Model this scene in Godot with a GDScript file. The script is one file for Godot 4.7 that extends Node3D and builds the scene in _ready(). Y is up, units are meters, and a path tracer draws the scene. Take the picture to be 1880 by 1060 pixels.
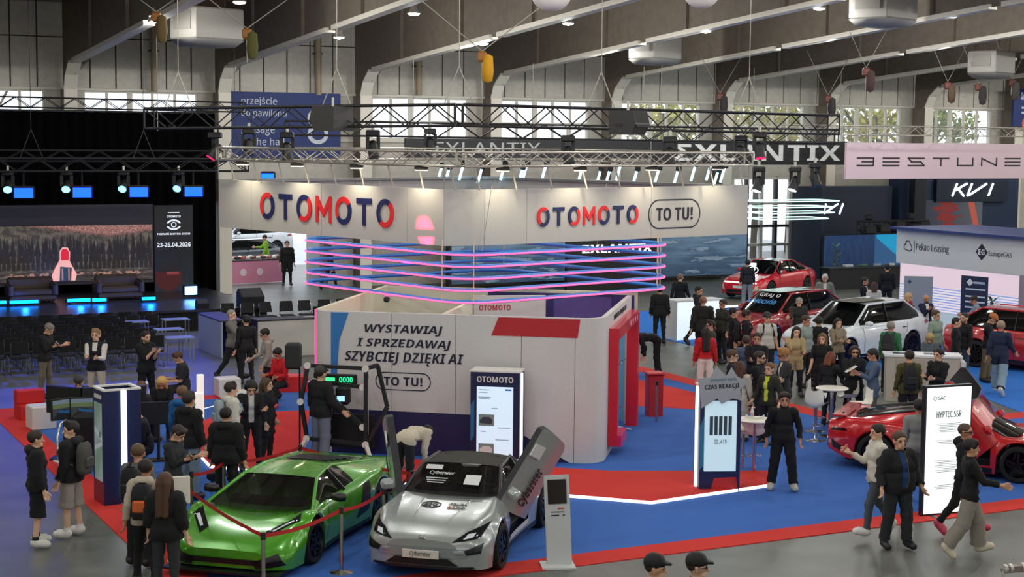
extends Node3D

# ---------------------------------------------------------------- setup
const HALL_TURN := 27.0
const HALL_O := Vector3(-11.9, 0, -64.9)
var taken := {}
var mats := {}
var UBOX: Mesh
var UCYL: Mesh
var UCYL6: Mesh

func _ready() -> void:
	seed(7)
	# camera: on the gallery, 6.32 m above the floor, looking slightly down
	var cam := Camera3D.new()
	var pitch := 0.0935
	var roll := 0.0093
	var fw := Vector3(0, -sin(pitch), -cos(pitch))
	var up0 := Vector3(0, cos(pitch), -sin(pitch))
	var ri := Vector3(cos(roll), 0, 0) + up0 * sin(roll)
	var upv := Vector3(-sin(roll), 0, 0) + up0 * cos(roll)
	cam.transform = Transform3D(Basis(ri, upv, -fw), Vector3(0, 6.32, 0))
	cam.fov = rad_to_deg(2.0 * atan(530.0 / 2950.0))
	cam.near = 0.2
	cam.far = 400.0
	add_child(cam)
	var we := WorldEnvironment.new()
	var env := Environment.new()
	env.background_mode = Environment.BG_COLOR
	env.background_color = Color(0.93, 0.96, 1.0)
	env.background_energy_multiplier = 2.0
	env.tonemap_mode = Environment.TONE_MAPPER_LINEAR
	env.tonemap_exposure = 1.0
	env.sdfgi_enabled = true
	env.ssao_enabled = true
	env.ssil_enabled = true
	we.environment = env
	add_child(we)
	UBOX = BoxMesh.new()
	UCYL = cyl_mesh(12)
	UCYL6 = cyl_mesh(6)
	build_hall()
	build_carpets()
	build_booth()
	build_fascia()
	build_rigging()
	build_stage()
	build_gate()
	build_right_stands()
	build_kiosks()
	build_furniture()
	build_cars()
	build_people()

func cyl_mesh(n: int) -> Mesh:
	var c := CylinderMesh.new()
	c.top_radius = 1.0
	c.bottom_radius = 1.0
	c.height = 1.0
	c.radial_segments = n
	c.rings = 0
	return c

# ---------------------------------------------------------------- materials
func mat(hex: String, rough := 0.75, metal := 0.0, coat := 0.0) -> StandardMaterial3D:
	var key := "%s|%.2f|%.2f|%.2f" % [hex, rough, metal, coat]
	if mats.has(key):
		return mats[key]
	var m := StandardMaterial3D.new()
	m.albedo_color = Color(hex)
	m.roughness = rough
	m.metallic = metal
	if coat > 0.0:
		m.clearcoat_enabled = true
		m.clearcoat = coat
		m.clearcoat_roughness = 0.04
	mats[key] = m
	return m

func glow(hex: String, energy: float) -> StandardMaterial3D:
	var key := "glow%s|%.2f" % [hex, energy]
	if mats.has(key):
		return mats[key]
	var m := StandardMaterial3D.new()
	m.albedo_color = Color(hex)
	m.emission_enabled = true
	m.emission = Color(hex)
	m.emission_energy_multiplier = energy
	mats[key] = m
	return m

func glass(hex: String, alpha: float) -> StandardMaterial3D:
	var key := "glass%s|%.2f" % [hex, alpha]
	if mats.has(key):
		return mats[key]
	var m := StandardMaterial3D.new()
	var c := Color(hex)
	c.a = alpha
	m.albedo_color = c
	m.roughness = 0.03
	m.transparency = BaseMaterial3D.TRANSPARENCY_ALPHA
	mats[key] = m
	return m

func noisy(key: String, c0: String, c1: String, freq: float, scale: float, rough: float, bump := 0.0, octaves := 4) -> StandardMaterial3D:
	if mats.has(key):
		return mats[key]
	var m := StandardMaterial3D.new()
	var nz := FastNoiseLite.new()
	nz.seed = key.hash() % 1000
	nz.frequency = freq
	nz.fractal_octaves = octaves
	var t := NoiseTexture2D.new()
	t.width = 512
	t.height = 512
	t.seamless = true
	t.noise = nz
	var gr := Gradient.new()
	gr.set_color(0, Color(c0))
	gr.set_color(1, Color(c1))
	t.color_ramp = gr
	m.albedo_texture = t
	m.uv1_triplanar = true
	m.uv1_world_triplanar = true
	m.uv1_scale = Vector3.ONE * scale
	m.roughness = rough
	if bump > 0.0:
		var h := NoiseTexture2D.new()
		h.width = 256
		h.height = 256
		h.seamless = true
		h.noise = nz
		m.heightmap_enabled = true
		m.heightmap_scale = bump
		m.heightmap_texture = h
	mats[key] = m
	return m

# ---------------------------------------------------------------- nodes
func numbered(called: String) -> String:
	if not taken.has(called):
		taken[called] = 0
		return called
	taken[called] += 1
	return "%s_%03d" % [called, taken[called]]

func thing(called: String, label: String, category: String, at := Vector3.ZERO, turn := 0.0, group := "") -> Node3D:
	var o := Node3D.new()
	o.name = numbered(called)
	add_child(o)
	o.position = at
	o.rotation_degrees.y = turn
	o.set_meta("label", label)
	o.set_meta("category", category)
	if group != "":
		o.set_meta("group", group)
	return o

func struct(called: String, at := Vector3.ZERO, turn := 0.0) -> Node3D:
	var o := Node3D.new()
	o.name = numbered(called)
	add_child(o)
	o.position = at
	o.rotation_degrees.y = turn
	o.set_meta("kind", "structure")
	return o

func hall(called: String) -> Node3D:
	return struct(called, HALL_O, HALL_TURN)

func hp(u: float, v: float, y: float) -> Vector3:
	var a := deg_to_rad(HALL_TURN)
	return HALL_O + Vector3(cos(a), 0, -sin(a)) * u + Vector3(sin(a), 0, cos(a)) * v + Vector3(0, y, 0)

func dup(root: Node3D, called: String, at: Vector3, turn: float, label := "") -> Node3D:
	var r: Node3D = root.duplicate()
	r.name = numbered(called)
	add_child(r)
	r.position = at
	r.rotation_degrees.y = turn
	if label != "":
		r.set_meta("label", label)
	return r

func part(p: Node3D, called: String, mesh: Mesh, m: Material, xf := Transform3D.IDENTITY) -> MeshInstance3D:
	var o := MeshInstance3D.new()
	o.name = called
	o.mesh = mesh
	o.material_override = m
	o.transform = xf
	p.add_child(o, true)
	return o

func box(p: Node3D, called: String, c: Vector3, s: Vector3, m: Material, b := Basis.IDENTITY) -> MeshInstance3D:
	return part(p, called, UBOX, m, Transform3D(b * Basis.from_scale(s), c))

func along(a: Vector3, b: Vector3, r: float, r2 := -1.0) -> Transform3D:
	var d := b - a
	var l := d.length()
	var y := d / l
	var x := y.cross(Vector3.UP) if absf(y.y) < 0.95 else y.cross(Vector3.RIGHT)
	x = x.normalized()
	var z := x.cross(y)
	return Transform3D(Basis(x * r, y * l, z * (r if r2 < 0.0 else r2)), (a + b) * 0.5)

func rod(p: Node3D, called: String, a: Vector3, b: Vector3, r: float, m: Material, six := false) -> MeshInstance3D:
	return part(p, called, UCYL6 if six else UCYL, m, along(a, b, r))

func beam(p: Node3D, called: String, a: Vector3, b: Vector3, w: float, h: float, m: Material) -> MeshInstance3D:
	return part(p, called, UBOX, m, along(a, b, w, h))

# ---------------------------------------------------------------- mesh builder
class MB:
	var v := PackedVector3Array()
	var n := PackedVector3Array()
	var c := PackedColorArray()
	var uv := PackedVector2Array()
	var ix := PackedInt32Array()
	func tri(a: Vector3, b: Vector3, d: Vector3) -> void:
		var nn := (b - a).cross(d - a).normalized()
		var k := v.size()
		v.append_array([a, b, d])
		n.append_array([nn, nn, nn])
		uv.append_array([Vector2.ZERO, Vector2.ZERO, Vector2.ZERO])
		ix.append_array([k, k + 2, k + 1])
	func quad(a: Vector3, b: Vector3, d: Vector3, e: Vector3) -> void:
		var nn := (d - a).cross(e - b).normalized()
		var k := v.size()
		v.append_array([a, b, d, e])
		n.append_array([nn, nn, nn, nn])
		uv.append_array([Vector2(0, 1), Vector2(1, 1), Vector2(1, 0), Vector2(0, 0)])
		ix.append_array([k, k + 2, k + 1, k, k + 3, k + 2])
	func box(o: Vector3, s: Vector3, b := Basis.IDENTITY) -> void:
		var h := s * 0.5
		var p: Array[Vector3] = []
		for i in 8:
			p.append(o + b * Vector3(h.x * (1 if i & 1 else -1), h.y * (1 if i & 2 else -1), h.z * (1 if i & 4 else -1)))
		quad(p[4], p[5], p[7], p[6])
		quad(p[1], p[0], p[2], p[3])
		quad(p[5], p[1], p[3], p[7])
		quad(p[0], p[4], p[6], p[2])
		quad(p[6], p[7], p[3], p[2])
		quad(p[0], p[1], p[5], p[4])
	# smooth grid: rows of equal length; normals by differences
	func grid(rows: Array, closed := false, flip := false) -> void:
		var k := v.size()
		var nr := rows.size()
		var nc: int = rows[0].size()
		for i in nr:
			for j in nc:
				var p: Vector3 = rows[i][j]
				var a: Vector3 = rows[maxi(i - 1, 0)][j]
				var b: Vector3 = rows[mini(i + 1, nr - 1)][j]
				var e: Vector3
				var f: Vector3
				if closed:
					e = rows[i][(j - 1 + nc) % nc]
					f = rows[i][(j + 1) % nc]
				else:
					e = rows[i][maxi(j - 1, 0)]
					f = rows[i][mini(j + 1, nc - 1)]
				var nn := (f - e).cross(b - a)
				if nn.length() < 1e-9 and nr > 1:
					# a row drawn together to one point: take the directions of the next row
					var ii := i + 1 if i == 0 else i - 1
					e = rows[ii][(j - 1 + nc) % nc] if closed else rows[ii][maxi(j - 1, 0)]
					f = rows[ii][(j + 1) % nc] if closed else rows[ii][mini(j + 1, nc - 1)]
					nn = (f - e).cross(b - a)
				if nn.length() < 1e-9:
					nn = Vector3.UP
				nn = nn.normalized()
				v.append(p)
				n.append(-nn if flip else nn)
				uv.append(Vector2(float(j) / maxf(nc - 1, 1), float(i) / maxf(nr - 1, 1)))
		for i in nr - 1:
			for j in (nc if closed else nc - 1):
				var a0 := k + i * nc + j
				var a1 := k + i * nc + (j + 1) % nc
				var b0 := a0 + nc
				var b1 := a1 + nc
				if flip:
					ix.append_array([a0, a1, b1, a0, b1, b0])
				else:
					ix.append_array([a0, b1, a1, a0, b0, b1])
	func tube(pts: Array, r: float, seg := 6, closed := false, rz := -1.0) -> void:
		var rows := []
		var cnt := pts.size()
		for i in cnt + (1 if closed else 0):
			var p: Vector3 = pts[i % cnt]
			var a: Vector3 = pts[(i - 1 + cnt) % cnt] if closed else pts[maxi(i - 1, 0)]
			var b: Vector3 = pts[(i + 1) % cnt] if closed else pts[mini(i + 1, cnt - 1)]
			var t := (b - a).normalized()
			var x := t.cross(Vector3.UP)
			if x.length() < 0.1:
				x = t.cross(Vector3.RIGHT)
			x = x.normalized()
			var y := x.cross(t)
			var row := []
			for s in seg:
				var w := TAU * s / seg
				row.append(p + x * cos(w) * r + y * sin(w) * (r if rz < 0.0 else rz))
			rows.append(row)
		grid(rows, true, true)
	func lathe(prof: Array, seg: int, o := Vector3.ZERO, b := Basis.IDENTITY) -> void:
		var rows := []
		for q in prof:
			var row := []
			for s in seg:
				var w := TAU * s / seg
				row.append(o + b * Vector3(cos(w) * q.x, q.y, sin(w) * q.x))
			rows.append(row)
		grid(rows, true)
	# polygon in xy (counter-clockwise), extruded from z = 0 to z = depth
	func prism(poly: PackedVector2Array, depth: float, xf := Transform3D.IDENTITY) -> void:
		var tr := Geometry2D.triangulate_polygon(poly)
		for i in range(0, tr.size(), 3):
			var q := [poly[tr[i]], poly[tr[i + 1]], poly[tr[i + 2]]]
			if (q[1] - q[0]).cross(q[2] - q[0]) < 0.0:
				q = [q[0], q[2], q[1]]
			tri(xf * Vector3(q[0].x, q[0].y, depth), xf * Vector3(q[1].x, q[1].y, depth), xf * Vector3(q[2].x, q[2].y, depth))
			tri(xf * Vector3(q[0].x, q[0].y, 0), xf * Vector3(q[2].x, q[2].y, 0), xf * Vector3(q[1].x, q[1].y, 0))
		var cnt := poly.size()
		for i in cnt:
			var a := poly[i]
			var e := poly[(i + 1) % cnt]
			quad(xf * Vector3(a.x, a.y, 0), xf * Vector3(e.x, e.y, 0), xf * Vector3(e.x, e.y, depth), xf * Vector3(a.x, a.y, depth))
	func mesh() -> ArrayMesh:
		var m := ArrayMesh.new()
		var arr := []
		arr.resize(Mesh.ARRAY_MAX)
		arr[Mesh.ARRAY_VERTEX] = v
		arr[Mesh.ARRAY_NORMAL] = n
		if c.size() == v.size():
			arr[Mesh.ARRAY_COLOR] = c
		if uv.size() == v.size():
			arr[Mesh.ARRAY_TEX_UV] = uv
		arr[Mesh.ARRAY_INDEX] = ix
		m.add_surface_from_arrays(Mesh.PRIMITIVE_TRIANGLES, arr)
		return m

# box with rounded vertical edges (plan w x d, height h, base at y = 0)
func pillar_mesh(w: float, h: float, d: float, r: float, n := 4) -> Mesh:
	var m := MB.new()
	m.prism(rrect(w, d, r, n), h, Transform3D(Basis(Vector3.RIGHT, Vector3.FORWARD, Vector3.UP), Vector3.ZERO))
	return m.mesh()

func rrect(w: float, h: float, r: float, n := 4) -> PackedVector2Array:
	var p := PackedVector2Array()
	for q in 4:
		var cx := (w * 0.5 - r) * (1 if q == 0 or q == 3 else -1)
		var cy := (h * 0.5 - r) * (1 if q < 2 else -1)
		for i in n + 1:
			var a := PI * 0.5 * (q + float(i) / n)
			p.append(Vector2(cx + cos(a) * r, cy + sin(a) * r))
	return p

# bevelled box centred on the origin
func bevel_mesh(s: Vector3, r: float) -> Mesh:
	var key := "bev%s%.3f" % [s, r]
	if mats.has(key):
		return mats[key]
	var m := MB.new()
	var h := s * 0.5
	var rows := []
	for y in [[-h.y, r], [-h.y + r, 0.0], [h.y - r, 0.0], [h.y, r]]:
		var row := []
		for q in rrect(s.x - 2 * y[1], s.z - 2 * y[1], maxf(r - y[1] * 0.5, 0.002), 2):
			row.append(Vector3(q.x, y[0], -q.y))
		rows.append(row)
	for i in 3:
		m.grid([rows[i], rows[i + 1]], true)
	for e in [0, 3]:
		var c := Vector3(0, rows[e][0].y, 0)
		for j in rows[e].size():
			var a: Vector3 = rows[e][j]
			var b: Vector3 = rows[e][(j + 1) % rows[e].size()]
			if e == 3:
				m.tri(c, a, b)
			else:
				m.tri(c, b, a)
	mats[key] = m.mesh()
	return mats[key]

var fonts := {}
func font(bold: float, face := "Droid Sans", slant := 0.0) -> Font:
	var key := "%s%.2f%.2f" % [face, bold, slant]
	if not fonts.has(key):
		var sf := SystemFont.new()
		sf.font_names = PackedStringArray([face])
		if bold >= 0.5:
			sf.font_weight = 700
		var fv := FontVariation.new()
		fv.base_font = sf
		fv.variation_embolden = 0.0
		if slant != 0.0:
			fv.variation_transform = Transform2D(Vector2(1, slant), Vector2(0, 1), Vector2.ZERO)
		fonts[key] = fv
	return fonts[key]

# lettering whose width is fitted to w metres; xf places its centre on the surface (+z outwards)
func lettering(p: Node3D, called: String, s: String, w: float, h: float, xf: Transform3D, m: Material, bold := 0.6, face := "Droid Sans", deep := 0.01, slant := 0.0) -> MeshInstance3D:
	var key := "txt%s|%.2f|%s|%.2f" % [s, bold, face, slant]
	if not mats.has(key):
		var t := TextMesh.new()
		t.text = s
		t.font = font(bold, face, slant)
		t.font_size = 48
		t.pixel_size = 0.01
		t.depth = 0.1
		t.curve_step = 2.0
		mats[key] = t
	var tm: TextMesh = mats[key]
	var bb := tm.get_aabb()
	var sx := w / maxf(bb.size.x, 0.001)
	var sy := h / maxf(bb.size.y, 0.001)
	var sc := Vector3(sx, sy, deep / 0.1)
	var cc := bb.get_center()
	var loc := Transform3D(Basis.from_scale(sc), Vector3(-cc.x * sx, -cc.y * sy, deep * 0.5))
	return part(p, called, tm, m, xf * loc)

func flat(p: Node3D, called: String, poly: Array, depth: float, xf: Transform3D, m: Material) -> MeshInstance3D:
	var mb := MB.new()
	var pp := PackedVector2Array(poly)
	if Geometry2D.is_polygon_clockwise(pp):
		pp.reverse()
	mb.prism(pp, depth, xf)
	return part(p, called, mb.mesh(), m)

# polygon slab lying on the floor: points are Vector2(x, z), from y0 to y1
func slab(p: Node3D, called: String, poly: Array, y0: float, y1: float, m: Material) -> MeshInstance3D:
	var pp := []
	for q in poly:
		pp.append(Vector2(q.x, -q.y))
	return flat(p, called, pp, y1 - y0, Transform3D(Basis(Vector3.RIGHT, Vector3.FORWARD, Vector3.UP), Vector3(0, y0, 0)), m)

func at_wall(x: float, y: float, z := 0.0) -> Transform3D:
	return Transform3D(Basis.IDENTITY, Vector3(x, y, z))

func V2(a: float, b: float) -> Vector2:
	return Vector2(a, b)

func omni(p: Node3D, at: Vector3, e: float, col := "ffffff", size := 0.1) -> void:
	var l := OmniLight3D.new()
	l.light_energy = e
	l.light_color = Color(col)
	l.light_size = size
	l.omni_range = 90.0
	l.omni_attenuation = 2.0
	l.shadow_enabled = true
	l.position = at
	p.add_child(l, true)

func spot(p: Node3D, at: Vector3, to: Vector3, e: float, ang: float, col := "ffffff", size := 0.08) -> void:
	var l := SpotLight3D.new()
	l.light_energy = e
	l.light_color = Color(col)
	l.light_size = size
	l.spot_range = 60.0
	l.spot_attenuation = 2.0
	l.spot_angle = ang
	l.spot_angle_attenuation = 0.7
	l.shadow_enabled = true
	var d := (to - at).normalized()
	l.transform = Transform3D(Basis.looking_at(d, Vector3.UP if absf(d.y) < 0.98 else Vector3.RIGHT), at)
	p.add_child(l, true)

func area(p: Node3D, at: Vector3, to: Vector3, w: float, h: float, e: float, col := "ffffff") -> void:
	var l := AreaLight3D.new()
	l.area_size = Vector2(w, h)
	l.light_energy = e
	l.light_color = Color(col)
	l.area_range = 80.0
	l.area_attenuation = 2.0
	l.shadow_enabled = true
	var d := (to - at).normalized()
	l.transform = Transform3D(Basis.looking_at(d, Vector3.UP if absf(d.y) < 0.98 else Vector3.RIGHT), at)
	p.add_child(l, true)

# ---------------------------------------------------------------- hall shell
func roof_y(v: float) -> float:
	return 8.9 + 0.07 * minf(v, 36.0) - 0.07 * maxf(v - 36.0, 0.0)

func build_hall() -> void:
	var conc := noisy("floor", "565852", "6e706a", 0.012, 0.09, 0.42)
	var fl := hall("floor")
	box(fl, "slab", Vector3(12, -0.15, 36), Vector3(110, 0.3, 96), conc)
	var wallm := noisy("walls", "b9b4a8", "cfcabf", 0.02, 0.3, 0.8)
	var dark := mat("4a443d", 0.9)
	var web := noisy("girder", "6a6054", "7d7265", 0.02, 0.2, 0.7)
	var flange := mat("e2dbcc", 0.6)  # light from below is put into the colour, dim light into the web
	var white := mat("d8d3c6", 0.7)
	# wall far: dado below the windows, panelled band above, joints recessed
	var wf := hall("wall_far")
	# lower wall in lengths round the gate and the glazed doors
	for q in [[-42.0, -1.1, 0.0], [-1.1, 4.6, 3.75], [4.6, 25.1, 0.0], [25.1, 28.7, 4.55], [28.7, 66.0, 0.0]]:
		box(wf, "lower_wall", Vector3((q[0] + q[1]) * 0.5, (q[2] + 6.2) * 0.5, -0.35), Vector3(q[1] - q[0], 6.2 - q[2], 0.3), wallm)
	box(wf, "upper_backing", Vector3(12, 10.4, -0.38), Vector3(108, 4.6, 0.2), dark)
	for k in range(-5, 11):
		for i in 6:
			var u := 6.0 * k + 0.5 + i
			if u < -13 or u > 48:
				continue
			box(wf, "wall_panel", Vector3(u, 9.05, -0.25), Vector3(0.94, 1.9, 0.14), wallm)
			box(wf, "wall_panel", Vector3(u, 11.0, -0.25), Vector3(0.94, 1.9, 0.14), wallm)
		box(wf, "window_pier", Vector3(6.0 * k, 7.15, -0.35), Vector3(1.5, 1.9, 0.3), wallm)
	box(wf, "sill_band", Vector3(12, 6.15, -0.14), Vector3(108, 0.14, 0.14), white)
	box(wf, "head_band", Vector3(12, 8.04, -0.14), Vector3(108, 0.1, 0.12), white)
	# windows, one per bay: frame, mullions, panes
	var wn := 0
	var pane := glass("dfe8ee", 0.1)
	for k in range(-5, 10):
		wn += 1
		var w := struct("window_%d" % wn, hp(6.0 * k + 3.0, -0.3, 7.1), HALL_TURN)
		var half := 2.25
		for s in [-1, 1]:
			box(w, "frame", Vector3(0, s * 0.87, 0), Vector3(4.5, 0.09, 0.16), white)
			box(w, "frame", Vector3(s * half, 0, 0), Vector3(0.1, 1.8, 0.16), white)
		box(w, "transom", Vector3(0, -0.12, 0), Vector3(4.4, 0.05, 0.1), white)
		for i in 5:
			var x := -half + 4.5 * (i + 0.5) / 5.0
			box(w, "pane", Vector3(x, 0, 0), Vector3(0.86, 1.7, 0.012), pane)
			if i > 0:
				box(w, "mullion", Vector3(-half + 0.9 * i, 0, 0), Vector3(0.09 if i != 2 else 0.2, 1.75, 0.12), white)
	# other walls, out of view
	var wl := hall("wall_left")
	box(wl, "panel", Vector3(-42, 6.5, 36), Vector3(0.3, 13, 74), wallm)
	var wr := hall("wall_right")
	box(wr, "panel", Vector3(66, 6.5, 36), Vector3(0.3, 13, 74), wallm)
	var wb := hall("wall_back")
	box(wb, "panel", Vector3(12, 2.6, 72.3), Vector3(108, 5.2, 0.3), wallm)
	box(wb, "panel", Vector3(12, 11.2, 72.3), Vector3(108, 4.4, 0.3), wallm)
	for k in range(-5, 10):
		wn += 1
		var w2 := struct("window_%d" % wn, hp(6.0 * k + 3.0, 72.3, 7.1), HALL_TURN)
		box(w2, "pane", Vector3(0, 0, 0), Vector3(5.2, 3.7, 0.012), pane)
		for i in 5:
			box(w2, "mullion", Vector3(-2.6 + 1.3 * i, 0, 0), Vector3(0.09, 3.8, 0.12), white)
		box(wb, "window_pier", Vector3(6.0 * k, 7.1, 72.3), Vector3(0.8, 3.9, 0.3), wallm)
	# roof deck
	var deck := noisy("deck", "6f675c", "8a8175", 0.02, 0.15, 0.85)
	var ce := hall("ceiling")
	var a := atan(0.07)
	for s in [0, 1]:
		var mid := 18.0 if s == 0 else 54.0
		var bs := Basis(Vector3.RIGHT, -a if s == 0 else a)
		box(ce, "roof_deck", Vector3(12, roof_y(mid) + 2.75, mid), Vector3(108, 0.2, 36.4), deck, bs)
	# purlins between girders, on the part of the roof in view
	var pur := mat("6b5240", 0.8)
	for i in 14:
		var v := 1.5 + i * 2.6
		box(ce, "purlin", Vector3(14, roof_y(v) + 2.45, v), Vector3(62, 0.32, 0.14), pur)
	for i in 9:
		var u2 := -12.0 + 6.0 * i + 3.0
		box(ce, "roof_rib", Vector3(u2, roof_y(18) + 2.5, 18), Vector3(0.12, 0.2, 36), pur, Basis(Vector3.RIGHT, -a))
	# portal frames: column, haunch, tapered web with stiffeners, flanges
	for k in range(-5, 11):
		var f := struct("portal_frame", hp(6.0 * k, 0, 0), HALL_TURN)
		box(f, "column", Vector3(0, 4.0, 0.5), Vector3(0.34, 8.0, 1.0), web)
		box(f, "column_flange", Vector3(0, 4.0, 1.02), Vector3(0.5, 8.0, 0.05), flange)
		if k < -3 or k > 8:
			continue
		var wbm := MB.new()
		var prof := [V2(0, 7.9), V2(0.95, 8.0), V2(1.25, 8.55), V2(1.9, 8.9 + 0.07 * 1.9), V2(36, roof_y(36)), V2(70, roof_y(70)), V2(72, roof_y(72)), V2(72, roof_y(72) + 2.5), V2(36, roof_y(36) + 2.5), V2(0, 11.4)]
		var pp := PackedVector2Array(prof)
		wbm.prism(pp, 0.1, Transform3D(Basis(Vector3.BACK, Vector3.UP, Vector3.LEFT), Vector3(0.05, 0, 0)))
		part(f, "web", wbm.mesh(), web)
		for i in 4:
			var q0: Vector2 = prof[i + 1]
			var q1: Vector2 = prof[i + 2]
			if i >= 2:
				# the bottom flange, spliced every 11 m
				for j in 3:
					var t0 := j / 3.0 + 0.004
					var t1 := (j + 1) / 3.0 - 0.012
					var c0 := q0.lerp(q1, t0)
					var c1 := q0.lerp(q1, t1)
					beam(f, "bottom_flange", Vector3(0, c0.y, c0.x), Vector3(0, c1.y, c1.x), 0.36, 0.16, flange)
			elif i == 0 or i == 1:
				beam(f, "haunch_flange", Vector3(0, q0.y, q0.x), Vector3(0, q1.y, q1.x), 0.5, 0.05, white)
		for i in 6:
			var v3 := 5.0 + 5.5 * i
			for s in [-1, 1]:
				box(f, "stiffener", Vector3(s * 0.1, roof_y(v3) + 1.25, v3), Vector3(0.14, 2.45, 0.025), web)
		rod(f, "knee_brace", Vector3(0.1, 8.6, 1.3), Vector3(2.2, 10.9, 1.3), 0.07, web, true)
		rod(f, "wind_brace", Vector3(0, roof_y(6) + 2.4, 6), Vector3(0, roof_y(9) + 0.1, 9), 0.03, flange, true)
	# pipes and ducts along the wall
	var duct := mat("9a8a72", 0.6)
	for d in [[4.2, 10.3, 8.0], [8.7, 9.9, 8.1], [-2.6, 10.2, 8.0]]:
		var t := thing("wall_duct", "bent tan pipe running down the panelled wall near %s" % (["the blue wall sign", "the black wall banner", "the stage drape"][[4.2, 8.7, -2.6].find(d[0])]), "pipe", hp(d[0], 0.25, 0), HALL_TURN, "wall pipes")
		var mb := MB.new()
		mb.tube([Vector3(-1.8, d[1] + 0.5, 0), Vector3(-0.4, d[1] + 0.5, 0), Vector3(-0.1, d[1] + 0.4, 0), Vector3(0, d[1] + 0.1, 0), Vector3(0, d[2], 0)], 0.14, 8)
		part(t, "pipe", mb.mesh(), duct)
		box(t, "clamp", Vector3(0, d[1] - 0.6, -0.1), Vector3(0.36, 0.06, 0.3), dark)
	build_roof_things()

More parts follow.
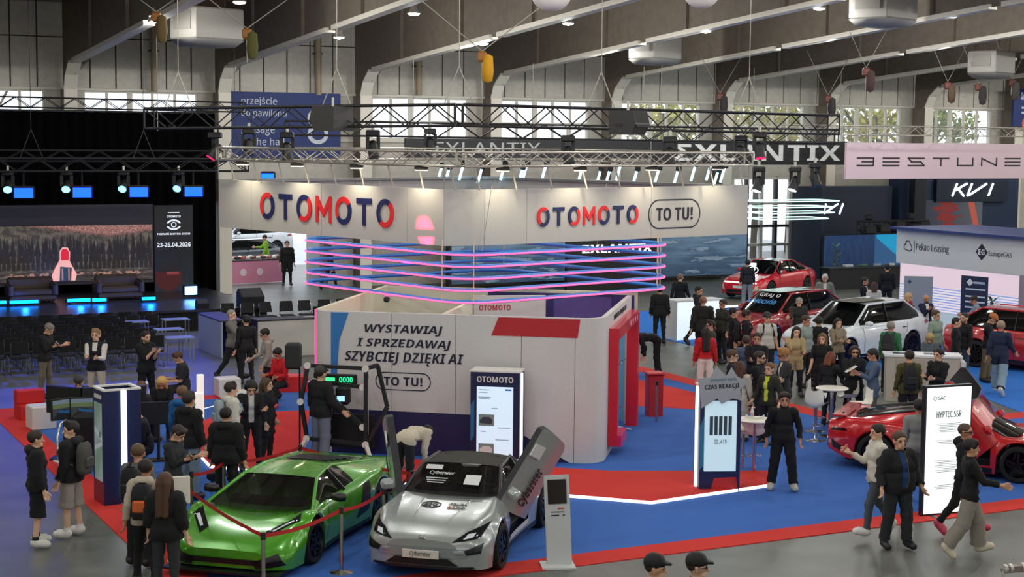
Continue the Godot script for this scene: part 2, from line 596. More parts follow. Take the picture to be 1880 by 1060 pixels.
func build_roof_things() -> void:
	var shell := mat("3c3c3c", 0.5, 0.3)
	# pendant lamps: [x, y, z]; the rest of the grid is out of view
	var proto: Node3D = null
	var spots := [[-6.16, 9.79, -57.0], [-3.16, 10.18, -51.0], [-1.11, 9.67, -58.0], [1.78, 10.13, -54.0], [3.77, 9.7, -62.0], [6.72, 10.12, -57.0], [9.74, 10.54, -52.0], [11.73, 10.12, -60.0], [14.79, 10.56, -55.0], [16.76, 10.12, -63.0], [-8.12, 10.24, -48.0], [-11.06, 9.95, -50.0], [-23.7, 10.94, -28.59], [-19.61, 11.57, -20.57], [-15.53, 10.94, -12.55], [-11.44, 10.31, -4.53], [-7.36, 9.68, 3.49], [-18.35, 10.94, -31.31], [-14.27, 11.57, -23.29], [-10.18, 10.94, -15.27], [-6.1, 10.31, -7.25], [-2.01, 9.68, 0.77], [-13.01, 10.94, -34.03], [-8.92, 11.57, -26.01], [-4.84, 10.94, -17.99], [-0.75, 10.31, -9.98], [-7.66, 10.94, -36.76], [-3.58, 11.57, -28.74], [0.51, 10.94, -20.72], [4.6, 10.31, -12.7], [-2.32, 10.94, -39.48], [1.77, 11.57, -31.46], [5.86, 10.94, -23.44], [9.94, 10.31, -15.42], [3.03, 10.94, -42.2], [7.12, 11.57, -34.19], [11.2, 10.94, -26.17], [15.29, 10.31, -18.15], [8.38, 10.94, -44.93], [12.46, 11.57, -36.91], [16.55, 10.94, -28.89], [20.63, 10.31, -20.87], [17.81, 11.57, -39.63], [21.89, 10.94, -31.61], [25.98, 10.31, -23.6], [19.07, 10.94, -50.38], [23.15, 11.57, -42.36], [27.24, 10.94, -34.34], [31.33, 10.31, -26.32], [24.41, 10.94, -53.1], [28.5, 11.57, -45.08], [32.59, 10.94, -37.06], [36.67, 10.31, -29.04], [25.68, 10.31, -63.84], [29.76, 10.94, -55.82], [33.85, 11.57, -47.81], [37.93, 10.94, -39.79], [42.02, 10.31, -31.77], [26.94, 9.68, -74.59], [31.02, 10.31, -66.57], [35.11, 10.94, -58.55], [39.19, 11.57, -50.53], [43.28, 10.94, -42.51], [47.36, 10.31, -34.49], [32.28, 9.68, -77.31], [36.37, 10.31, -69.29], [40.45, 10.94, -61.27], [44.54, 11.57, -53.25], [48.62, 10.94, -45.23], [52.71, 10.31, -37.22], [37.63, 9.68, -80.03], [41.71, 10.31, -72.02], [45.8, 10.94, -64.0], [49.88, 11.57, -55.98], [53.97, 10.94, -47.96], [58.06, 10.31, -39.94]]
	for s in spots:
		var t: Node3D
		if proto == null:
			proto = thing("pendant_lamp", "small round white hall lamp hanging between the roof girders", "lamp", Vector3(s[0], s[1], s[2]), 0, "pendant hall lamps")
			t = proto
			rod(t, "stem", Vector3(0, 0.1, 0), Vector3(0, 0.75, 0), 0.025, shell)
			var mb := MB.new()
			mb.lathe([V2(0.0, 0.26), V2(0.1, 0.26), V2(0.13, 0.1), V2(0.2, 0.02), V2(0.2, 0.0)], 16)
			part(t, "housing", mb.mesh(), mat("b9b9b4", 0.4, 0.5))
			var g := MB.new()
			g.lathe([V2(0.19, 0.0), V2(0.16, -0.04), V2(0.0, -0.07)], 16)
			part(t, "lens_light", g.mesh(), glow("fff6e6", 6.0))
			omni(t, Vector3(0, -0.22, 0), 10.0, "fafaf6", 0.15)
		else:
			t = dup(proto, "pendant_lamp", Vector3(s[0], s[1], s[2]), 0)
	# air handlers hung under the roof
	var um := noisy("unit", "7b7872", "87837c", 0.03, 0.5, 0.6)
	var i := 0
	for d in [[-9.84, 9.85, -52.0, 1.0, "grey air handler with blue lit underside above the stage"], [5.39, 9.8, -62.0, 0.9, "grey air handler with a square louvre above the black trusses"], [11.79, 10.68, -52.0, 1.0, "large grey air handler beside a girder splice"], [19.43, 9.55, -66.0, 0.9, "pale air handler hanging above the pink banner"]]:
		var t := thing("air_handler", d[4], "air unit", Vector3(d[0], d[1], d[2]), HALL_TURN + 20.0, "hanging air handlers")
		var s: float = d[3]
		part(t, "casing", bevel_mesh(Vector3(1.9 * s, 1.0 * s, 1.4 * s), 0.05), um)
		var lo := MB.new()
		lo.lathe([V2(1.25 * s, -0.5 * s), V2(0.95 * s, -0.72 * s), V2(0.0, -0.73 * s)], 4, Vector3.ZERO, Basis(Vector3.UP, PI / 4).scaled(Vector3(1.07, 1, 0.79)))
		part(t, "outlet", lo.mesh(), mat("9a978f", 0.6))
		box(t, "side_hatch", Vector3(-0.96 * s, 0.1, 0), Vector3(0.04, 0.6 * s, 0.9 * s), mat("6c6963", 0.6))
		for q in [-1, 1]:
			rod(t, "hanger", Vector3(q * 0.7 * s, 0.5 * s, 0), Vector3(q * 0.7 * s, 2.6, 0), 0.015, shell, true)
		i += 1
	for d in [[0.81, 9.51, -36.0, "white round balloon hanging above the booth by the girder"], [4.59, 9.93, -40.0, "white round balloon, smaller of the two under the roof"]]:
		var t := thing("balloon_lamp", d[3], "balloon", Vector3(d[0], d[1], d[2]), 0, "white hanging balloons")
		var mb := MB.new()
		var pr := []
		for j in 13:
			var w := PI * j / 12.0
			pr.append(V2(maxf(0.45 * sin(w), 0.0), 0.4 * cos(w)))
		mb.lathe(pr, 24)
		part(t, "balloon", mb.mesh(), mat("dcd6d2", 0.5))
		rod(t, "cord", Vector3(0, 0.4, 0), Vector3(0, 2.5, 0), 0.008, shell, true)
	# chain hoists on slings: body, hook, chain bag
	for d in [[-10.14, 9.63, -46.0, "5c4c28", "chain hoist with tan chain bag above the end of the black truss", 0, 3.2], [-7.58, 9.19, -46.0, "4e4a20", "chain hoist with olive chain bag above the blue wall sign", 0, 0.8], [-0.89, 8.56, -45.0, "b8860c", "yellow chain hoist hanging on crossed slings over the booth", 0, 2.2], [12.6, 8.79, -58.0, "3a2624", "dark chain hoist with orange top hanging on a long sling", 1, 1.6], [8.41, 8.07, -66.0, "2a2625", "dark chain hoist in front of the window with an orange reflection", 1, 0.5], [12.82, 8.02, -66.0, "2a2625", "dark chain hoist in front of the tree-filled window", 1, 0.5], [18.95, 8.56, -66.0, "2a2625", "dark chain hoist under the pale air handler", 1, 0.5], [17.68, 8.61, -66.0, "4a3a2a", "small brown chain hoist beside the column", 1, 0.5], [20.28, 8.75, -66.0, "3a3634", "dark chain hoist above the blue exit sign", 1, 0.5]]:
		var t := thing("chain_hoist", d[4], "hoist", Vector3(d[0], d[1], d[2]), 0, "chain hoists under the roof")
		var bag: Color = Color(d[3])
		part(t, "motor", bevel_mesh(Vector3(0.26, 0.3, 0.22), 0.05), mat("8a5418" if d[5] == 0 else "5a2c20", 0.6))
		var mb := MB.new()
		mb.lathe([V2(0.02, 0.12), V2(0.14, 0.05), V2(0.17, -0.35), V2(0.13, -0.62), V2(0.0, -0.68)], 10, Vector3(0.16, -0.05, 0.05))
		part(t, "chain_bag", mb.mesh(), mat(bag.to_html(false), 0.9))
		for q in [-1, 1]:
			rod(t, "sling", Vector3(0, 0.15, 0), Vector3(q * (2.2 if d[5] == 0 else 1.1), 1.9, -q * 1.0), 0.016 if d[5] == 0 else 0.009, mat("8a857a", 0.8), true)
		rod(t, "chain", Vector3(0, -0.1, 0), Vector3(0, -d[6], 0), 0.014, mat("8d8a84", 0.4, 0.6), true)

# ---------------------------------------------------------------- carpets
func build_carpets() -> void:
	var blue := noisy("carpet_blue", "2b5cab", "356abc", 0.25, 1.2, 0.95)
	var red := noisy("carpet_red", "c3241c", "d8332a", 0.25, 1.2, 0.95)
	var sky := noisy("carpet_sky", "1668c4", "2078d6", 0.25, 1.2, 0.95)
	# stand carpet in hall axes: u across, v towards the gallery
	var t := thing("stand_carpet", "dark blue stand carpet with a red border under the green and silver cars", "carpet", HALL_O, HALL_TURN)
	var u0 := -13.06
	var u1 := 28.0
	var v0 := 25.42
	var v1 := 42.9
	var ur := 4.52
	slab(t, "blue_field", [V2(u0 + 0.6, v0 + 0.6), V2(ur - 0.6, v0 + 0.6), V2(ur - 0.6, 36.0), V2(u1, 36.0), V2(u1, v1 - 0.6), V2(u0 + 0.6, v1 - 0.6)], 0.0, 0.012, blue)
	slab(t, "red_border", [V2(u0, v0), V2(u0 + 0.6, v0 + 0.6), V2(u0 + 0.6, v1 - 0.6), V2(u0, v1)], 0.0, 0.013, red)
	slab(t, "red_border", [V2(u0, v1), V2(u0 + 0.6, v1 - 0.6), V2(u1, v1 - 0.6), V2(u1, v1)], 0.0, 0.013, red)
	slab(t, "red_border", [V2(u0, v0), V2(ur, v0), V2(ur - 0.6, v0 + 0.6), V2(u0 + 0.6, v0 + 0.6)], 0.0, 0.013, red)
	slab(t, "red_border", [V2(ur - 0.6, v0 + 0.6), V2(ur, v0), V2(ur, 35.4), V2(ur - 0.6, 36.0)], 0.0, 0.013, red)
	slab(t, "red_border", [V2(ur - 0.6, 36.0), V2(ur, 35.4), V2(u1, 35.4), V2(u1, 36.0)], 0.0, 0.013, red)
	var t2 := thing("car_carpet", "bright blue carpet under the white and red cars", "carpet", HALL_O, HALL_TURN)
	slab(t2, "field", [V2(8.4, 13.0), V2(24, 13.0), V2(24, 27.0), V2(13.5, 27.0), V2(13.5, 28.4), V2(8.4, 28.4)], 0.0, 0.012, sky)
	var t3 := thing("car_carpet", "bright blue carpet under the red suv with the lit tail lamp", "carpet")
	slab(t3, "field", [V2(12.3, -45.2), V2(12.0, -42.0), V2(11.7, -39.5), V2(12.1, -36.5), V2(22, -38), V2(22, -46)], 0.0, 0.012, sky)
	# raised booth platform with a luminous edge
	var p := thing("booth_platform", "low platform with blue and red carpet and a glowing white edge strip", "platform")
	var pl := [V2(-5.7, -30.13), V2(2.45, -27.43), V2(4.75, -28.93), V2(6.3, -36.2), V2(2.9, -41.8), V2(-5.2, -40.8), V2(-7.6, -35.2)]
	slab(p, "base", pl, 0.0, 0.05, mat("20306a", 0.9))
	slab(p, "blue_carpet", pl, 0.05, 0.06, blue)
	slab(p, "red_carpet", [V2(-5.7, -30.13), V2(2.45, -27.43), V2(4.75, -28.93), V2(5.0, -30.1), V2(1.9, -29.95), V2(-4.1, -31.45), V2(-4.6, -36.4), V2(-6.6, -35.8), V2(-7.0, -33.5)], 0.06, 0.064, red)
	slab(p, "red_carpet", [V2(3.0, -37.4), V2(5.9, -36.5), V2(6.1, -37.0), V2(3.3, -41.6), V2(2.0, -41.5)], 0.06, 0.064, red)
	for i in 6:
		var a: Vector2 = pl[i]
		var b: Vector2 = pl[(i + 1) % 7]
		beam(p, "edge_light_strip", Vector3(a.x, 0.03, a.y), Vector3(b.x, 0.03, b.y), 0.06, 0.06, glow("f2f6ff", 1.6))
	var c := pl[6] as Vector2
	beam(p, "edge_light_strip", Vector3(c.x, 0.03, c.y), Vector3(-5.7, 0.03, -30.13), 0.06, 0.06, glow("f2f6ff", 1.6))

# ---------------------------------------------------------------- booth
func build_booth() -> void:
	var white := noisy("booth_white", "c9c7c4", "d2d0cd", 0.05, 0.6, 0.55)
	var cream := mat("e2dcc4", 0.7)
	var navy := mat("1b1a4e", 0.55)
	var redp := mat("b3202a", 0.55)
	var bluep := mat("2f74b8", 0.55)
	var ink := mat("17152f", 0.5)
	var b := thing("booth_walls", "white walled sales booth with black slogan lettering and red door portal", "booth", Vector3(1.76, 0, -30.55), -10.5)
	var H := 2.88
	# plan outline with rounded front corners (local x along the front, z towards the gallery)
	var plan := func(off: float) -> Array:
		var o := []
		o.append(V2(0 - off, -4.75))
		for i in 7:
			var a := PI * 0.5 * i / 6.0
			o.append(V2(-0.45 + (0.45 - off) * cos(a), -0.45 + (0.45 - off) * sin(a)))
		for i in 7:
			var a := PI * 0.5 + PI * 0.5 * i / 6.0
			o.append(V2(-5.4 + (0.45 - off) * cos(a), -0.45 + (0.45 - off) * sin(a)))
		o.append(V2(-5.85 + off, -5.6))
		return o
	var o0: Array = plan.call(0.0)
	var o1: Array = plan.call(0.1)
	# front and left wall panels (the right side is the portal wall)
	var joints := [1, 5, 7, 8, 9, 14, 16]
	var front := [[V2(-0.45, 0), V2(-0.54, 0)], ]
	var wall_run := MB.new()
	var rows := []
	for yy in [0.0, H]:
		var r := []
		for i in range(1, 14):
			r.append(Vector3(o0[i].x, yy, o0[i].y))
		rows.append(r)
	for pnl in [[-5.4, -4.2], [-4.19, -2.9], [-2.89, -1.6], [-1.59, -0.55], [-0.54, -0.45]]:
		box(b, "wall_panel", Vector3((pnl[0] + pnl[1]) * 0.5, H * 0.5, -0.05), Vector3(pnl[1] - pnl[0], H, 0.1), white)
	for rng in [[1, 7, 0], [8, 14, 1]]:
		var m := MB.new()
		var ra := []
		var rb := []
		var rc := []
		var rd := []
		for i in range(rng[0], rng[1] + 1):
			ra.append(Vector3(o0[i].x, 0, o0[i].y))
			rb.append(Vector3(o0[i].x, H, o0[i].y))
			rc.append(Vector3(o1[i].x, H, o1[i].y))
			rd.append(Vector3(o1[i].x, 0, o1[i].y))
		m.grid([ra, rb], false, true)
		m.grid([rb, rc], false, true)
		m.grid([rc, rd], false, true)
		part(b, "corner_panel", m.mesh(), white)
	box(b, "side_panel", Vector3(-5.8, H * 0.5, -3.0), Vector3(0.1, H, 5.1), cream)
	box(b, "back_panel", Vector3(-2.9, H * 0.5, -5.6), Vector3(5.9, H, 0.1), cream)
	box(b, "partition", Vector3(-3.4, H * 0.48, -2.9), Vector3(0.08, H * 0.96, 5.2), cream)
	box(b, "portal_wall", Vector3(-0.05, H * 0.5, -0.65), Vector3(0.1, H, 0.4), white)
	box(b, "portal_wall", Vector3(-0.05, 2.65, -2.7), Vector3(0.1, 0.46, 3.8), white)
	box(b, "portal_wall", Vector3(-0.05, H * 0.5, -4.7), Vector3(0.1, H, 0.3), white)
	box(b, "portal_wall", Vector3(-0.05, 0.15, -1.2), Vector3(0.1, 0.3, 0.8), white)
	# red portal frame
	var rg := mat("d3122e", 0.35, 0.0, 0.4)
	box(b, "portal_jamb", Vector3(0.09, 1.4, -0.95), Vector3(0.2, 2.3, 0.16), rg)
	box(b, "portal_jamb", Vector3(0.09, 1.3, -4.45), Vector3(0.24, 2.5, 0.3), rg)
	box(b, "portal_head", Vector3(0.09, 2.48, -2.7), Vector3(0.2, 0.24, 3.65), rg)
	box(b, "portal_sill", Vector3(0.12, 0.36, -1.35), Vector3(0.3, 0.22, 0.95), mat("d8125e", 0.35, 0.0, 0.3))
	for i in 4:
		part(b, "heart_print", heart_mesh(), mat("f3a8bd", 0.5), Transform3D(Basis(Vector3.UP, PI * 0.5) * Basis(Vector3.BACK, 0.4 - 0.3 * i), Vector3(0.195, 2.47, -3.0 - i * 0.42)))
	lettering(b, "portal_lettering", "STREFA DZIĘKI AI", 2.2, 0.13, Transform3D(Basis(Vector3.UP, PI * 0.5), Vector3(0.0, 2.72, -2.7)), ink, 0.5)
	# inside: light blue back, navy corner
	box(b, "blue_inner_panel", Vector3(-0.95, 1.0, -4.9), Vector3(1.75, 2.0, 0.06), mat("6fb4d8", 0.7))
	box(b, "navy_inner_panel", Vector3(-1.6, 2.45, -4.95), Vector3(3.3, 0.85, 0.05), mat("332a66", 0.7))
	box(b, "purple_inner_panel", Vector3(-1.1, 2.42, -4.93), Vector3(1.3, 0.8, 0.05), mat("5b4a8c", 0.7))
	box(b, "inner_panel", Vector3(-2.6, 1.44, -4.1), Vector3(1.6, 2.88, 0.06), mat("d8d2cc", 0.7), Basis(Vector3.UP, 0.35))
	lettering(b, "inner_lettering", "OTOMOTO", 0.7, 0.12, Transform3D(Basis(Vector3.UP, 0.35), Vector3(-2.9, 2.62, -3.96)), mat("c03030", 0.6), 0.5)
	flat(b, "blue_stripe", [V2(-3.15, 2.0), V2(-2.95, 2.0), V2(-2.9, 2.86), V2(-3.1, 2.86)], 0.01, Transform3D(Basis.IDENTITY, Vector3(-0.05, 0, -4.0)), bluep)
	# printed shapes on the front
	var f := Transform3D(Basis.IDENTITY, Vector3(0, 0, 0.002))
	flat(b, "navy_print", [V2(-5.4, 0.02), V2(-0.55, 0.02), V2(-1.6, 0.6), V2(-1.65, 0.92), V2(-4.9, 0.94), V2(-5.4, 0.94)], 0.006, f, navy)
	flat(b, "red_print", [V2(-2.19, 2.5), V2(-0.5, 2.5), V2(-0.45, 2.86), V2(-2.05, 2.86)], 0.006, f, redp)
	flat(b, "blue_swoosh_print", [V2(-5.42, 1.2), V2(-5.3, 1.6), V2(-5.25, 2.3), V2(-5.06, 2.86), V2(-5.42, 2.86)], 0.006, f, bluep)
	flat(b, "pale_print", [V2(-5.4, 0.95), V2(-5.2, 0.95), V2(-5.3, 1.6), V2(-5.42, 1.2)], 0.006, f, mat("9d9aa4", 0.6))
	for s in [["WYSTAWIAJ", -3.945, 2.545, 1.57, 0.2], ["I SPRZEDAWAJ", -3.94, 2.265, 1.9, 0.2], ["SZYBCIEJ DZIĘKI AI", -3.94, 1.975, 2.4, 0.26]]:
		lettering(b, "slogan_lettering", s[0], s[3], s[4], Transform3D(Basis.IDENTITY, Vector3(s[1], s[2], 0.002)), ink, 1.0, "Droid Sans", 0.008, 0.18)
	pill(b, V2(-3.95, 1.53), 1.12, 0.36, 0.02, ink)
	lettering(b, "pill_lettering", "TO TU!", 0.78, 0.17, Transform3D(Basis.IDENTITY, Vector3(-3.95, 1.53, 0.002)), ink, 0.7, "Droid Sans", 0.008)
	# pink light line on the left edge
	beam(b, "edge_neon_light", Vector3(-5.83, 0.05, -0.3), Vector3(-5.83, H, -0.3), 0.03, 0.03, glow("ff2e6e", 2.5))
	# coat stand and stool inside
	var cs := thing("coat_stand", "chrome coat stand on five feet inside the booth doorway", "coat stand", Vector3(2.3, 0.06, -34.2))
	var ch := mat("b9bcc0", 0.25, 0.9)
	rod(cs, "pole", Vector3(0, 0.05, 0), Vector3(0, 1.75, 0), 0.022, ch)
	for i in 5:
		var a := TAU * i / 5.0
		rod(cs, "foot", Vector3(0, 0.08, 0), Vector3(cos(a) * 0.3, 0.02, sin(a) * 0.3), 0.018, mat("d8d8d8", 0.5), true)
		if i < 4:
			rod(cs, "hook", Vector3(0, 1.5 - 0.06 * i, 0), Vector3(cos(a) * 0.16, 1.56 - 0.06 * i, sin(a) * 0.16), 0.012, ch, true)
	rod(cs, "tray", Vector3(0, 0.5, 0), Vector3(0, 0.52, 0), 0.11, ch)
	var st := thing("booth_armchair", "dark armchair with a white back inside the booth doorway", "chair", Vector3(1.75, 0.06, -33.6), 60)
	part(st, "seat", bevel_mesh(Vector3(0.55, 0.8, 0.5), 0.06), mat("1f2440", 0.8), at_wall(0, 0.4))
	part(st, "backrest", bevel_mesh(Vector3(0.5, 0.4, 0.14), 0.06), mat("e6e2d6", 0.6), at_wall(0, 0.9, -0.18))

func heart_mesh() -> Mesh:
	if mats.has("heart"):
		return mats["heart"]
	var p := PackedVector2Array()
	for i in 20:
		var t := TAU * i / 20.0
		p.append(V2(pow(sin(t), 3) * 0.085, (13 * cos(t) - 5 * cos(2 * t) - 2 * cos(3 * t) - cos(4 * t)) / 17.0 * 0.08))
	p.reverse()
	var m := MB.new()
	m.prism(p, 0.006)
	mats["heart"] = m.mesh()
	return mats["heart"]

func pill(p: Node3D, c: Vector2, w: float, h: float, th: float, m: Material) -> void:
	var mb := MB.new()
	var a := rrect(w, h, h * 0.48, 8)
	var b := rrect(w - th * 2, h - th * 2, h * 0.48 - th, 8)
	for i in a.size():
		var j := (i + 1) % a.size()
		mb.quad(Vector3(c.x + a[i].x, c.y + a[i].y, 0.006), Vector3(c.x + a[j].x, c.y + a[j].y, 0.006), Vector3(c.x + b[j].x, c.y + b[j].y, 0.006), Vector3(c.x + b[i].x, c.y + b[i].y, 0.006))
		mb.quad(Vector3(c.x + a[j].x, c.y + a[j].y, 0.006), Vector3(c.x + a[i].x, c.y + a[i].y, 0.006), Vector3(c.x + a[i].x, c.y + a[i].y, 0), Vector3(c.x + a[j].x, c.y + a[j].y, 0))
	part(p, "pill_outline", mb.mesh(), m)

# ---------------------------------------------------------------- hanging fascia
func ring_arc(p: Node3D, called: String, xf: Transform3D, w: float, h: float, th: float, a0: float, a1: float, m: Material) -> void:
	var mb := MB.new()
	var n := 14
	var fo := []
	var fi := []
	var bo := []
	for i in n + 1:
		var a := lerpf(a0, a1, float(i) / n)
		fo.append(xf * Vector3(cos(a) * w, sin(a) * h, 0.03))
		fi.append(xf * Vector3(cos(a) * (w - th), sin(a) * (h - th), 0.03))
		bo.append(xf * Vector3(cos(a) * w, sin(a) * h, 0.0))
	mb.grid([fo, fi])
	mb.grid([bo, fo])
	part(p, called, mb.mesh(), m)

# seven letters in two colours; width w, centre at xf
func brand(p: Node3D, xf: Transform3D, w: float, h: float, skew: float) -> void:
	var red := mat("d9262c", 0.45)
	var navy := mat("1c2254", 0.45)
	var adv := w / 7.0
	var th := h * 0.19
	var sk := Basis(Vector3(1, 0, 0), Vector3(skew, 1, 0), Vector3(0, 0, 1))
	var split := [[0.9, 0], [], [0.9, 1], [], [0.6, 0], [], [0.9, 1]]
	for i in 7:
		var c := xf * Transform3D(sk, Vector3(-w * 0.5 + adv * (i + 0.5), 0, 0))
		var hw := adv * 0.39
		if i in [0, 2, 4, 6]:
			var r0: float = split[i][0]
			var flip: bool = split[i][1] == 1
			ring_arc(p, "letter_o_half", c, hw, h * 0.52, th, r0, r0 + PI, navy if flip else red)
			ring_arc(p, "letter_o_half", c, hw, h * 0.52, th, r0 + PI, r0 + TAU, red if flip else navy)
		elif i == 3:
			var k := 0.72
			flat(p, "letter_m", [V2(-hw, -h * 0.5), V2(-hw + th * k, -h * 0.5), V2(-hw + th * k, h * 0.12), V2(0, -h * 0.3), V2(hw - th * k, h * 0.12), V2(hw - th * k, -h * 0.5), V2(hw, -h * 0.5), V2(hw, h * 0.5), V2(hw - th * k * 0.8, h * 0.5), V2(0, -h * 0.02), V2(-hw + th * k * 0.8, h * 0.5), V2(-hw, h * 0.5)], 0.03, c, red)
		else:
			flat(p, "letter_t", [V2(-th * 0.45, -h * 0.5), V2(th * 0.45, -h * 0.5), V2(th * 0.45, h * 0.3), V2(hw * 0.9, h * 0.3), V2(hw * 0.9, h * 0.5), V2(-hw * 0.9, h * 0.5), V2(-hw * 0.9, h * 0.3), V2(-th * 0.45, h * 0.3)], 0.03, c, navy)

func build_fascia() -> void:
	var fab := noisy("fascia_fabric", "b0aea9", "b7b5b0", 0.06, 0.5, 0.6)
	var fab2 := noisy("fascia_fabric_inner", "bdbab2", "c4c1b9", 0.06, 0.5, 0.7)
	var ink := mat("1a1a2a", 0.5)
	var f := thing("hanging_fascia", "large white hanging fascia box with red and navy lettering above the booth", "sign")
	var L := Vector3(-7.45, 4.0, -40.72)
	var A := Vector3(-1.47, 4.0, -34.34)
	var B := Vector3(-0.6, 4.0, -34.63)
	var R := Vector3(5.82, 4.0, -39.78)
	var K := Vector3(-1.2, 4.0, -46.6)
	var K2 := Vector3(-0.3, 4.0, -46.3)
	var H := 1.21
	var runs := [[L, A, [0.0, 0.167, 0.5, 0.859, 1.0]], [A, B, [0.0, 1.0]], [B, R, [0.0, 0.142, 0.6, 1.0]], [R, K2, [0.0, 0.5, 1.0]], [K2, K, [0.0, 1.0]], [K, L, [0.0, 0.5, 1.0]]]
	for r in runs:
		var a: Vector3 = r[0]
		var b: Vector3 = r[1]
		var d := (b - a)
		var bs := Basis(d.normalized(), Vector3.UP, d.normalized().cross(Vector3.UP))
		for i in r[2].size() - 1:
			var t0: float = r[2][i]
			var t1: float = r[2][i + 1]
			var c := a.lerp(b, (t0 + t1) * 0.5) + Vector3(0, H * 0.5, 0)
			box(f, "fascia_panel", c - bs.z * 0.04, Vector3(d.length() * (t1 - t0) - 0.012, H, 0.08), fab, bs)
		box(f, "inner_frame", a.lerp(b, 0.5) + Vector3(0, H - 0.04, 0) - bs.z * 0.16, Vector3(d.length() * 0.96, 0.06, 0.12), mat("8f8f8f", 0.4, 0.6), bs)
	var dl := (A - L).normalized()
	var bl := Basis(dl, Vector3.UP, dl.cross(Vector3.UP))
	brand(f, Transform3D(bl, A + dl * -4.28 + Vector3(0, 0.62, 0) + bl.z * 0.002), 5.35, 0.62, 0.0)
	var dr := (R - B).normalized()
	var br := Basis(dr, Vector3.UP, dr.cross(Vector3.UP))
	brand(f, Transform3D(br, B + dr * 2.98 + Vector3(0, 0.58, 0) + br.z * 0.002), 3.15, 0.42, 0.0)
	var pf := Node3D.new()
	pf.name = "pill_sign"
	f.add_child(pf)
	pf.transform = Transform3D(br, B + dr * 5.7 + Vector3(0, 0.56, 0) + br.z * 0.003)
	pill(pf, V2(0, 0), 1.72, 0.7, 0.03, ink)
	lettering(pf, "pill_lettering", "TO TU!", 1.2, 0.3, Transform3D.IDENTITY, ink, 0.9, "Droid Sans", 0.01)
	# suspension wires
	for q in [L, A, R, K]:
		rod(f, "suspension_wire", q + Vector3(0, H, 0), q + Vector3(0, 1.8, 0), 0.012, mat("9b9b98", 0.4, 0.5), true)
	# neon loops
	var cen := Vector3(-0.65, 0, -37.0)
	var ang := deg_to_rad(-4.0)
	for k in 5:
		var y := 3.93 - 0.247 * k
		var t := thing("neon_loop", ["topmost", "second highest", "middle", "second lowest", "lowest"][k] + " pink neon loop hanging under the white fascia", "neon light", Vector3.ZERO, 0, "stacked neon loops")
		var pts := []
		var half := 3.13
		var rad := 0.75
		for q in rrect(half * 2, half * 2, rad, 8):
			var w := Vector3(q.x, 0, q.y).rotated(Vector3.UP, deg_to_rad(41.0))
			pts.append(cen + w + Vector3(0, y, 0))
		var prof := MB.new()
		prof.tube(pts, 0.016, 4, true, 0.042)
		part(t, "aluminium_profile", prof.mesh(), mat("3f8ae0", 0.4))  # blue light on the inner faces is put into the colour
		var po := []
		for q in rrect(half * 2 + 0.09, half * 2 + 0.09, rad + 0.04, 8):
			po.append(cen + Vector3(q.x, 0, q.y).rotated(Vector3.UP, deg_to_rad(41.0)) + Vector3(0, y - 0.01, 0))
		var ne := MB.new()
		ne.tube(po, 0.02, 6, true)
		part(t, "neon_tube", ne.mesh(), glow("ff5f92", 1.6))
		for i in 8:
			var q: Vector3 = pts[(i * 5 + 2) % pts.size()]
			rod(t, "hanger", q, q + Vector3(0, 0.28, 0), 0.012, mat("d2c9ae", 0.5), true)
	var wires := thing("neon_suspension", "thin steel wires holding the neon loops to the fascia", "wire")
	for i in 4:
		var a2 := TAU * i / 4.0
		var q := cen + Vector3(cos(a2) * 2.6, 3.9, sin(a2) * 2.6)
		rod(wires, "wire", q, q + Vector3(0.2, 1.4, 0), 0.008, mat("b8b4a8", 0.4, 0.5), true)
	var pin := thing("pin_spot", "small pink pin spot lamp on the booth wall lighting the fascia", "spotlight", Vector3(-2.6, 2.88, -33.2))
	part(pin, "body", bevel_mesh(Vector3(0.12, 0.12, 0.2), 0.03), mat("1a1a1c", 0.5), at_wall(0, 0.08, 0))
	box(pin, "lens_light", Vector3(0, 0.145, -0.03), Vector3(0.08, 0.012, 0.08), glow("ff3a78", 4.0))
	spot(pin, Vector3(0, 0.2, -0.05), A + dl * -0.6 + Vector3(0, 0.25, 0) - pin.position, 40.0, 9.0, "ff2a66", 0.03)

# ---------------------------------------------------------------- trusses and stage lamps
func truss(t: Node3D, a: Vector3, b: Vector3, s: float, r: float, m: Material, step := 0.5) -> void:
	var d := (b - a)
	var L := d.length()
	var x := d / L
	var z := x.cross(Vector3.UP).normalized()
	var h := s * 0.5
	for e in [[h, h], [h, -h], [-h, h], [-h, -h]]:
		var o: Vector3 = Vector3(0, e[0], 0) + z * e[1]
		rod(t, "chord", a + o, b + o, r, m, true)
	var n := int(L / step)
	for i in n:
		var p0 := a + x * (L * i / n)
		var p1 := a + x * (L * (i + 1) / n)
		var up := 1.0 if i % 2 == 0 else -1.0
		for sgn in [-1, 1]:
			rod(t, "brace", p0 + Vector3(0, h * up, 0) + z * h * sgn, p1 - Vector3(0, h * up, 0) + z * h * sgn, r * 0.55, m, true)
	for e in [a, b]:
		for sgn in [-1, 1]:
			rod(t, "end_post", e + Vector3(0, h, 0) + z * h * sgn, e - Vector3(0, h, 0) + z * h * sgn, r * 0.7, m, true)

func sling(t: Node3D, p: Vector3, top: float, m: Material) -> void:
	rod(t, "sling", p + Vector3(-0.35, 0, 0), p + Vector3(0, 0.9, 0), 0.013, m, true)
	rod(t, "sling", p + Vector3(0.35, 0, 0), p + Vector3(0, 0.9, 0), 0.013, m, true)
	rod(t, "chain", p + Vector3(0, 0.9, 0), p + Vector3(0, top, 0), 0.009, m, true)

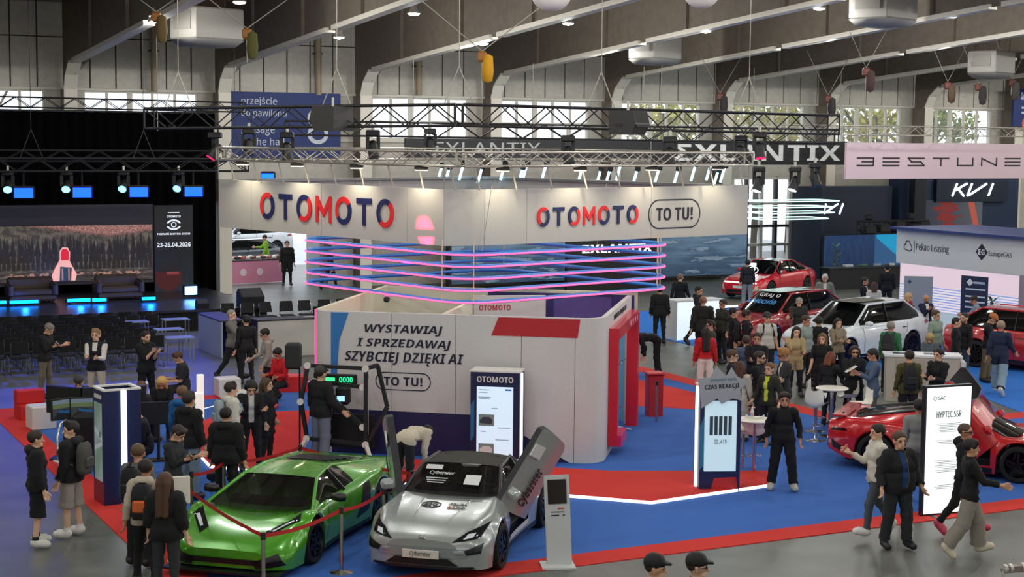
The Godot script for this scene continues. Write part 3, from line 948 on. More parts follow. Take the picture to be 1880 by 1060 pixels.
func moving_head(called: String, label: String, at: Vector3, aim: Vector3, lens: Material, group := "moving head lamps") -> Node3D:
	var t := thing(called, label, "stage lamp", at, 0, group)
	var blk := mat("1a1a1c", 0.5)
	part(t, "base", bevel_mesh(Vector3(0.34, 0.16, 0.26), 0.03), blk)
	var d := aim.normalized()
	var x := d.cross(Vector3.UP).normalized()
	for s in [-1, 1]:
		beam(t, "yoke_arm", x * s * 0.15 + Vector3(0, -0.08, 0), x * s * 0.15 + Vector3(0, -0.42, 0), 0.05, 0.09, blk)
	var mb := MB.new()
	var y := d
	var zz := x.cross(y)
	mb.lathe([V2(0.0, -0.2), V2(0.1, -0.2), V2(0.14, -0.1), V2(0.13, 0.1), V2(0.15, 0.22), V2(0.13, 0.22)], 12, Vector3(0, -0.4, 0), Basis(x, y, zz))
	part(t, "head", mb.mesh(), blk)
	var g := MB.new()
	g.lathe([V2(0.13, 0.215), V2(0.0, 0.225)], 12, Vector3(0, -0.4, 0), Basis(x, y, zz))
	part(t, "lens_light", g.mesh(), lens)
	rod(t, "clamp", Vector3(0, 0.05, 0), Vector3(0, 0.22, 0), 0.04, mat("c9c5bb", 0.4, 0.4), true)
	return t

func build_rigging() -> void:
	var blk := mat("1d1c1b", 0.45, 0.2)
	var alu := mat("b7b2a6", 0.3, 0.75)
	var strap := mat("aaa598", 0.7)
	# white lighting truss above the fascia (front two runs and the back run)
	var L := Vector3(-7.3, 5.86, -40.3)
	var A := Vector3(-1.1, 5.86, -34.0)
	var R := Vector3(5.75, 5.86, -39.4)
	var K := Vector3(-0.6, 5.86, -45.9)
	var labels := ["aluminium truss over the left lettering of the white fascia", "aluminium truss over the right lettering of the white fascia", "aluminium truss behind the fascia on the stage side", "aluminium truss behind the fascia on the car side"]
	var runs := [[L, A], [A, R], [L, K], [R, K]]
	for i in 4:
		var t := thing("lighting_truss", labels[i], "truss", Vector3.ZERO, 0, "fascia trusses")
		truss(t, runs[i][0], runs[i][1], 0.3, 0.025, alu)
	# drop wires between truss and fascia, and spotlights clamped to the truss, washing the fascia
	var n := 0
	for i in 2:
		var a: Vector3 = runs[i][0]
		var b: Vector3 = runs[i][1]
		for j in 4:
			var p := a.lerp(b, 0.12 + 0.25 * j)
			var out := (b - a).normalized().cross(Vector3.UP)
			var t := thing("fascia_spotlight", "small warm spotlight under the aluminium truss lighting the white fascia", "spotlight", p + Vector3(0, -0.2, 0) + out * 0.1, 0, "fascia spotlights")
			part(t, "body", bevel_mesh(Vector3(0.3, 0.1, 0.22), 0.03), blk)
			box(t, "lens_light", Vector3(0, -0.055, 0), Vector3(0.26, 0.012, 0.18), glow("fff3cf", 9.0))
			spot(t, Vector3(0, -0.08, 0) + out * 0.35, Vector3(0, -1.5, 0) - out * 0.2, 1.3, 62.0, "fff0d0", 0.1)
			n += 1
		for j in 9:
			var p2 := a.lerp(b, 0.04 + 0.115 * j)
			var w := thing("drop_strap", "pale slanted strap tying the fascia to the aluminium truss", "strap", Vector3.ZERO, 0, "fascia straps")
			rod(w, "strap", p2 + Vector3(0, -0.15, 0), p2 + Vector3(0.12, -0.66, 0), 0.02, strap, true)
	# black upper truss: long run plus its back run
	var bt := thing("black_truss", "long black truss with two loudspeakers hung above the fascia", "truss")
	var P0 := Vector3(-9.2, 6.72, -40.8)
	var P1 := Vector3(-1.3, 6.85, -38.4)
	var P2 := Vector3(8.6, 6.75, -43.4)
	truss(bt, P0, P1, 0.5, 0.032, blk, 0.6)
	truss(bt, P1, P2, 0.5, 0.032, blk, 0.6)
	for p in [P0.lerp(P1, 0.1), P0.lerp(P1, 0.62), P1, P1.lerp(P2, 0.35), P1.lerp(P2, 0.75)]:
		sling(bt, p + Vector3(0, 0.25, 0), 4.0, strap)
	var bt2 := thing("black_truss", "black truss behind the loudspeakers carrying moving head lamps", "truss")
	truss(bt2, Vector3(-6.5, 6.55, -46.0), Vector3(9.5, 6.45, -47.5), 0.4, 0.028, blk, 0.6)
	# loudspeakers
	for s in [[Vector3(-4.35, 6.75, -38.9), 62.0, "black loudspeaker hung on the truss near the blue wall sign"], [Vector3(2.75, 6.72, -38.9), -118.0, "black loudspeaker hung on the truss near the windows"]]:
		var t := thing("loudspeaker", s[2], "loudspeaker", s[0], s[1], "hung loudspeakers")
		var bm := MB.new()
		bm.prism(PackedVector2Array([V2(-0.3, -0.3), V2(0.26, -0.3), V2(0.4, -0.05), V2(0.32, 0.28), V2(-0.3, 0.28)]), 0.85, Transform3D(Basis(Vector3.FORWARD, Vector3.UP, Vector3.RIGHT), Vector3(-0.42, 0, 0)))
		part(t, "cabinet", bm.mesh(), mat("2c2b29", 0.6))
		box(t, "grille", Vector3(0, 0.08, -0.36), Vector3(0.8, 0.4, 0.02), mat("161616", 0.8), Basis(Vector3.RIGHT, 0.22))
		box(t, "handle", Vector3(0.43, -0.08, 0.05), Vector3(0.02, 0.08, 0.2), mat("0e0e0e", 0.6))
		rod(t, "bracket", Vector3(0, 0.28, 0), Vector3(0, 0.5, 0), 0.03, mat("c4bfb4", 0.4))
	# moving heads: pixel-read places on the black and aluminium trusses
	for h in [[-7.58, 6.32, -41.0, -0.6, "red", "black moving head with a red lens at the end of the black truss"], [-5.75, 6.34, -41.0, 0.1, "", "black moving head beside the blue wall sign"], [-7.05, 6.43, -43.0, 0.0, "", "black moving head in front of the blue wall sign lettering"], [-3.48, 6.41, -40.0, 0.2, "", "black moving head tilted sideways beside the dark banner end"], [-2.37, 6.49, -46.0, 0.1, "", "black moving head on the rear truss before the dark banner"], [1.32, 6.32, -39.0, 0.2, "", "large black moving head facing down over the fascia middle"], [3.88, 6.32, -40.0, 0, "", "black moving head between the two dark banners"], [6.41, 6.46, -42.0, 0.1, "red", "black moving head with a glowing red lens before the dark banner"], [6.06, 6.37, -43.0, 0.1, "", "black moving head beside the red lensed lamp"], [6.71, 5.53, -44.0, -0.3, "white", "moving head with white lens under the dark banner, beside the fascia"], [8.05, 5.5, -46.0, -0.4, "white", "moving head with white lens under the dark banner end"], [8.81, 5.6, -47.0, 0.3, "", "dark moving head hanging under the banner joint"]]:
		var lens: Material = mat("0c0c10", 0.2)
		if h[4] == "red":
			lens = glow("ff1540", 4.0)
		elif h[4] == "white":
			lens = glow("dff4ff", 4.0)
		moving_head("moving_head", h[5], Vector3(h[0], h[1], h[2]), Vector3(h[3], -1, 0.3), lens)
	# blue-white beam tubes lit above the fascia
	for b in [[-2.11, 5.24, -46.0], [-1.9, 5.19, -46.0], [-1.49, 5.31, -46.0], [-0.96, 5.22, -46.0], [-0.31, 5.32, -46.0], [0.2, 5.21, -46.0], [0.33, 5.35, -46.0], [0.87, 5.33, -46.0], [1.91, 5.27, -46.0], [2.43, 5.19, -46.0], [2.69, 5.19, -46.0], [3.0, 5.35, -46.0], [3.47, 5.2, -46.0], [4.09, 5.23, -46.0], [4.64, 5.21, -46.0], [5.13, 5.34, -46.0], [5.57, 5.37, -46.0], [5.78, 5.19, -46.0], [5.97, 5.31, -46.0]]:
		var t := thing("tube_lamp", "short slanted cold white tube lamp above the rear of the fascia", "tube lamp", Vector3(b[0], b[1], b[2]), 0, "slanted tube lamps")
		rod(t, "tube_light", Vector3(-0.05, -0.2, 0), Vector3(0.06, 0.2, 0), 0.035, glow("9fe0ff", 4.0))
		part(t, "socket", bevel_mesh(Vector3(0.16, 0.16, 0.16), 0.03), blk, at_wall(0.09, 0.28))

# ---------------------------------------------------------------- screens
func picture(key: String, w: int, h: int, f: Callable, energy: float) -> StandardMaterial3D:
	var im := Image.create(w, h, false, Image.FORMAT_RGB8)
	for y in h:
		for x in w:
			im.set_pixel(x, y, f.call(float(x) / w, float(y) / h))
	var m := StandardMaterial3D.new()
	var t := ImageTexture.create_from_image(im)
	if energy > 0.0:
		m.albedo_color = Color(0.02, 0.02, 0.02)
		m.emission_enabled = true
		m.emission = Color.BLACK
		m.emission_texture = t
		m.emission_energy_multiplier = energy
	else:
		m.albedo_texture = t
	m.roughness = 0.4
	mats[key] = m
	return m

func screen_quad(p: Node3D, called: String, w: float, h: float, xf: Transform3D, m: Material) -> void:
	var q := MB.new()
	q.quad(xf * Vector3(-w / 2, -h / 2, 0), xf * Vector3(w / 2, -h / 2, 0), xf * Vector3(w / 2, h / 2, 0), xf * Vector3(-w / 2, h / 2, 0))
	part(p, called, q.mesh(), m)

# ---------------------------------------------------------------- stage
func drape_mat() -> StandardMaterial3D:
	var m := mat("060607", 1.0)
	m.metallic_specular = 0.1
	return m

func build_stage() -> void:
	var blk := mat("0e0e10", 0.9)
	var nz := FastNoiseLite.new()
	nz.seed = 4
	nz.frequency = 6.0
	nz.fractal_octaves = 5
	# black drape with folds
	var d := thing("stage_drape", "tall black cloth drape behind the stage", "drape", HALL_O, HALL_TURN)
	var m := MB.new()
	var lo := []
	var hi := []
	for i in 161:
		var u := -20.0 + 18.4 * i / 160.0
		lo.append(Vector3(u, 0.0, 5.0 + 0.09 * sin(i * 1.7)))
		hi.append(Vector3(u, 7.1, 5.0 + 0.06 * sin(i * 1.7 + 0.4)))
	m.grid([lo, hi], false, true)
	part(d, "cloth", m.mesh(), drape_mat())
	rod(d, "rail", Vector3(-20, 7.12, 5), Vector3(-1.6, 7.12, 5), 0.04, mat("2a2a2a", 0.5))
	var dt := thing("drape_truss", "black truss in front of the upper left windows over the drape", "truss", HALL_O, HALL_TURN)
	truss(dt, Vector3(-16, 7.45, 5.4), Vector3(-0.6, 7.35, 5.4), 0.35, 0.025, blk, 0.5)
	var deck := thing("stage_deck", "low black stage deck with blue lit top", "stage", HALL_O, HALL_TURN)
	box(deck, "top", Vector3(-10.6, 0.66, 9.0), Vector3(17.0, 0.08, 7.2), mat("23252c", 0.35))
	box(deck, "skirt", Vector3(-10.6, 0.31, 12.5), Vector3(17.0, 0.62, 0.05), blk)
	box(deck, "skirt", Vector3(-2.15, 0.31, 9.0), Vector3(0.05, 0.62, 7.0), blk)
	# led wall
	var scr := thing("video_wall", "wide stage video wall showing a forest lake and a hiker in a pink jacket", "screen", hp(-7.9, 6.3, 0), HALL_TURN)
	box(scr, "frame", Vector3(0, 2.45, -0.12), Vector3(7.3, 2.8, 0.16), mat("26232a", 0.7))
	var land := func(x: float, y: float) -> Color:
		var n := nz.get_noise_2d(x * 3.4, y * 1.2)
		var n2 := nz.get_noise_2d(x * 14.0, y * 5.0)
		var c := Color("4a443e").lerp(Color("8a7f70"), clampf(0.45 + 1.1 * n + 0.5 * n2, 0, 1))
		if y < 0.2 - 0.5 * absf(x - 0.8) + 0.1 * n2:
			c = Color("f0b0a6").lerp(Color("a06a62"), clampf(0.5 + 2.4 * n2, 0, 1))
		# fir trees: narrow dark spires of several rows
		for r in 3:
			var w := 26.0 + 9.0 * r
			var cx := floorf(x * w)
			var hh := 0.22 + 0.14 * r + 0.16 * absf(sin(cx * 12.9 + r * 4.0))
			var base := 0.52 + 0.13 * r
			var half := clampf((y - (base - hh)) / hh, 0, 1) * 0.42
			if y > base - hh and y < base and absf(fposmod(x * w, 1.0) - 0.5) < half:
				c = Color("241f1e").lerp(Color("3a332e"), 0.3 * r + 0.8 * n2)
		if y > 0.82:
			c = Color("3a3534").lerp(Color("8a746a"), clampf(0.3 + 1.8 * nz.get_noise_2d(x * 1.2, y * 9.0), 0, 1))
			if absf(y - 0.86) < 0.025 and fposmod(x * 7.0 + n, 1.0) < 0.35:
				c = Color("e0a890")
		return c
	screen_quad(scr, "display", 7.2, 1.95, at_wall(0, 2.15, 0.0), picture("lake", 480, 130, land, 0.5))
	# the hiker is part of the picture: flat print on the display
	var hx := 0.0
	var fx := Transform3D(Basis.from_scale(Vector3(1.0, 1.0, 1.0)), Vector3(0.5, 0.0, 0.004))
	flat(scr, "display_figure", [V2(-0.4, 1.2), V2(0.36, 1.2), V2(0.42, 1.42), V2(0.26, 1.72), V2(0.18, 1.9), V2(0.2, 2.2), V2(0.12, 2.36), V2(-0.06, 2.38), V2(-0.16, 2.25), V2(-0.16, 1.95), V2(-0.3, 1.7), V2(-0.44, 1.4)], 0.003, fx, glow("e8a8a4", 0.7))
	flat(scr, "display_figure", [V2(-0.12, 1.92), V2(0.14, 1.92), V2(0.16, 2.2), V2(0.08, 2.32), V2(-0.06, 2.32), V2(-0.12, 2.2)], 0.006, fx, glow("c8283c", 0.7))
	flat(scr, "display_figure", [V2(-0.18, 1.2), V2(0.22, 1.2), V2(0.25, 1.66), V2(-0.15, 1.7)], 0.006, fx, glow("28465e", 0.5))
	for q in [-0.1, 0.12]:
		flat(scr, "display_figure", [V2(q, 1.22), V2(q + 0.05, 1.22), V2(q + 0.05, 1.62), V2(q, 1.64)], 0.009, fx, glow("b87878", 0.5))
	# side banner
	var ban := thing("stage_banner", "tall dark banner with a white emblem, show dates and a red car print", "banner", hp(-3.52, 6.3, 0), HALL_TURN)
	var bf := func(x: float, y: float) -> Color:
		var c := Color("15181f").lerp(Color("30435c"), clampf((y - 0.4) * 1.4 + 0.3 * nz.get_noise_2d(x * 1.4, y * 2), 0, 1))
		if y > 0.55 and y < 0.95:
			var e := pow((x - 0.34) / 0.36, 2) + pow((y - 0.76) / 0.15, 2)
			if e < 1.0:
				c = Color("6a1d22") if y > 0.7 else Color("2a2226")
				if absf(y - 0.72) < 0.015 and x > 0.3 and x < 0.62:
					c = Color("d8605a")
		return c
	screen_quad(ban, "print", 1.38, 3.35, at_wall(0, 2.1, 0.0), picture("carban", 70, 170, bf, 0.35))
	box(ban, "backing", Vector3(0, 2.1, -0.06), Vector3(1.42, 3.4, 0.1), mat("17181c", 0.7))
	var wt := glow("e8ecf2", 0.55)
	lettering(ban, "lettering", "OTOMOTO", 0.5, 0.08, at_wall(0, 3.4, 0.004), wt)
	lettering(ban, "lettering", "POZNAŃ MOTOR SHOW", 1.2, 0.09, at_wall(0, 2.78, 0.004), wt, 0.6, "Droid Sans", 0.004)
	lettering(ban, "lettering", "23-26.04.2026", 1.22, 0.16, at_wall(0, 2.38, 0.004), wt, 0.6, "Droid Sans", 0.004)
	box(ban, "lettering_bar", Vector3(0, 3.53, 0.003), Vector3(0.42, 0.03, 0.004), wt)
	for q in [[0.0, PI * 0.8], [PI, PI * 1.8]]:
		ring_arc(ban, "emblem_arc", at_wall(0, 3.1, -0.02), 0.27, 0.19, 0.06, q[0] + 0.3, q[1] + 0.3, wt)
	ring_arc(ban, "emblem_ring", at_wall(0, 3.1, -0.02), 0.1, 0.1, 0.03, 0, TAU, wt)
	# cyan light bars on the deck
	for q in [[-10.3, 9.3, 0.8], [-9.35, 9.4, 0.9], [-7.6, 9.5, 0.75], [-6.95, 9.6, 0.45], [-5.35, 9.8, 0.45]]:
		var t := thing("floor_light_bar", "cyan light bar standing on the stage deck", "light bar", hp(q[0], q[1], 0.7), HALL_TURN, "cyan stage light bars")
		part(t, "housing", bevel_mesh(Vector3(q[2] + 0.1, 0.14, 0.14), 0.02), blk, at_wall(0, 0.11, -0.06))
		box(t, "light_strip", Vector3(0, 0.13, 0.03), Vector3(q[2], 0.1, 0.04), glow("0a9cff", 4.0))
		for s in [-1, 1]:
			box(t, "foot", Vector3(s * q[2] * 0.4, 0.02, 0), Vector3(0.05, 0.04, 0.2), blk)
		omni(t, Vector3(0, 0.25, 0.3), 0.7, "1a6cff", 0.1)
	var fl := thing("floor_flood_light", "bright blue flood lamp at the foot of the dark banner", "flood lamp", hp(-3.7, 9.0, 0.7), HALL_TURN)
	part(fl, "body", bevel_mesh(Vector3(0.5, 0.4, 0.2), 0.04), blk, at_wall(0, 0.28))
	box(fl, "lens_light", Vector3(0, 0.28, 0.11), Vector3(0.42, 0.28, 0.03), glow("86c8ff", 9.0))
	omni(fl, Vector3(0, 0.35, 0.5), 0.8, "2a60ff", 0.15)
	# sofas
	for q in [[-8.9, "brown chesterfield sofa on the stage between cyan light bars"], [-6.0, "brown chesterfield sofa on the stage beside the dark banner"]]:
		var t := thing("sofa", q[1], "sofa", hp(q[0], 8.3, 0.7), HALL_TURN, "stage sofas")
		var lea := mat("3a2c22", 0.5)
		part(t, "seat", bevel_mesh(Vector3(1.3, 0.24, 0.7), 0.06), lea, at_wall(0, 0.34))
		part(t, "base", bevel_mesh(Vector3(1.5, 0.16, 0.75), 0.03), lea, at_wall(0, 0.16))
		part(t, "backrest", bevel_mesh(Vector3(1.5, 0.62, 0.2), 0.09), lea, at_wall(0, 0.52, -0.35))
		var bt := MB.new()
		for i in 9:
			for j in 2:
				bt.lathe([V2(0.014, 0.0), V2(0.0, 0.014)], 5, Vector3(-0.6 + 0.15 * i, 0.6 + 0.14 * j, -0.25), Basis(Vector3.RIGHT, PI / 2))
		var bo := part(t, "buttons", bt.mesh(), mat("21180f", 0.5))
		bo.set_meta("kind", "stuff")
		for s in [-1, 1]:
			part(t, "armrest", bevel_mesh(Vector3(0.2, 0.5, 0.8), 0.09), lea, at_wall(s * 0.72, 0.42))
			for z in [-0.3, 0.3]:
				rod(t, "foot", Vector3(s * 0.65, 0, z), Vector3(s * 0.65, 0.1, z), 0.025, blk)
	# stage monitors
	for q in [[-2.5, 12.0, 0.7, 0.6, "black wedge speaker at the corner of the stage deck"], [-6.6, 13.0, 0.0, 0.3, "small black box on a foot in front of the stage"], [-4.2, 12.2, 0.7, 0.3, "small black monitor on the stage edge by the flood lamp"]]:
		var t := thing("stage_monitor", q[4], "loudspeaker", hp(q[0], q[1], q[2]), HALL_TURN)
		var s: float = q[3]
		var wm := MB.new()
		wm.prism(PackedVector2Array([V2(-0.5 * s, 0), V2(0.5 * s, 0), V2(0.5 * s, 0.5 * s), V2(-0.2 * s, 0.95 * s), V2(-0.5 * s, 0.7 * s)]), 1.3 * s, Transform3D(Basis(Vector3.BACK, Vector3.UP, Vector3.LEFT), Vector3(0.65 * s, 0, 0)))
		part(t, "cabinet", wm.mesh(), blk)
		box(t, "grille", Vector3(0, 0.72 * s, 0.13 * s), Vector3(1.15 * s, 0.02, 0.75 * s), mat("2b2b2e", 0.8), Basis(Vector3.RIGHT, 0.57))
	# blue wash lamps and cyan heads on the stage truss
	var st := thing("stage_truss", "dark truss with blue wash lamps over the stage", "truss", HALL_O, HALL_TURN)
	truss(st, Vector3(-13, 5.35, 12.0), Vector3(-2.6, 5.35, 12.0), 0.4, 0.03, blk, 0.6)
	truss(st, Vector3(-13, 5.6, 9.5), Vector3(-2.6, 5.6, 9.5), 0.35, 0.028, blk, 0.6)
	for u in [-9.5, -6.0, -3.0]:
		sling(st, Vector3(u, 5.55, 12.0), 5.0, mat("2a2928", 0.8))
	var proto: Node3D = null
	for i in 5:
		var at := hp(-11.55 + 1.78 * i, 12.1, 4.5)
		if proto == null:
			proto = thing("blue_wash_lamp", "rectangular blue wash lamp hanging under the stage truss", "stage lamp", at, HALL_TURN - 10.0, "blue wash lamps")
			var t := proto
			part(t, "body", bevel_mesh(Vector3(0.66, 0.4, 0.22), 0.04), blk)
			box(t, "lens_light", Vector3(0, -0.01, 0.12), Vector3(0.56, 0.3, 0.03), glow("0c34ff", 7.0))
			rod(t, "bracket", Vector3(0, 0.18, 0), Vector3(0, 0.7, 0), 0.03, blk)
			spot(t, Vector3(0, -0.02, 0.25), Vector3(0, -3.2, 3.0), 7.0, 55.0, "2440ff", 0.15)
		else:
			dup(proto, "blue_wash_lamp", at, HALL_TURN - 10.0)
	for i in 5:
		var p := hp(-12.0 + 1.78 * i, 12.0, 5.1)
		moving_head("cyan_head", "small moving head with a cyan white lens under the stage truss", p, Vector3(0.3 - 0.1 * i, -0.5, 0.8), glow("63d8ff", 5.0), "cyan moving heads")
	var bl := thing("blue_wash_lamp", "blue wash lamp glowing just above the white fascia corner", "stage lamp", Vector3(-7.15, 5.17, -47.0), 0)
	part(bl, "body", bevel_mesh(Vector3(0.42, 0.22, 0.2), 0.04), blk)
	box(bl, "lens_light", Vector3(0, -0.02, 0.11), Vector3(0.36, 0.14, 0.03), glow("0c40ff", 7.0))
	# seating: rows of black chairs with chrome frames facing the stage
	var seatm := mat("121214", 0.85)
	var chrome := mat("b4b8bd", 0.2, 0.95)
	var chair := thing("stacking_chair", "black stacking chair with chrome legs in the hindmost audience row", "chair", hp(-12.0, 20.0, 0), HALL_TURN, "audience chairs")
	part(chair, "seat", bevel_mesh(Vector3(0.46, 0.06, 0.44), 0.025), seatm, at_wall(0, 0.45))
	var bk := MB.new()
	var rows := []
	for j in 5:
		var row := []
		for i in 7:
			var x := -0.22 + 0.44 * i / 6.0
			row.append(Vector3(x * (1.0 - 0.12 * pow(j / 4.0, 3)), 0.56 + 0.34 * j / 4.0, 0.22 + 0.06 * j / 4.0 - 0.5 * x * x))
		rows.append(row)
	bk.grid(rows)
	var rows2 := []
	for r in rows:
		var r2 := []
		for q in r:
			r2.append(q + Vector3(0, 0, 0.035))
		rows2.append(r2)
	bk.grid(rows2, false, true)
	bk.grid([rows[4], rows2[4]])
	part(chair, "backrest", bk.mesh(), seatm)
	for s in [-1, 1]:
		var lg := MB.new()
		var x: float = 0.22 * s
		lg.tube([Vector3(x, 0.86, 0.26), Vector3(x, 0.46, 0.2), Vector3(x, 0.43, -0.14), Vector3(x, 0.4, -0.19), Vector3(x, 0.02, -0.22), Vector3(x, 0.015, -0.19), Vector3(x, 0.015, 0.22), Vector3(x, 0.3, 0.2)], 0.013, 6)
		part(chair, "leg_frame", lg.mesh(), chrome)
	rod(chair, "cross_bar", Vector3(-0.22, 0.41, -0.15), Vector3(0.22, 0.41, -0.15), 0.012, chrome, true)
	var rng := RandomNumberGenerator.new()
	rng.seed = 11
	for r in 8:
		for c in 14:
			if r == 0 and c == 0:
				continue
			var u := -12.0 + 0.6 * c
			var v := 20.0 - 0.86 * r
			if u > -7.7 and r < 6 or u > -6.4:
				continue
			dup(chair, "stacking_chair", hp(u + rng.randf_range(-0.03, 0.03), v + rng.randf_range(-0.04, 0.04), 0), HALL_TURN + rng.randf_range(-5, 5), "black stacking chair with chrome legs, %s audience row before the hindmost" % ["first", "first", "second", "third", "fourth", "fifth", "sixth", "seventh"][r] if r > 0 else "black stacking chair with chrome legs in the hindmost audience row")
	# a second, looser group by the gate
	var seats2 := []
	for c in 9:
		dup(chair, "stacking_chair", hp(-3.6 + 0.66 * c, 13.2, 0), HALL_TURN + 180.0 + rng.randf_range(-8, 8), "black stacking chair standing in a line before the bright gate")
	# small white tables
	for q in [[-7.2, 15.4, "white table with papers among the audience chairs"], [-6.75, 17.6, "white table with chrome legs beside the grey counter"], [-5.9, 15.2, "white table behind the other tables near the stage"], [-7.0, 19.6, "white table in front of the stage seating end"]]:
		var t := thing("side_table", q[2], "table", hp(q[0], q[1], 0), HALL_TURN)
		box(t, "table_top", Vector3(0, 0.72, 0), Vector3(0.8, 0.03, 0.5), mat("8592a8", 0.4))
		for sx in [-0.36, 0.36]:
			for sz in [-0.2, 0.2]:
				rod(t, "leg", Vector3(sx, 0, sz), Vector3(sx, 0.7, sz), 0.018, chrome)
	# white counter run behind the booth
	var cw := mat("c9c6bd", 0.6)
	var c1 := thing("info_counter", "pale grey counter end standing near the audience chairs", "counter", hp(-5.6, 17.9, 0), HALL_TURN)
	box(c1, "front_panel", Vector3(0, 0.52, 0), Vector3(0.06, 1.04, 2.3), mat("9fa8b4", 0.7))
	box(c1, "top", Vector3(0.3, 1.05, 0), Vector3(0.7, 0.04, 2.35), mat("3a3c40", 0.5))
	box(c1, "back_panel", Vector3(0.6, 0.5, 0), Vector3(0.05, 1.0, 2.2), mat("2b2c2e", 0.8))
	var c2 := thing("info_counter", "cream counter with a dark top beside the booth", "counter", hp(-3.4, 19.4, 0), HALL_TURN)
	box(c2, "front_panel", Vector3(0, 0.52, 0), Vector3(2.5, 1.04, 0.06), cw)
	box(c2, "top", Vector3(0, 1.06, -0.3), Vector3(2.55, 0.04, 0.7), mat("2c2c2e", 0.5))
	box(c2, "side_panel", Vector3(-1.22, 0.52, -0.3), Vector3(0.05, 1.04, 0.6), mat("1e1e20", 0.7))
	var lap := thing("cash_register", "dark screen and papers standing on the cream counter", "register", hp(-2.7, 19.1, 1.08), HALL_TURN)
	box(lap, "screen", Vector3(0, 0.16, 0), Vector3(0.36, 0.26, 0.03), blk)
	box(lap, "stand", Vector3(0, 0.03, -0.02), Vector3(0.16, 0.06, 0.12), blk)
	box(lap, "paper", Vector3(-0.35, 0.01, 0.1), Vector3(0.3, 0.01, 0.2), mat("dcdcd8", 0.8))
	# blue wall sign
	var sg := thing("wall_sign", "large blue wall sign with white directions and a white figure eight", "sign", hp(2.6, 0.25, 0), HALL_TURN)
	box(sg, "board", Vector3(0, 6.75, 0), Vector3(5.1, 2.65, 0.12), mat("152c6a", 0.6))
	var wl := mat("c9cdd6", 0.6)
	lettering(sg, "lettering", "przejście", 1.5, 0.38, at_wall(-0.95, 7.68, 0.06), wl, 0.0)
	lettering(sg, "lettering", "do pawilonu", 1.9, 0.36, at_wall(-0.75, 7.2, 0.06), wl, 0.0)
	lettering(sg, "lettering", "passage", 1.4, 0.36, at_wall(-1.0, 6.5, 0.06), wl, 0.0)
	lettering(sg, "lettering", "to the hall", 1.8, 0.3, at_wall(-0.8, 6.08, 0.06), wl, 0.0)
	for y in [7.05, 6.4]:
		ring_arc(sg, "digit_ring", at_wall(1.55, y, 0.06), 0.46, 0.42, 0.17, 0, TAU, wl)
	var sg2 := thing("wall_sign", "blue exit sign with a letter E and an orange arrow disc", "sign", hp(42.4, 1.3, 0), HALL_TURN)
	box(sg2, "board", Vector3(0, 8.1, 0), Vector3(2.3, 1.9, 0.12), mat("152c6a", 0.6))
	lettering(sg2, "lettering", "E", 0.3, 0.36, at_wall(-0.5, 8.7, 0.06), wl)
	for y in [8.1, 7.85]:
		box(sg2, "lettering_bar", Vector3(0.1, y, 0.066), Vector3(1.4, 0.1, 0.01), wl)
	rod(sg2, "arrow_disc", Vector3(-0.2, 7.3, 0.05), Vector3(-0.2, 7.3, 0.08), 0.36, mat("d9643c", 0.6))
	flat(sg2, "arrow", [V2(-0.45, 7.2), V2(-0.2, 7.5), V2(0.05, 7.2), V2(-0.05, 7.12), V2(-0.2, 7.3), V2(-0.35, 7.12)], 0.01, at_wall(0, 0, 0.085), mat("e8e4e0", 0.6))

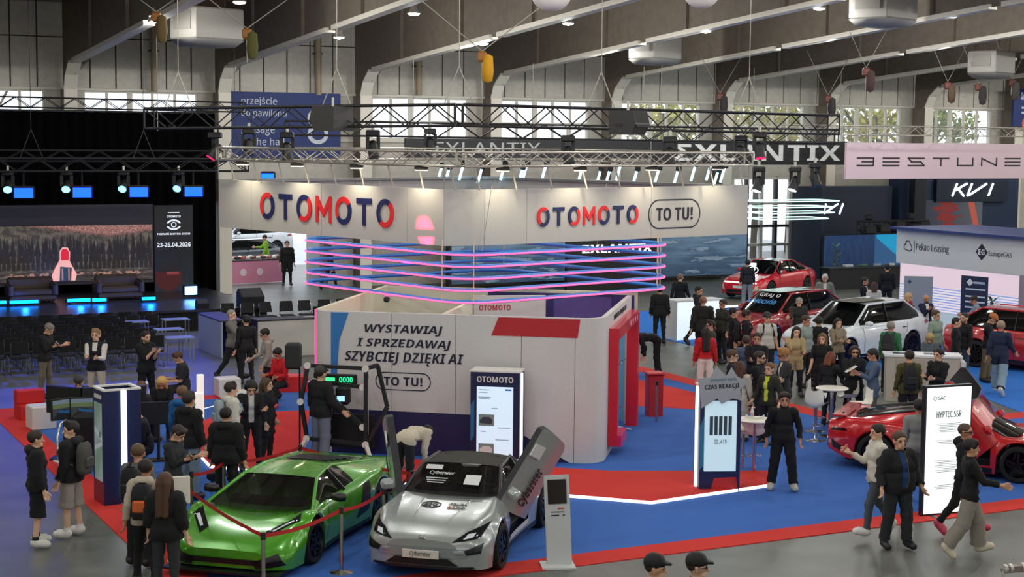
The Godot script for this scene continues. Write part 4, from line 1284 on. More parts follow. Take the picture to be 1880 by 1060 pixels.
# ---------------------------------------------------------------- open gate and what stands outside it
func build_gate() -> void:
	var yard := thing("yard_paving", "wet pale paving outside the open gate", "paving", HALL_O, HALL_TURN)
	box(yard, "paving", Vector3(12, -0.06, -14), Vector3(60, 0.1, 27), noisy("yard", "63686a", "84898b", 0.02, 0.15, 0.25))
	var post := mat("5a5750", 0.6)
	var d := struct("door_1", HALL_O, HALL_TURN)
	for u in [-1.1, 4.6]:
		box(d, "jamb", Vector3(u, 1.9, -0.2), Vector3(0.2, 3.8, 0.5), post)
	box(d, "lintel", Vector3(1.75, 3.75, -0.2), Vector3(5.8, 0.25, 0.5), post)
	box(d, "open_leaf", Vector3(4.7, 1.85, -1.4), Vector3(0.08, 3.6, 2.3), mat("8b8f92", 0.5))
	# tiled stall with goods
	var st := thing("market_stall", "pink sided stall counter with goods outside the gate", "stall", hp(2.5, -3.4, 0), HALL_TURN + 12.0)
	box(st, "front_panel", Vector3(0, 0.5, 0.45), Vector3(2.6, 0.95, 0.06), mat("d88aa6", 0.6))
	box(st, "side_panel", Vector3(-1.28, 0.5, 0), Vector3(0.06, 0.95, 0.9), mat("d88aa6", 0.6))
	box(st, "counter_top", Vector3(0, 1.0, 0), Vector3(2.7, 0.06, 1.0), mat("4a3a3a", 0.6))
	for x in [-0.7, 0.1]:
		rod(st, "round_emblem", Vector3(x, 0.5, 0.48), Vector3(x, 0.5, 0.5), 0.16, mat("f0d6de", 0.6))
	var rng := RandomNumberGenerator.new()
	rng.seed = 3
	var cols := ["7a4a3a", "d8d0c4", "3b3836", "b8645c", "e8e2d8"]
	for i in 22:
		var g := thing("stall_goods", "small packet lying among the goods on the pink stall", "packet", hp(2.5 - 1.2 + 2.4 * (i % 11) / 10.0, -3.4 + 0.25 - 0.22 * (i % 11) / 10.0 - 0.4 * (i / 11), 1.03), HALL_TURN + rng.randf_range(0, 90), "goods on the stall")
		part(g, "packet", bevel_mesh(Vector3(0.2, 0.12, 0.15), 0.02), mat(cols[i % 5], 0.7), at_wall(0, 0.06))
	# trees beyond the windows
	var bark := mat("5b4a38", 0.9)
	var leafs := [mat("b9b24a", 0.8), mat("8d9a3c", 0.8), mat("c7bd62", 0.8)]
	var leaf := MB.new()
	leaf.quad(Vector3(-0.5, 0, 0), Vector3(0, -0.25, 0.1), Vector3(0.5, 0, 0), Vector3(0, 0.25, 0.1))
	var lm := leaf.mesh()
	var names := ["tree with yellow green leaves outside the window beside the blue exit sign", "pale leafy tree outside the window over the pink banner", "olive green tree outside the window over the dark banner end", "yellow leafed tree outside the next window along", "thin tree outside the far bay of windows", "bare spring tree outside the window above the stage drape"]
	var k := 0
	for q in [[41.0, -9.0], [36.5, -11.0], [32.0, -8.0], [29.0, -12.0], [46.0, -10.0], [-8.0, -9.0]]:
		var t := thing("tree", names[k], "tree", hp(q[0], q[1], 0))
		rod(t, "trunk", Vector3.ZERO, Vector3(0.2, 6.5, 0), 0.18, bark)
		for b in 7:
			var a := TAU * b / 7.0
			rod(t, "branch", Vector3(0.15, 4.6 + 0.2 * b, 0), Vector3(cos(a) * 2.2, 7.0 + 0.35 * b, sin(a) * 2.2), 0.06, bark, true)
		if k < 5:
			var mm := MultiMesh.new()
			mm.transform_format = MultiMesh.TRANSFORM_3D
			mm.mesh = lm
			mm.instance_count = 900
			for i in 900:
				var dir := Vector3(rng.randfn(), rng.randfn() * 0.7, rng.randfn()).normalized() * (2.6 * pow(rng.randf(), 0.45))
				mm.set_instance_transform(i, Transform3D(Basis.from_euler(Vector3(rng.randf() * TAU, rng.randf() * TAU, rng.randf() * TAU)).scaled(Vector3.ONE * 0.5), Vector3(0.2, 7.2, 0) + dir))
			var mi := MultiMeshInstance3D.new()
			mi.name = "foliage"
			mi.multimesh = mm
			mi.material_override = leafs[k % 3]
			mi.set_meta("kind", "stuff")
			t.add_child(mi)
		k += 1

# ---------------------------------------------------------------- stands on the right
func kia(p: Node3D, xf: Transform3D, w: float, h: float, m: Material) -> void:
	# slanted strokes: k, then the joined i and a
	var nm := ["letter_k", "letter_i", "letter_a"]
	var strokes := [[[-0.46, -0.5, -0.36, 0.5], [-0.42, -0.08, -0.14, 0.5], [-0.33, 0.06, -0.2, -0.5]], [[-0.13, -0.5, -0.03, 0.5]], [[-0.1, -0.45, 0.3, 0.48], [0.34, -0.5, 0.44, 0.5]]]
	for i in 3:
		var mb := MB.new()
		for q in strokes[i]:
			var a0 := Vector3(q[0] * w, q[1] * h, 0.02)
			var a1 := Vector3(q[2] * w, q[3] * h, 0.02)
			var d := (a1 - a0).normalized()
			mb.box(xf * ((a0 + a1) * 0.5), Vector3(a0.distance_to(a1), h * 0.15, 0.04), xf.basis * Basis(d, Vector3.BACK.cross(d), Vector3.BACK))
		part(p, nm[i], mb.mesh(), m)

func build_right_stands() -> void:
	var blk := mat("141416", 0.6)
	var navy := mat("16213a", 0.5)
	var alu := mat("b7b2a6", 0.3, 0.75)
	# long dark banners hung in front of the wall
	var b1 := thing("hall_banner", "long black banner with grey lettering behind the fascia trusses", "banner", hp(10.1, 8.0, 0), HALL_TURN)
	box(b1, "board", Vector3(0, 5.91, 0), Vector3(10.7, 0.72, 0.08), blk)
	lettering(b1, "lettering", "ΣXLANTIX", 4.6, 0.48, at_wall(-1.95, 5.9, 0.04), mat("9a9a98", 0.6), 0.3)
	for x in [-5.0, 0.0, 5.0]:
		rod(b1, "wire", Vector3(x, 6.27, 0), Vector3(x, 9.2, 0), 0.012, mat("77746c", 0.5), true)
	var b2 := thing("hall_banner", "long black banner with large white lettering beside the pink banner", "banner", hp(20.4, 8.05, 0), HALL_TURN)
	box(b2, "board", Vector3(0, 5.8, 0), Vector3(9.8, 1.0, 0.08), blk)
	lettering(b2, "lettering", "ΣXLΛNTIX", 8.4, 0.66, at_wall(0.35, 5.8, 0.04), mat("d8d8d4", 0.5), 0.7)
	for x in [-4.5, 0.0, 4.5]:
		rod(b2, "wire", Vector3(x, 6.3, 0), Vector3(x, 9.3, 0), 0.012, mat("77746c", 0.5), true)
	var b3 := thing("hall_banner", "pale pink banner with thin black lettering", "banner", hp(27.6, 12.0, 0), HALL_TURN)
	box(b3, "board", Vector3(0, 5.53, 0), Vector3(11.0, 1.45, 0.12), mat("cdb4bc", 0.7))
	var glyph := ["B", "E", "S", "T", "U", "N", "E"]
	for i in 7:
		var at := at_wall(-4.55 + 1.31 * i, 5.5, 0.06)
		bar_letter(b3, glyph[i], at, 0.82, 0.3, mat("1a1818", 0.6))
	for x in [-5.0, 5.0]:
		rod(b3, "wire", Vector3(x, 6.25, 0), Vector3(x, 6.6, 0), 0.014, alu, true)
	var bt := thing("aluminium_truss", "light aluminium truss above the pink banner", "truss", HALL_O, HALL_TURN)
	truss(bt, Vector3(17.5, 6.75, 12.3), Vector3(36, 6.75, 12.3), 0.36, 0.025, alu, 0.55)
	# sea screen and black lettered panel of the dark car brand
	var nz := FastNoiseLite.new()
	nz.seed = 9
	nz.frequency = 3.0
	nz.fractal_octaves = 5
	var sea := func(x: float, y: float) -> Color:
		var n := nz.get_noise_2d(x * 1.6, y * 3.2)
		var c := Color("7f97ac").lerp(Color("46627c"), clampf(y * 1.1 + n * 0.45, 0, 1))
		if y > 0.45:
			c = c.lerp(Color("24394f"), clampf((y - 0.5) * 1.2 + 0.5 * n, 0, 1))
			if n > 0.24:
				c = c.lerp(Color("b9c8d4"), 0.5)
		return c
	var s1 := thing("sea_screen", "wide video wall showing a grey stormy sea", "screen", hp(16.4, 3.0, 0), HALL_TURN)
	box(s1, "frame", Vector3(0, 1.95, -0.2), Vector3(15.0, 3.6, 0.3), blk)
	screen_quad(s1, "display", 14.8, 3.4, at_wall(0, 1.95, 0.0), picture("sea", 512, 128, sea, 0.8))
	var s2 := thing("brand_panel", "black panel with white lettering seen through the neon loops", "panel", hp(15.4, 5.2, 0), HALL_TURN)
	box(s2, "board", Vector3(0, 1.3, 0), Vector3(4.4, 2.6, 0.2), blk)
	lettering(s2, "lettering", "ΣXLΛNTIX", 3.4, 0.34, at_wall(0.2, 1.75, 0.1), glow("ffffff", 0.9), 0.7)
	# glazed doors in the wall
	var gz := struct("window_90", HALL_O, HALL_TURN)
	var wh := mat("d8d6cf", 0.6)
	for i in 5:
		box(gz, "mullion", Vector3(25.2 + 0.85 * i, 2.3, -0.3), Vector3(0.16, 4.6, 0.2), wh if i % 2 == 0 else mat("3a3a3c", 0.5))
	for y in [0.1, 1.3, 2.2, 3.3, 4.5]:
		box(gz, "transom", Vector3(26.9, y, -0.3), Vector3(3.5, 0.12, 0.2), wh if y != 2.2 else mat("3a3a3c", 0.5))
	for i in 4:
		box(gz, "pane", Vector3(25.6 + 0.85 * i, 2.3, -0.32), Vector3(0.7, 4.4, 0.012), glass("dfe8ee", 0.12))
	# navy brand walls with lit letters
	var lit := glow("eef6ff", 2.2)
	var k1 := thing("brand_wall", "tall navy stand wall with lit white three letter logo", "stand wall", hp(30.0, 3.0, 0), HALL_TURN)
	box(k1, "wall_panel", Vector3(-0.35, 2.1, -0.4), Vector3(5.0, 4.2, 0.8), navy)
	box(k1, "side_panel", Vector3(-2.95, 2.1, 0.2), Vector3(0.18, 4.2, 2.2), navy)
	kia(k1, at_wall(-1.7, 3.15, 0.0), 2.1, 0.5, lit)
	var k2 := thing("brand_wall", "dark blue stand wall with lit logo over a red picture screen", "stand wall", hp(36.4, 3.0, 0), HALL_TURN)
	box(k2, "wall_panel", Vector3(0, 2.6, -0.4), Vector3(7.6, 5.2, 0.8), mat("1b2c48", 0.5))
	box(k2, "sign_box", Vector3(0.6, 3.95, 0.1), Vector3(4.6, 1.1, 0.25), mat("101d34", 0.5))
	kia(k2, at_wall(0.6, 4.0, 0.23), 2.9, 0.62, lit)
	box(k2, "post", Vector3(-3.2, 2.4, 0.6), Vector3(0.7, 4.8, 0.4), mat("0f1420", 0.6))
	var redf := func(x: float, y: float) -> Color:
		var c := Color("3b4252").lerp(Color("6b7078"), x)
		var n := nz.get_noise_2d(x * 1.6, y * 2.0)
		if absf(x - 0.42 - 0.3 * n) < 0.14:
			c = c.lerp(Color("b02c26"), 0.8)
		if absf(x - 0.86 + (0.5 - y) * 0.12) < 0.05:
			c = Color("d86a58")
		return c
	screen_quad(k2, "display_screen", 4.0, 1.5, at_wall(-0.55, 2.75, 0.02), picture("redfig", 96, 40, redf, 0.55))
	# neon tubes of the navy stand
	for i in 4:
		var t := thing("neon_tube", "white green neon tube loop floating beside the navy stand wall, number %s from the top" % ["one", "two", "three", "four"][i], "neon light", hp(24.7, 5.0, 3.65 - 0.26 * i), HALL_TURN, "white neon loops")
		var mb := MB.new()
		var pts := []
		for q in rrect(4.4 - 0.25 * i, 1.8, 0.4, 5):
			pts.append(Vector3(q.x - 0.2 * (i % 2), 0, q.y))
		mb.tube(pts, 0.026, 6, true)
		part(t, "tube_light", mb.mesh(), glow("c8fff4", 2.2))
	# dark gear bridge and blue screens under it
	var br := thing("gear_bridge", "dark truss bridge with projectors in front of the navy wall", "truss", hp(29.2, 6.5, 0), HALL_TURN)
	truss(br, Vector3(-1.8, 2.55, 0), Vector3(2.0, 2.55, 0), 0.4, 0.04, blk, 0.4)
	for x in [-1.4, -0.6, 0.3, 1.2, 1.7]:
		part(br, "projector", bevel_mesh(Vector3(0.55, 0.36, 0.5), 0.05), blk, at_wall(x, 2.45 + 0.1 * sin(x * 5), 0.1))
	for x in [-1.3, 1.1]:
		part(br, "lamp_head", bevel_mesh(Vector3(0.3, 0.28, 0.3), 0.06), blk, at_wall(x, 2.95, 0))
	var bs := thing("blue_screen", "deep blue video panel under the gear bridge", "screen", hp(28.9, 5.0, 0), HALL_TURN)
	var bf := func(x: float, y: float) -> Color:
		var c := Color("2a4a78").lerp(Color("18305a"), clampf(y + 0.6 * nz.get_noise_2d(x * 8.0, y), 0, 1))
		if x > 0.64 and y < (x - 0.6) * 1.5 and y < 0.6:
			c = Color("22b8f0")
		elif x > 0.62:
			c = Color("3a6a9c")
		return c
	screen_quad(bs, "display", 4.6, 2.1, at_wall(0, 1.0, 0.06), picture("bluescr", 96, 48, bf, 0.6))
	box(bs, "frame", Vector3(0, 1.0, 0), Vector3(4.7, 2.2, 0.1), blk)
	var cnt := thing("dark_counter", "long dark counter with glowing blue items on top", "counter", hp(27.5, 8.5, 0), HALL_TURN)
	box(cnt, "body", Vector3(0, 0.45, 0), Vector3(7.0, 0.9, 0.6), mat("121316", 0.6))
	box(cnt, "top", Vector3(0, 0.92, 0), Vector3(7.1, 0.05, 0.7), mat("2a2c30", 0.4))
	for i in 6:
		var it := thing("counter_item", "small pale box lying on the long dark counter", "box", hp(25.2 + i * 0.8, 8.5, 0.945), HALL_TURN + 17.0 * i, "items on the dark counter")
		part(it, "box", bevel_mesh(Vector3(0.4, 0.1, 0.25), 0.02), mat(["b8bcc0", "3f6e5a", "8a9aa8"][i % 3], 0.6), at_wall(0, 0.05))
	var neo := thing("blue_neon_sign", "blue neon scribble glowing on the dark counter", "neon light", hp(29.6, 8.6, 0.95), HALL_TURN)
	var nm := MB.new()
	var np := []
	for i in 24:
		np.append(Vector3(-0.8 + 1.6 * i / 23.0, 0.16 + 0.1 * sin(i * 1.9), 0.0))
	nm.tube(np, 0.025, 5)
	part(neo, "tube_light", nm.mesh(), glow("1f8cff", 5.0))
	var plant := thing("potted_plant", "pale leafed plant in a pot before the navy wall", "plant", hp(25.6, 7.2, 0), 0)
	leafy(plant, 1.9, 34, "6f8a78", 5)
	# white light desk by the sea screen
	var dk := thing("light_desk", "glowing white desk standing before the sea screen", "desk", Vector3(5.81, -0.00, -50.86), HALL_TURN)
	box(dk, "light_panel", Vector3(0, 0.62, 0.3), Vector3(1.7, 1.2, 0.04), glow("e6f4f6", 0.75))
	box(dk, "top", Vector3(0, 1.25, 0), Vector3(1.8, 0.05, 0.7), mat("e6e8e8", 0.4))
	for s in [-1, 1]:
		box(dk, "side", Vector3(s * 0.86, 0.62, 0), Vector3(0.05, 1.24, 0.64), mat("d8dadc", 0.5))
	# leasing and gas stand: its long side runs away from the gallery
	var w := thing("finance_stand", "white stand with two company names and a striped light wall", "stand", Vector3(12.95, 0, -54), HALL_TURN - 90.0)
	var pan := mat("c6c9cb", 0.5)
	box(w, "fascia", Vector3(3.9, 2.83, -0.25), Vector3(7.8, 1.15, 0.5), pan)
	box(w, "fascia_end", Vector3(0.0, 2.83, -2.0), Vector3(0.06, 1.15, 4.0), pan)
	box(w, "roof_edge", Vector3(3.9, 3.44, -1.5), Vector3(7.9, 0.08, 3.6), mat("1c2f6a", 0.5))
	box(w, "wall_core", Vector3(3.3, 1.1, -0.4), Vector3(6.5, 2.2, 0.5), mat("9fb0c2", 0.6))
	var grad := func(_x: float, y: float) -> Color:
		var c := Color("f0d8e6")
		if y > 0.66:
			return Color("aebecb")
		if y > 0.3:
			var f := fposmod(y * 26.0, 1.0)
			return Color("7f9fe0") if f < 0.3 else Color("f2e6f4")
		return c
	screen_quad(w, "light_wall_display", 6.5, 2.25, at_wall(3.28, 1.13, -0.14), picture("stripes", 8, 220, grad, 0.85))
	box(w, "end_wall", Vector3(6.75, 1.15, -0.1), Vector3(1.9, 2.3, 0.5), mat("8f8796", 0.6))
	var ink := mat("2c3440", 0.5)
	lettering(w, "company_lettering", "Pekao Leasing", 1.56, 0.3, at_wall(1.73, 2.83, 0.0), ink, 0.0)
	lettering(w, "company_lettering", "EuropeGAS", 0.98, 0.2, at_wall(4.8, 2.84, 0.0), ink, 0.3)
	var dm := Transform3D(Basis(Vector3.BACK, PI / 4), Vector3(4.0, 2.88, 0.0))
	flat(w, "diamond_emblem", [V2(-0.19, -0.19), V2(0.19, -0.19), V2(0.19, 0.19), V2(-0.19, 0.19)], 0.01, dm, mat("101722", 0.5))
	lettering(w, "diamond_letters", "EG", 0.27, 0.18, at_wall(4.0, 2.88, 0.011), mat("d8dce0", 0.5), 0.7)
	var oc := MB.new()
	var car := []
	for q in [V2(-0.3, -0.08), V2(-0.3, 0.06), V2(-0.2, 0.12), V2(-0.12, 0.24), V2(0.1, 0.24), V2(0.2, 0.1), V2(0.3, 0.04), V2(0.3, -0.1), V2(0.1, -0.16)]:
		car.append(Vector3(0.55 + q.x * 0.62, 2.82 + q.y * 0.8, 0.008))
	oc.tube(car, 0.018, 5, true)
	part(w, "car_outline_emblem", oc.mesh(), ink)
	box(w, "divider_line", Vector3(0.86, 2.85, 0.006), Vector3(0.02, 0.4, 0.012), ink)
	# roll-up banner and plant before it
	var ru := thing("roll_up_banner", "dark blue roll-up banner with a white diamond before the striped wall", "banner", Vector3(14.45, 0, -50.0), HALL_TURN - 75.0)
	box(ru, "print", Vector3(0, 1.15, 0), Vector3(0.95, 2.0, 0.02), mat("1a2846", 0.5))
	box(ru, "base", Vector3(0, 0.06, 0), Vector3(1.0, 0.12, 0.2), alu)
	flat(ru, "diamond", [V2(-0.28, 1.95), V2(-0.16, 1.83), V2(-0.04, 1.95), V2(-0.16, 2.07)], 0.006, at_wall(0, 0, 0.012), mat("d8e0e8", 0.5))
	for i in 4:
		box(ru, "text_bar", Vector3(0.04, 1.74 - 0.17 * i - (0.06 if i > 0 else 0.0), 0.014), Vector3(0.7, 0.05, 0.006), mat("c8d4e4", 0.5))
	box(ru, "logo_bar", Vector3(0.17, 1.95, 0.014), Vector3(0.4, 0.07, 0.006), mat("9fb2cc", 0.5))
	var pl := thing("potted_plant", "slim green potted plant beside the roll-up banner", "plant", Vector3(14.8, 0, -49.3))
	leafy(pl, 1.6, 40, "3f5a3c", 8)
	var ib := thing("info_board", "grey info board on a stand with a small diamond print", "board", Vector3(13.1, 0, -51.6), -10.0)
	box(ib, "board", Vector3(0, 1.35, 0), Vector3(0.9, 1.3, 0.05), mat("8f98a4", 0.6))
	flat(ib, "diamond", [V2(-0.35, 1.82), V2(-0.28, 1.75), V2(-0.21, 1.82), V2(-0.28, 1.89)], 0.006, at_wall(0, 0, 0.026), mat("1d4a6a", 0.5))
	for s in [-1, 1]:
		beam(ib, "stand_leg", Vector3(s * 0.1, 0.72, 0.03), Vector3(s * 0.35, 0.0, 0.05), 0.04, 0.04, alu)
	# grey reception cabinets in the middle of the crowd
	var cb := thing("display_cabinet", "beige display cabinet with a white top in the crowd", "cabinet", Vector3(10.06, 0, -39.03), -8.0)
	box(cb, "body", Vector3(0, 0.55, 0), Vector3(1.75, 1.1, 0.6), mat("b3aca0", 0.6))
	box(cb, "top", Vector3(0, 1.12, -0.05), Vector3(1.85, 0.05, 0.75), mat("dfe2e4", 0.4))
	for x in [-0.45, 0.3]:
		box(cb, "top_inset", Vector3(x, 1.148, -0.05), Vector3(0.5, 0.012, 0.3), mat("3a4250", 0.4))
	box(cb, "door", Vector3(-0.3, 0.55, 0.31), Vector3(0.7, 0.95, 0.02), mat("a89f92", 0.6))
	box(cb, "hinge", Vector3(-0.02, 0.25, 0.33), Vector3(0.04, 0.06, 0.02), mat("4a4640", 0.4, 0.5))
	box(cb, "end_panel", Vector3(0.95, 0.5, 0.0), Vector3(0.12, 1.0, 0.62), mat("ccd2d6", 0.5))

func bar_letter(p: Node3D, c: String, xf: Transform3D, w: float, h: float, m: Material) -> void:
	var t := 0.055
	var mb := MB.new()
	var hx := w * 0.5
	var hy := h * 0.5
	var bars := []
	match c:
		"B":
			bars = [[-hx, hy, hx, hy], [-hx * 0.4, 0, hx, 0], [-hx, -hy, hx, -hy], [hx, hy, hx, -hy]]
		"E":
			bars = [[-hx, hy, hx, hy], [-hx, 0, hx, 0], [-hx, -hy, hx, -hy]]
		"S":
			bars = [[-hx, hy, hx, hy], [-hx, hy, -hx * 0.6, 0], [-hx * 0.6, 0, hx * 0.6, 0], [hx * 0.6, 0, hx, -hy], [-hx, -hy, hx, -hy]]
		"T":
			bars = [[-hx, hy, hx, hy], [0, hy, 0, -hy]]
		"U":
			bars = [[-hx, hy, -hx, -hy], [-hx, -hy, hx, -hy], [hx, -hy, hx, hy]]
		"N":
			bars = [[-hx, hy, -hx, -hy], [-hx, hy, hx, -hy], [hx, -hy, hx, hy]]
	for b in bars:
		var a0 := Vector3(b[0], b[1], 0.01)
		var a1 := Vector3(b[2], b[3], 0.01)
		var d := (a1 - a0).normalized()
		mb.box(xf * ((a0 + a1) * 0.5), Vector3(a0.distance_to(a1) + t, t, 0.02), xf.basis * Basis(d, Vector3.BACK.cross(d), Vector3.BACK))
	part(p, "letter_" + c.to_lower(), mb.mesh(), m)

func leafy(p: Node3D, h: float, n: int, hex: String, sd: int) -> void:
	var rng := RandomNumberGenerator.new()
	rng.seed = sd
	var pot := MB.new()
	pot.lathe([V2(0.0, 0.0), V2(0.14, 0.0), V2(0.19, 0.35), V2(0.16, 0.35), V2(0.0, 0.3)], 14)
	part(p, "pot", pot.mesh(), mat("5a5a5c", 0.6))
	rod(p, "stem", Vector3(0, 0.3, 0), Vector3(0, h * 0.85, 0), 0.02, mat("5b4a34", 0.9))
	var lf := MB.new()
	lf.quad(Vector3(0, 0, 0), Vector3(0.06, 0.02, 0.14), Vector3(0, 0, 0.32), Vector3(-0.06, 0.02, 0.14))
	var lm := lf.mesh()
	for i in n:
		var y := lerpf(0.4, 0.95, float(i) / n) * h
		part(p, "leaf", lm, mat(hex, 0.7), Transform3D(Basis.from_euler(Vector3(rng.randf_range(-0.9, 0.2), rng.randf() * TAU, 0)), Vector3(0, y, 0)))

# ---------------------------------------------------------------- kiosks, signs, machines
func build_kiosks() -> void:
	var navy := mat("1c2450", 0.4)
	var wht := mat("e4e2dc", 0.5)
	var ink := mat("20242c", 0.5)
	# screen totem beside the green car's queue
	var k := thing("screen_totem", "navy screen totem with open white top and a glowing edge by the simulator", "totem", Vector3(-6.64, 0.00, -27.10), 32.0)
	var hh := 1.98
	box(k, "side_panel", Vector3(-0.31, hh / 2, -0.25), Vector3(0.04, hh, 0.55), navy)
	box(k, "side_panel", Vector3(0.31, hh / 2, -0.25), Vector3(0.04, hh, 0.55), navy)
	box(k, "front_panel", Vector3(0, hh / 2, 0.01), Vector3(0.66, hh, 0.04), navy)
	box(k, "back_panel", Vector3(0, hh / 2, -0.52), Vector3(0.66, hh, 0.04), navy)
	for q in [[0, 0.01, 0.66, 0.07], [0, -0.52, 0.66, 0.07]]:
		box(k, "top_rim", Vector3(q[0], hh + 0.01, q[1]), Vector3(q[2], 0.03, q[3]), wht)
	for s in [-1, 1]:
		box(k, "top_rim", Vector3(s * 0.3, hh + 0.01, -0.25), Vector3(0.07, 0.03, 0.5), wht)
	box(k, "light_strip", Vector3(0.02, 1.05, 0.045), Vector3(0.09, 1.85, 0.04), glow("dff6ff", 2.4))
	box(k, "red_print", Vector3(-0.334, 0.2, -0.25), Vector3(0.006, 0.4, 0.55), mat("8a1c30", 0.5))
	var map := func(x: float, y: float) -> Color:
		var c := Color("a8b4b4").lerp(Color("7f9a88"), 0.5 + 0.5 * sin(y * 9.0 + x * 3.0))
		if absf(y - 0.35 - 0.1 * x) < 0.04 or absf(y - 0.6 + 0.1 * x) < 0.03:
			c = Color("c4ccd0")
		if absf(x - 0.7) < 0.08 and absf(y - 0.4) < 0.04:
			c = Color("3f7a58")
		return c
	screen_quad(k, "display", 0.42, 1.35, Transform3D(Basis(Vector3.UP, -PI / 2), Vector3(-0.335, 1.08, -0.25)), picture("map", 40, 120, map, 0.42))
	lettering(k, "lettering", "OTOMOTO", 0.36, 0.07, Transform3D(Basis(Vector3.UP, -PI / 2), Vector3(-0.332, 1.86, -0.25)), wht)
	# reaction time totem
	var r := thing("screen_totem", "reaction time totem with a grey star sign and white screen", "totem", Vector3(3.76, -0.00, -28.43), 4.0)
	box(r, "body", Vector3(0, 0.95, -0.28), Vector3(0.74, 1.9, 0.52), navy)
	box(r, "side_glow_strip", Vector3(-0.385, 0.95, -0.28), Vector3(0.03, 1.88, 0.12), glow("eef6ff", 2.4))
	box(r, "top_cap", Vector3(0, 1.91, -0.28), Vector3(0.76, 0.03, 0.54), mat("d9b8b8", 0.5))
	flat(r, "red_print", [V2(-0.15, 0.05), V2(0.34, 0.05), V2(0.3, 0.28), V2(-0.1, 0.26)], 0.006, at_wall(0, 0, -0.018), mat("c02a28", 0.5))
	flat(r, "teal_print", [V2(-0.37, 0.4), V2(-0.29, 0.5), V2(-0.29, 1.4), V2(-0.37, 1.2)], 0.006, at_wall(0, 0, -0.018), mat("2f7aa0", 0.5))
	box(r, "display_screen", Vector3(0.0, 1.03, -0.01), Vector3(0.58, 1.28, 0.03), glow("b9d2dc", 0.62))
	for i in 5:
		box(r, "display_bar", Vector3(-0.17 + 0.085 * i, 1.22, 0.008), Vector3(0.06, 0.34, 0.01), mat("3b4a54", 0.5))
	lettering(r, "display_lettering", "00.419", 0.22, 0.08, at_wall(0, 0.93, 0.006), mat("52606a", 0.5), 0.0, "Droid Sans Mono")
	var star := PackedVector2Array()
	var sp := [[-0.38, 0.02], [-0.44, 0.3], [-0.22, 0.32], [-0.1, 0.52], [0.08, 0.34], [0.17, 0.5], [0.27, 0.34], [0.46, 0.24], [0.33, 0.1], [0.36, -0.1], [0.2, -0.06], [0.0, -0.16], [-0.08, -0.06], [-0.36, -0.24]]
	sp.reverse()
	var pp := []
	for q in sp:
		pp.append(V2(q[0], q[1] + 1.78))
	flat(r, "star_sign", pp, 0.03, at_wall(0, 0, 0.02), mat("a3a6aa", 0.5))
	lettering(r, "star_lettering", "CZAS REAKCJI", 0.62, 0.095, Transform3D(Basis(Vector3.BACK, 0.06), Vector3(0.0, 1.93, 0.05)), ink, 0.8, "Droid Sans", 0.006)
	lettering(r, "star_lettering", "SPRAWDŹ SWÓJ", 0.46, 0.07, Transform3D(Basis(Vector3.BACK, 0.06), Vector3(0.02, 2.06, 0.05)), mat("6a8294", 0.5), 0.6, "Droid Sans", 0.006)
	# listing kiosk against the booth front
	var w := thing("screen_totem", "listing kiosk with a tall white screen standing against the booth front", "totem", Vector3(1.76, 0, -30.55) + Vector3(-1.95, 0.06, 0.75).rotated(Vector3.UP, deg_to_rad(-10.5)), -10.5)
	box(w, "body", Vector3(0, 0.92, -0.2), Vector3(0.95, 1.84, 0.5), mat("1d2148", 0.4))
	box(w, "top_cap", Vector3(0, 1.85, -0.2), Vector3(0.97, 0.03, 0.52), wht)
	box(w, "side_light_strip", Vector3(0.49, 0.92, -0.1), Vector3(0.03, 1.8, 0.08), glow("eaf2ff", 2.4))
	flat(w, "blue_print", [V2(-0.47, 0.5), V2(-0.4, 0.6), V2(-0.4, 1.3), V2(-0.47, 1.2)], 0.004, at_wall(0, 0, 0.051), mat("2a6a9c", 0.5))
	lettering(w, "lettering", "OTOMOTO", 0.7, 0.11, at_wall(0, 1.7, 0.052), wht, 0.9)
	box(w, "display_screen", Vector3(0, 0.9, 0.055), Vector3(0.7, 1.32, 0.02), glow("c6dcec", 0.72))
	box(w, "display_button", Vector3(0.26, 1.51, 0.068), Vector3(0.12, 0.03, 0.006), mat("2a6fb0", 0.5))
	for i in 9:
		var y := [1.5, 1.45, 1.36, 1.33, 1.15, 0.78, 0.7, 0.55, 0.45][i] as float
		box(w, "display_text", Vector3([-0.2, -0.22, -0.2, -0.2, 0.0, 0.18, -0.22, 0.15, -0.2][i], y, 0.067), Vector3([0.22, 0.16, 0.24, 0.2, 0.12, 0.24, 0.1, 0.26, 0.2][i], 0.012, 0.004), mat("8fa2b2", 0.6))
	for y in [0.92, 0.36]:
		box(w, "display_photo", Vector3(-0.16, y, 0.067), Vector3(0.3, 0.22, 0.004), mat("8d9a98", 0.6))
		flat(w, "display_photo_car", [V2(-0.28, y - 0.06), V2(-0.05, y - 0.07), V2(-0.04, y + 0.01), V2(-0.1, y + 0.06), V2(-0.22, y + 0.06), V2(-0.29, y)], 0.003, at_wall(0, 0, 0.07), mat("3c4650" if y > 0.5 else "e6e8e8", 0.5))
	# leaning info stand by the silver car
	var s := thing("info_stand", "slim leaning grey info stand with a small dark screen by the silver car", "info stand", Vector3(0.74, 0.00, -23.34), 6.0)
	var lean := Basis(Vector3.RIGHT, -0.1) * Basis(Vector3.BACK, 0.035)
	part(s, "body", pillar_mesh(0.38, 1.32, 0.05, 0.02), mat("c3c6c6", 0.4), Transform3D(lean, Vector3(0, 0.03, 0)))
	box(s, "base_plate", Vector3(-0.03, 0.02, 0.02), Vector3(0.5, 0.03, 0.42), mat("cfd1d0", 0.4))
	box(s, "screen", lean * Vector3(0, 1.08, 0.03) + Vector3(0, 0.03, 0), Vector3(0.28, 0.36, 0.012), mat("2a2422", 0.15), lean)
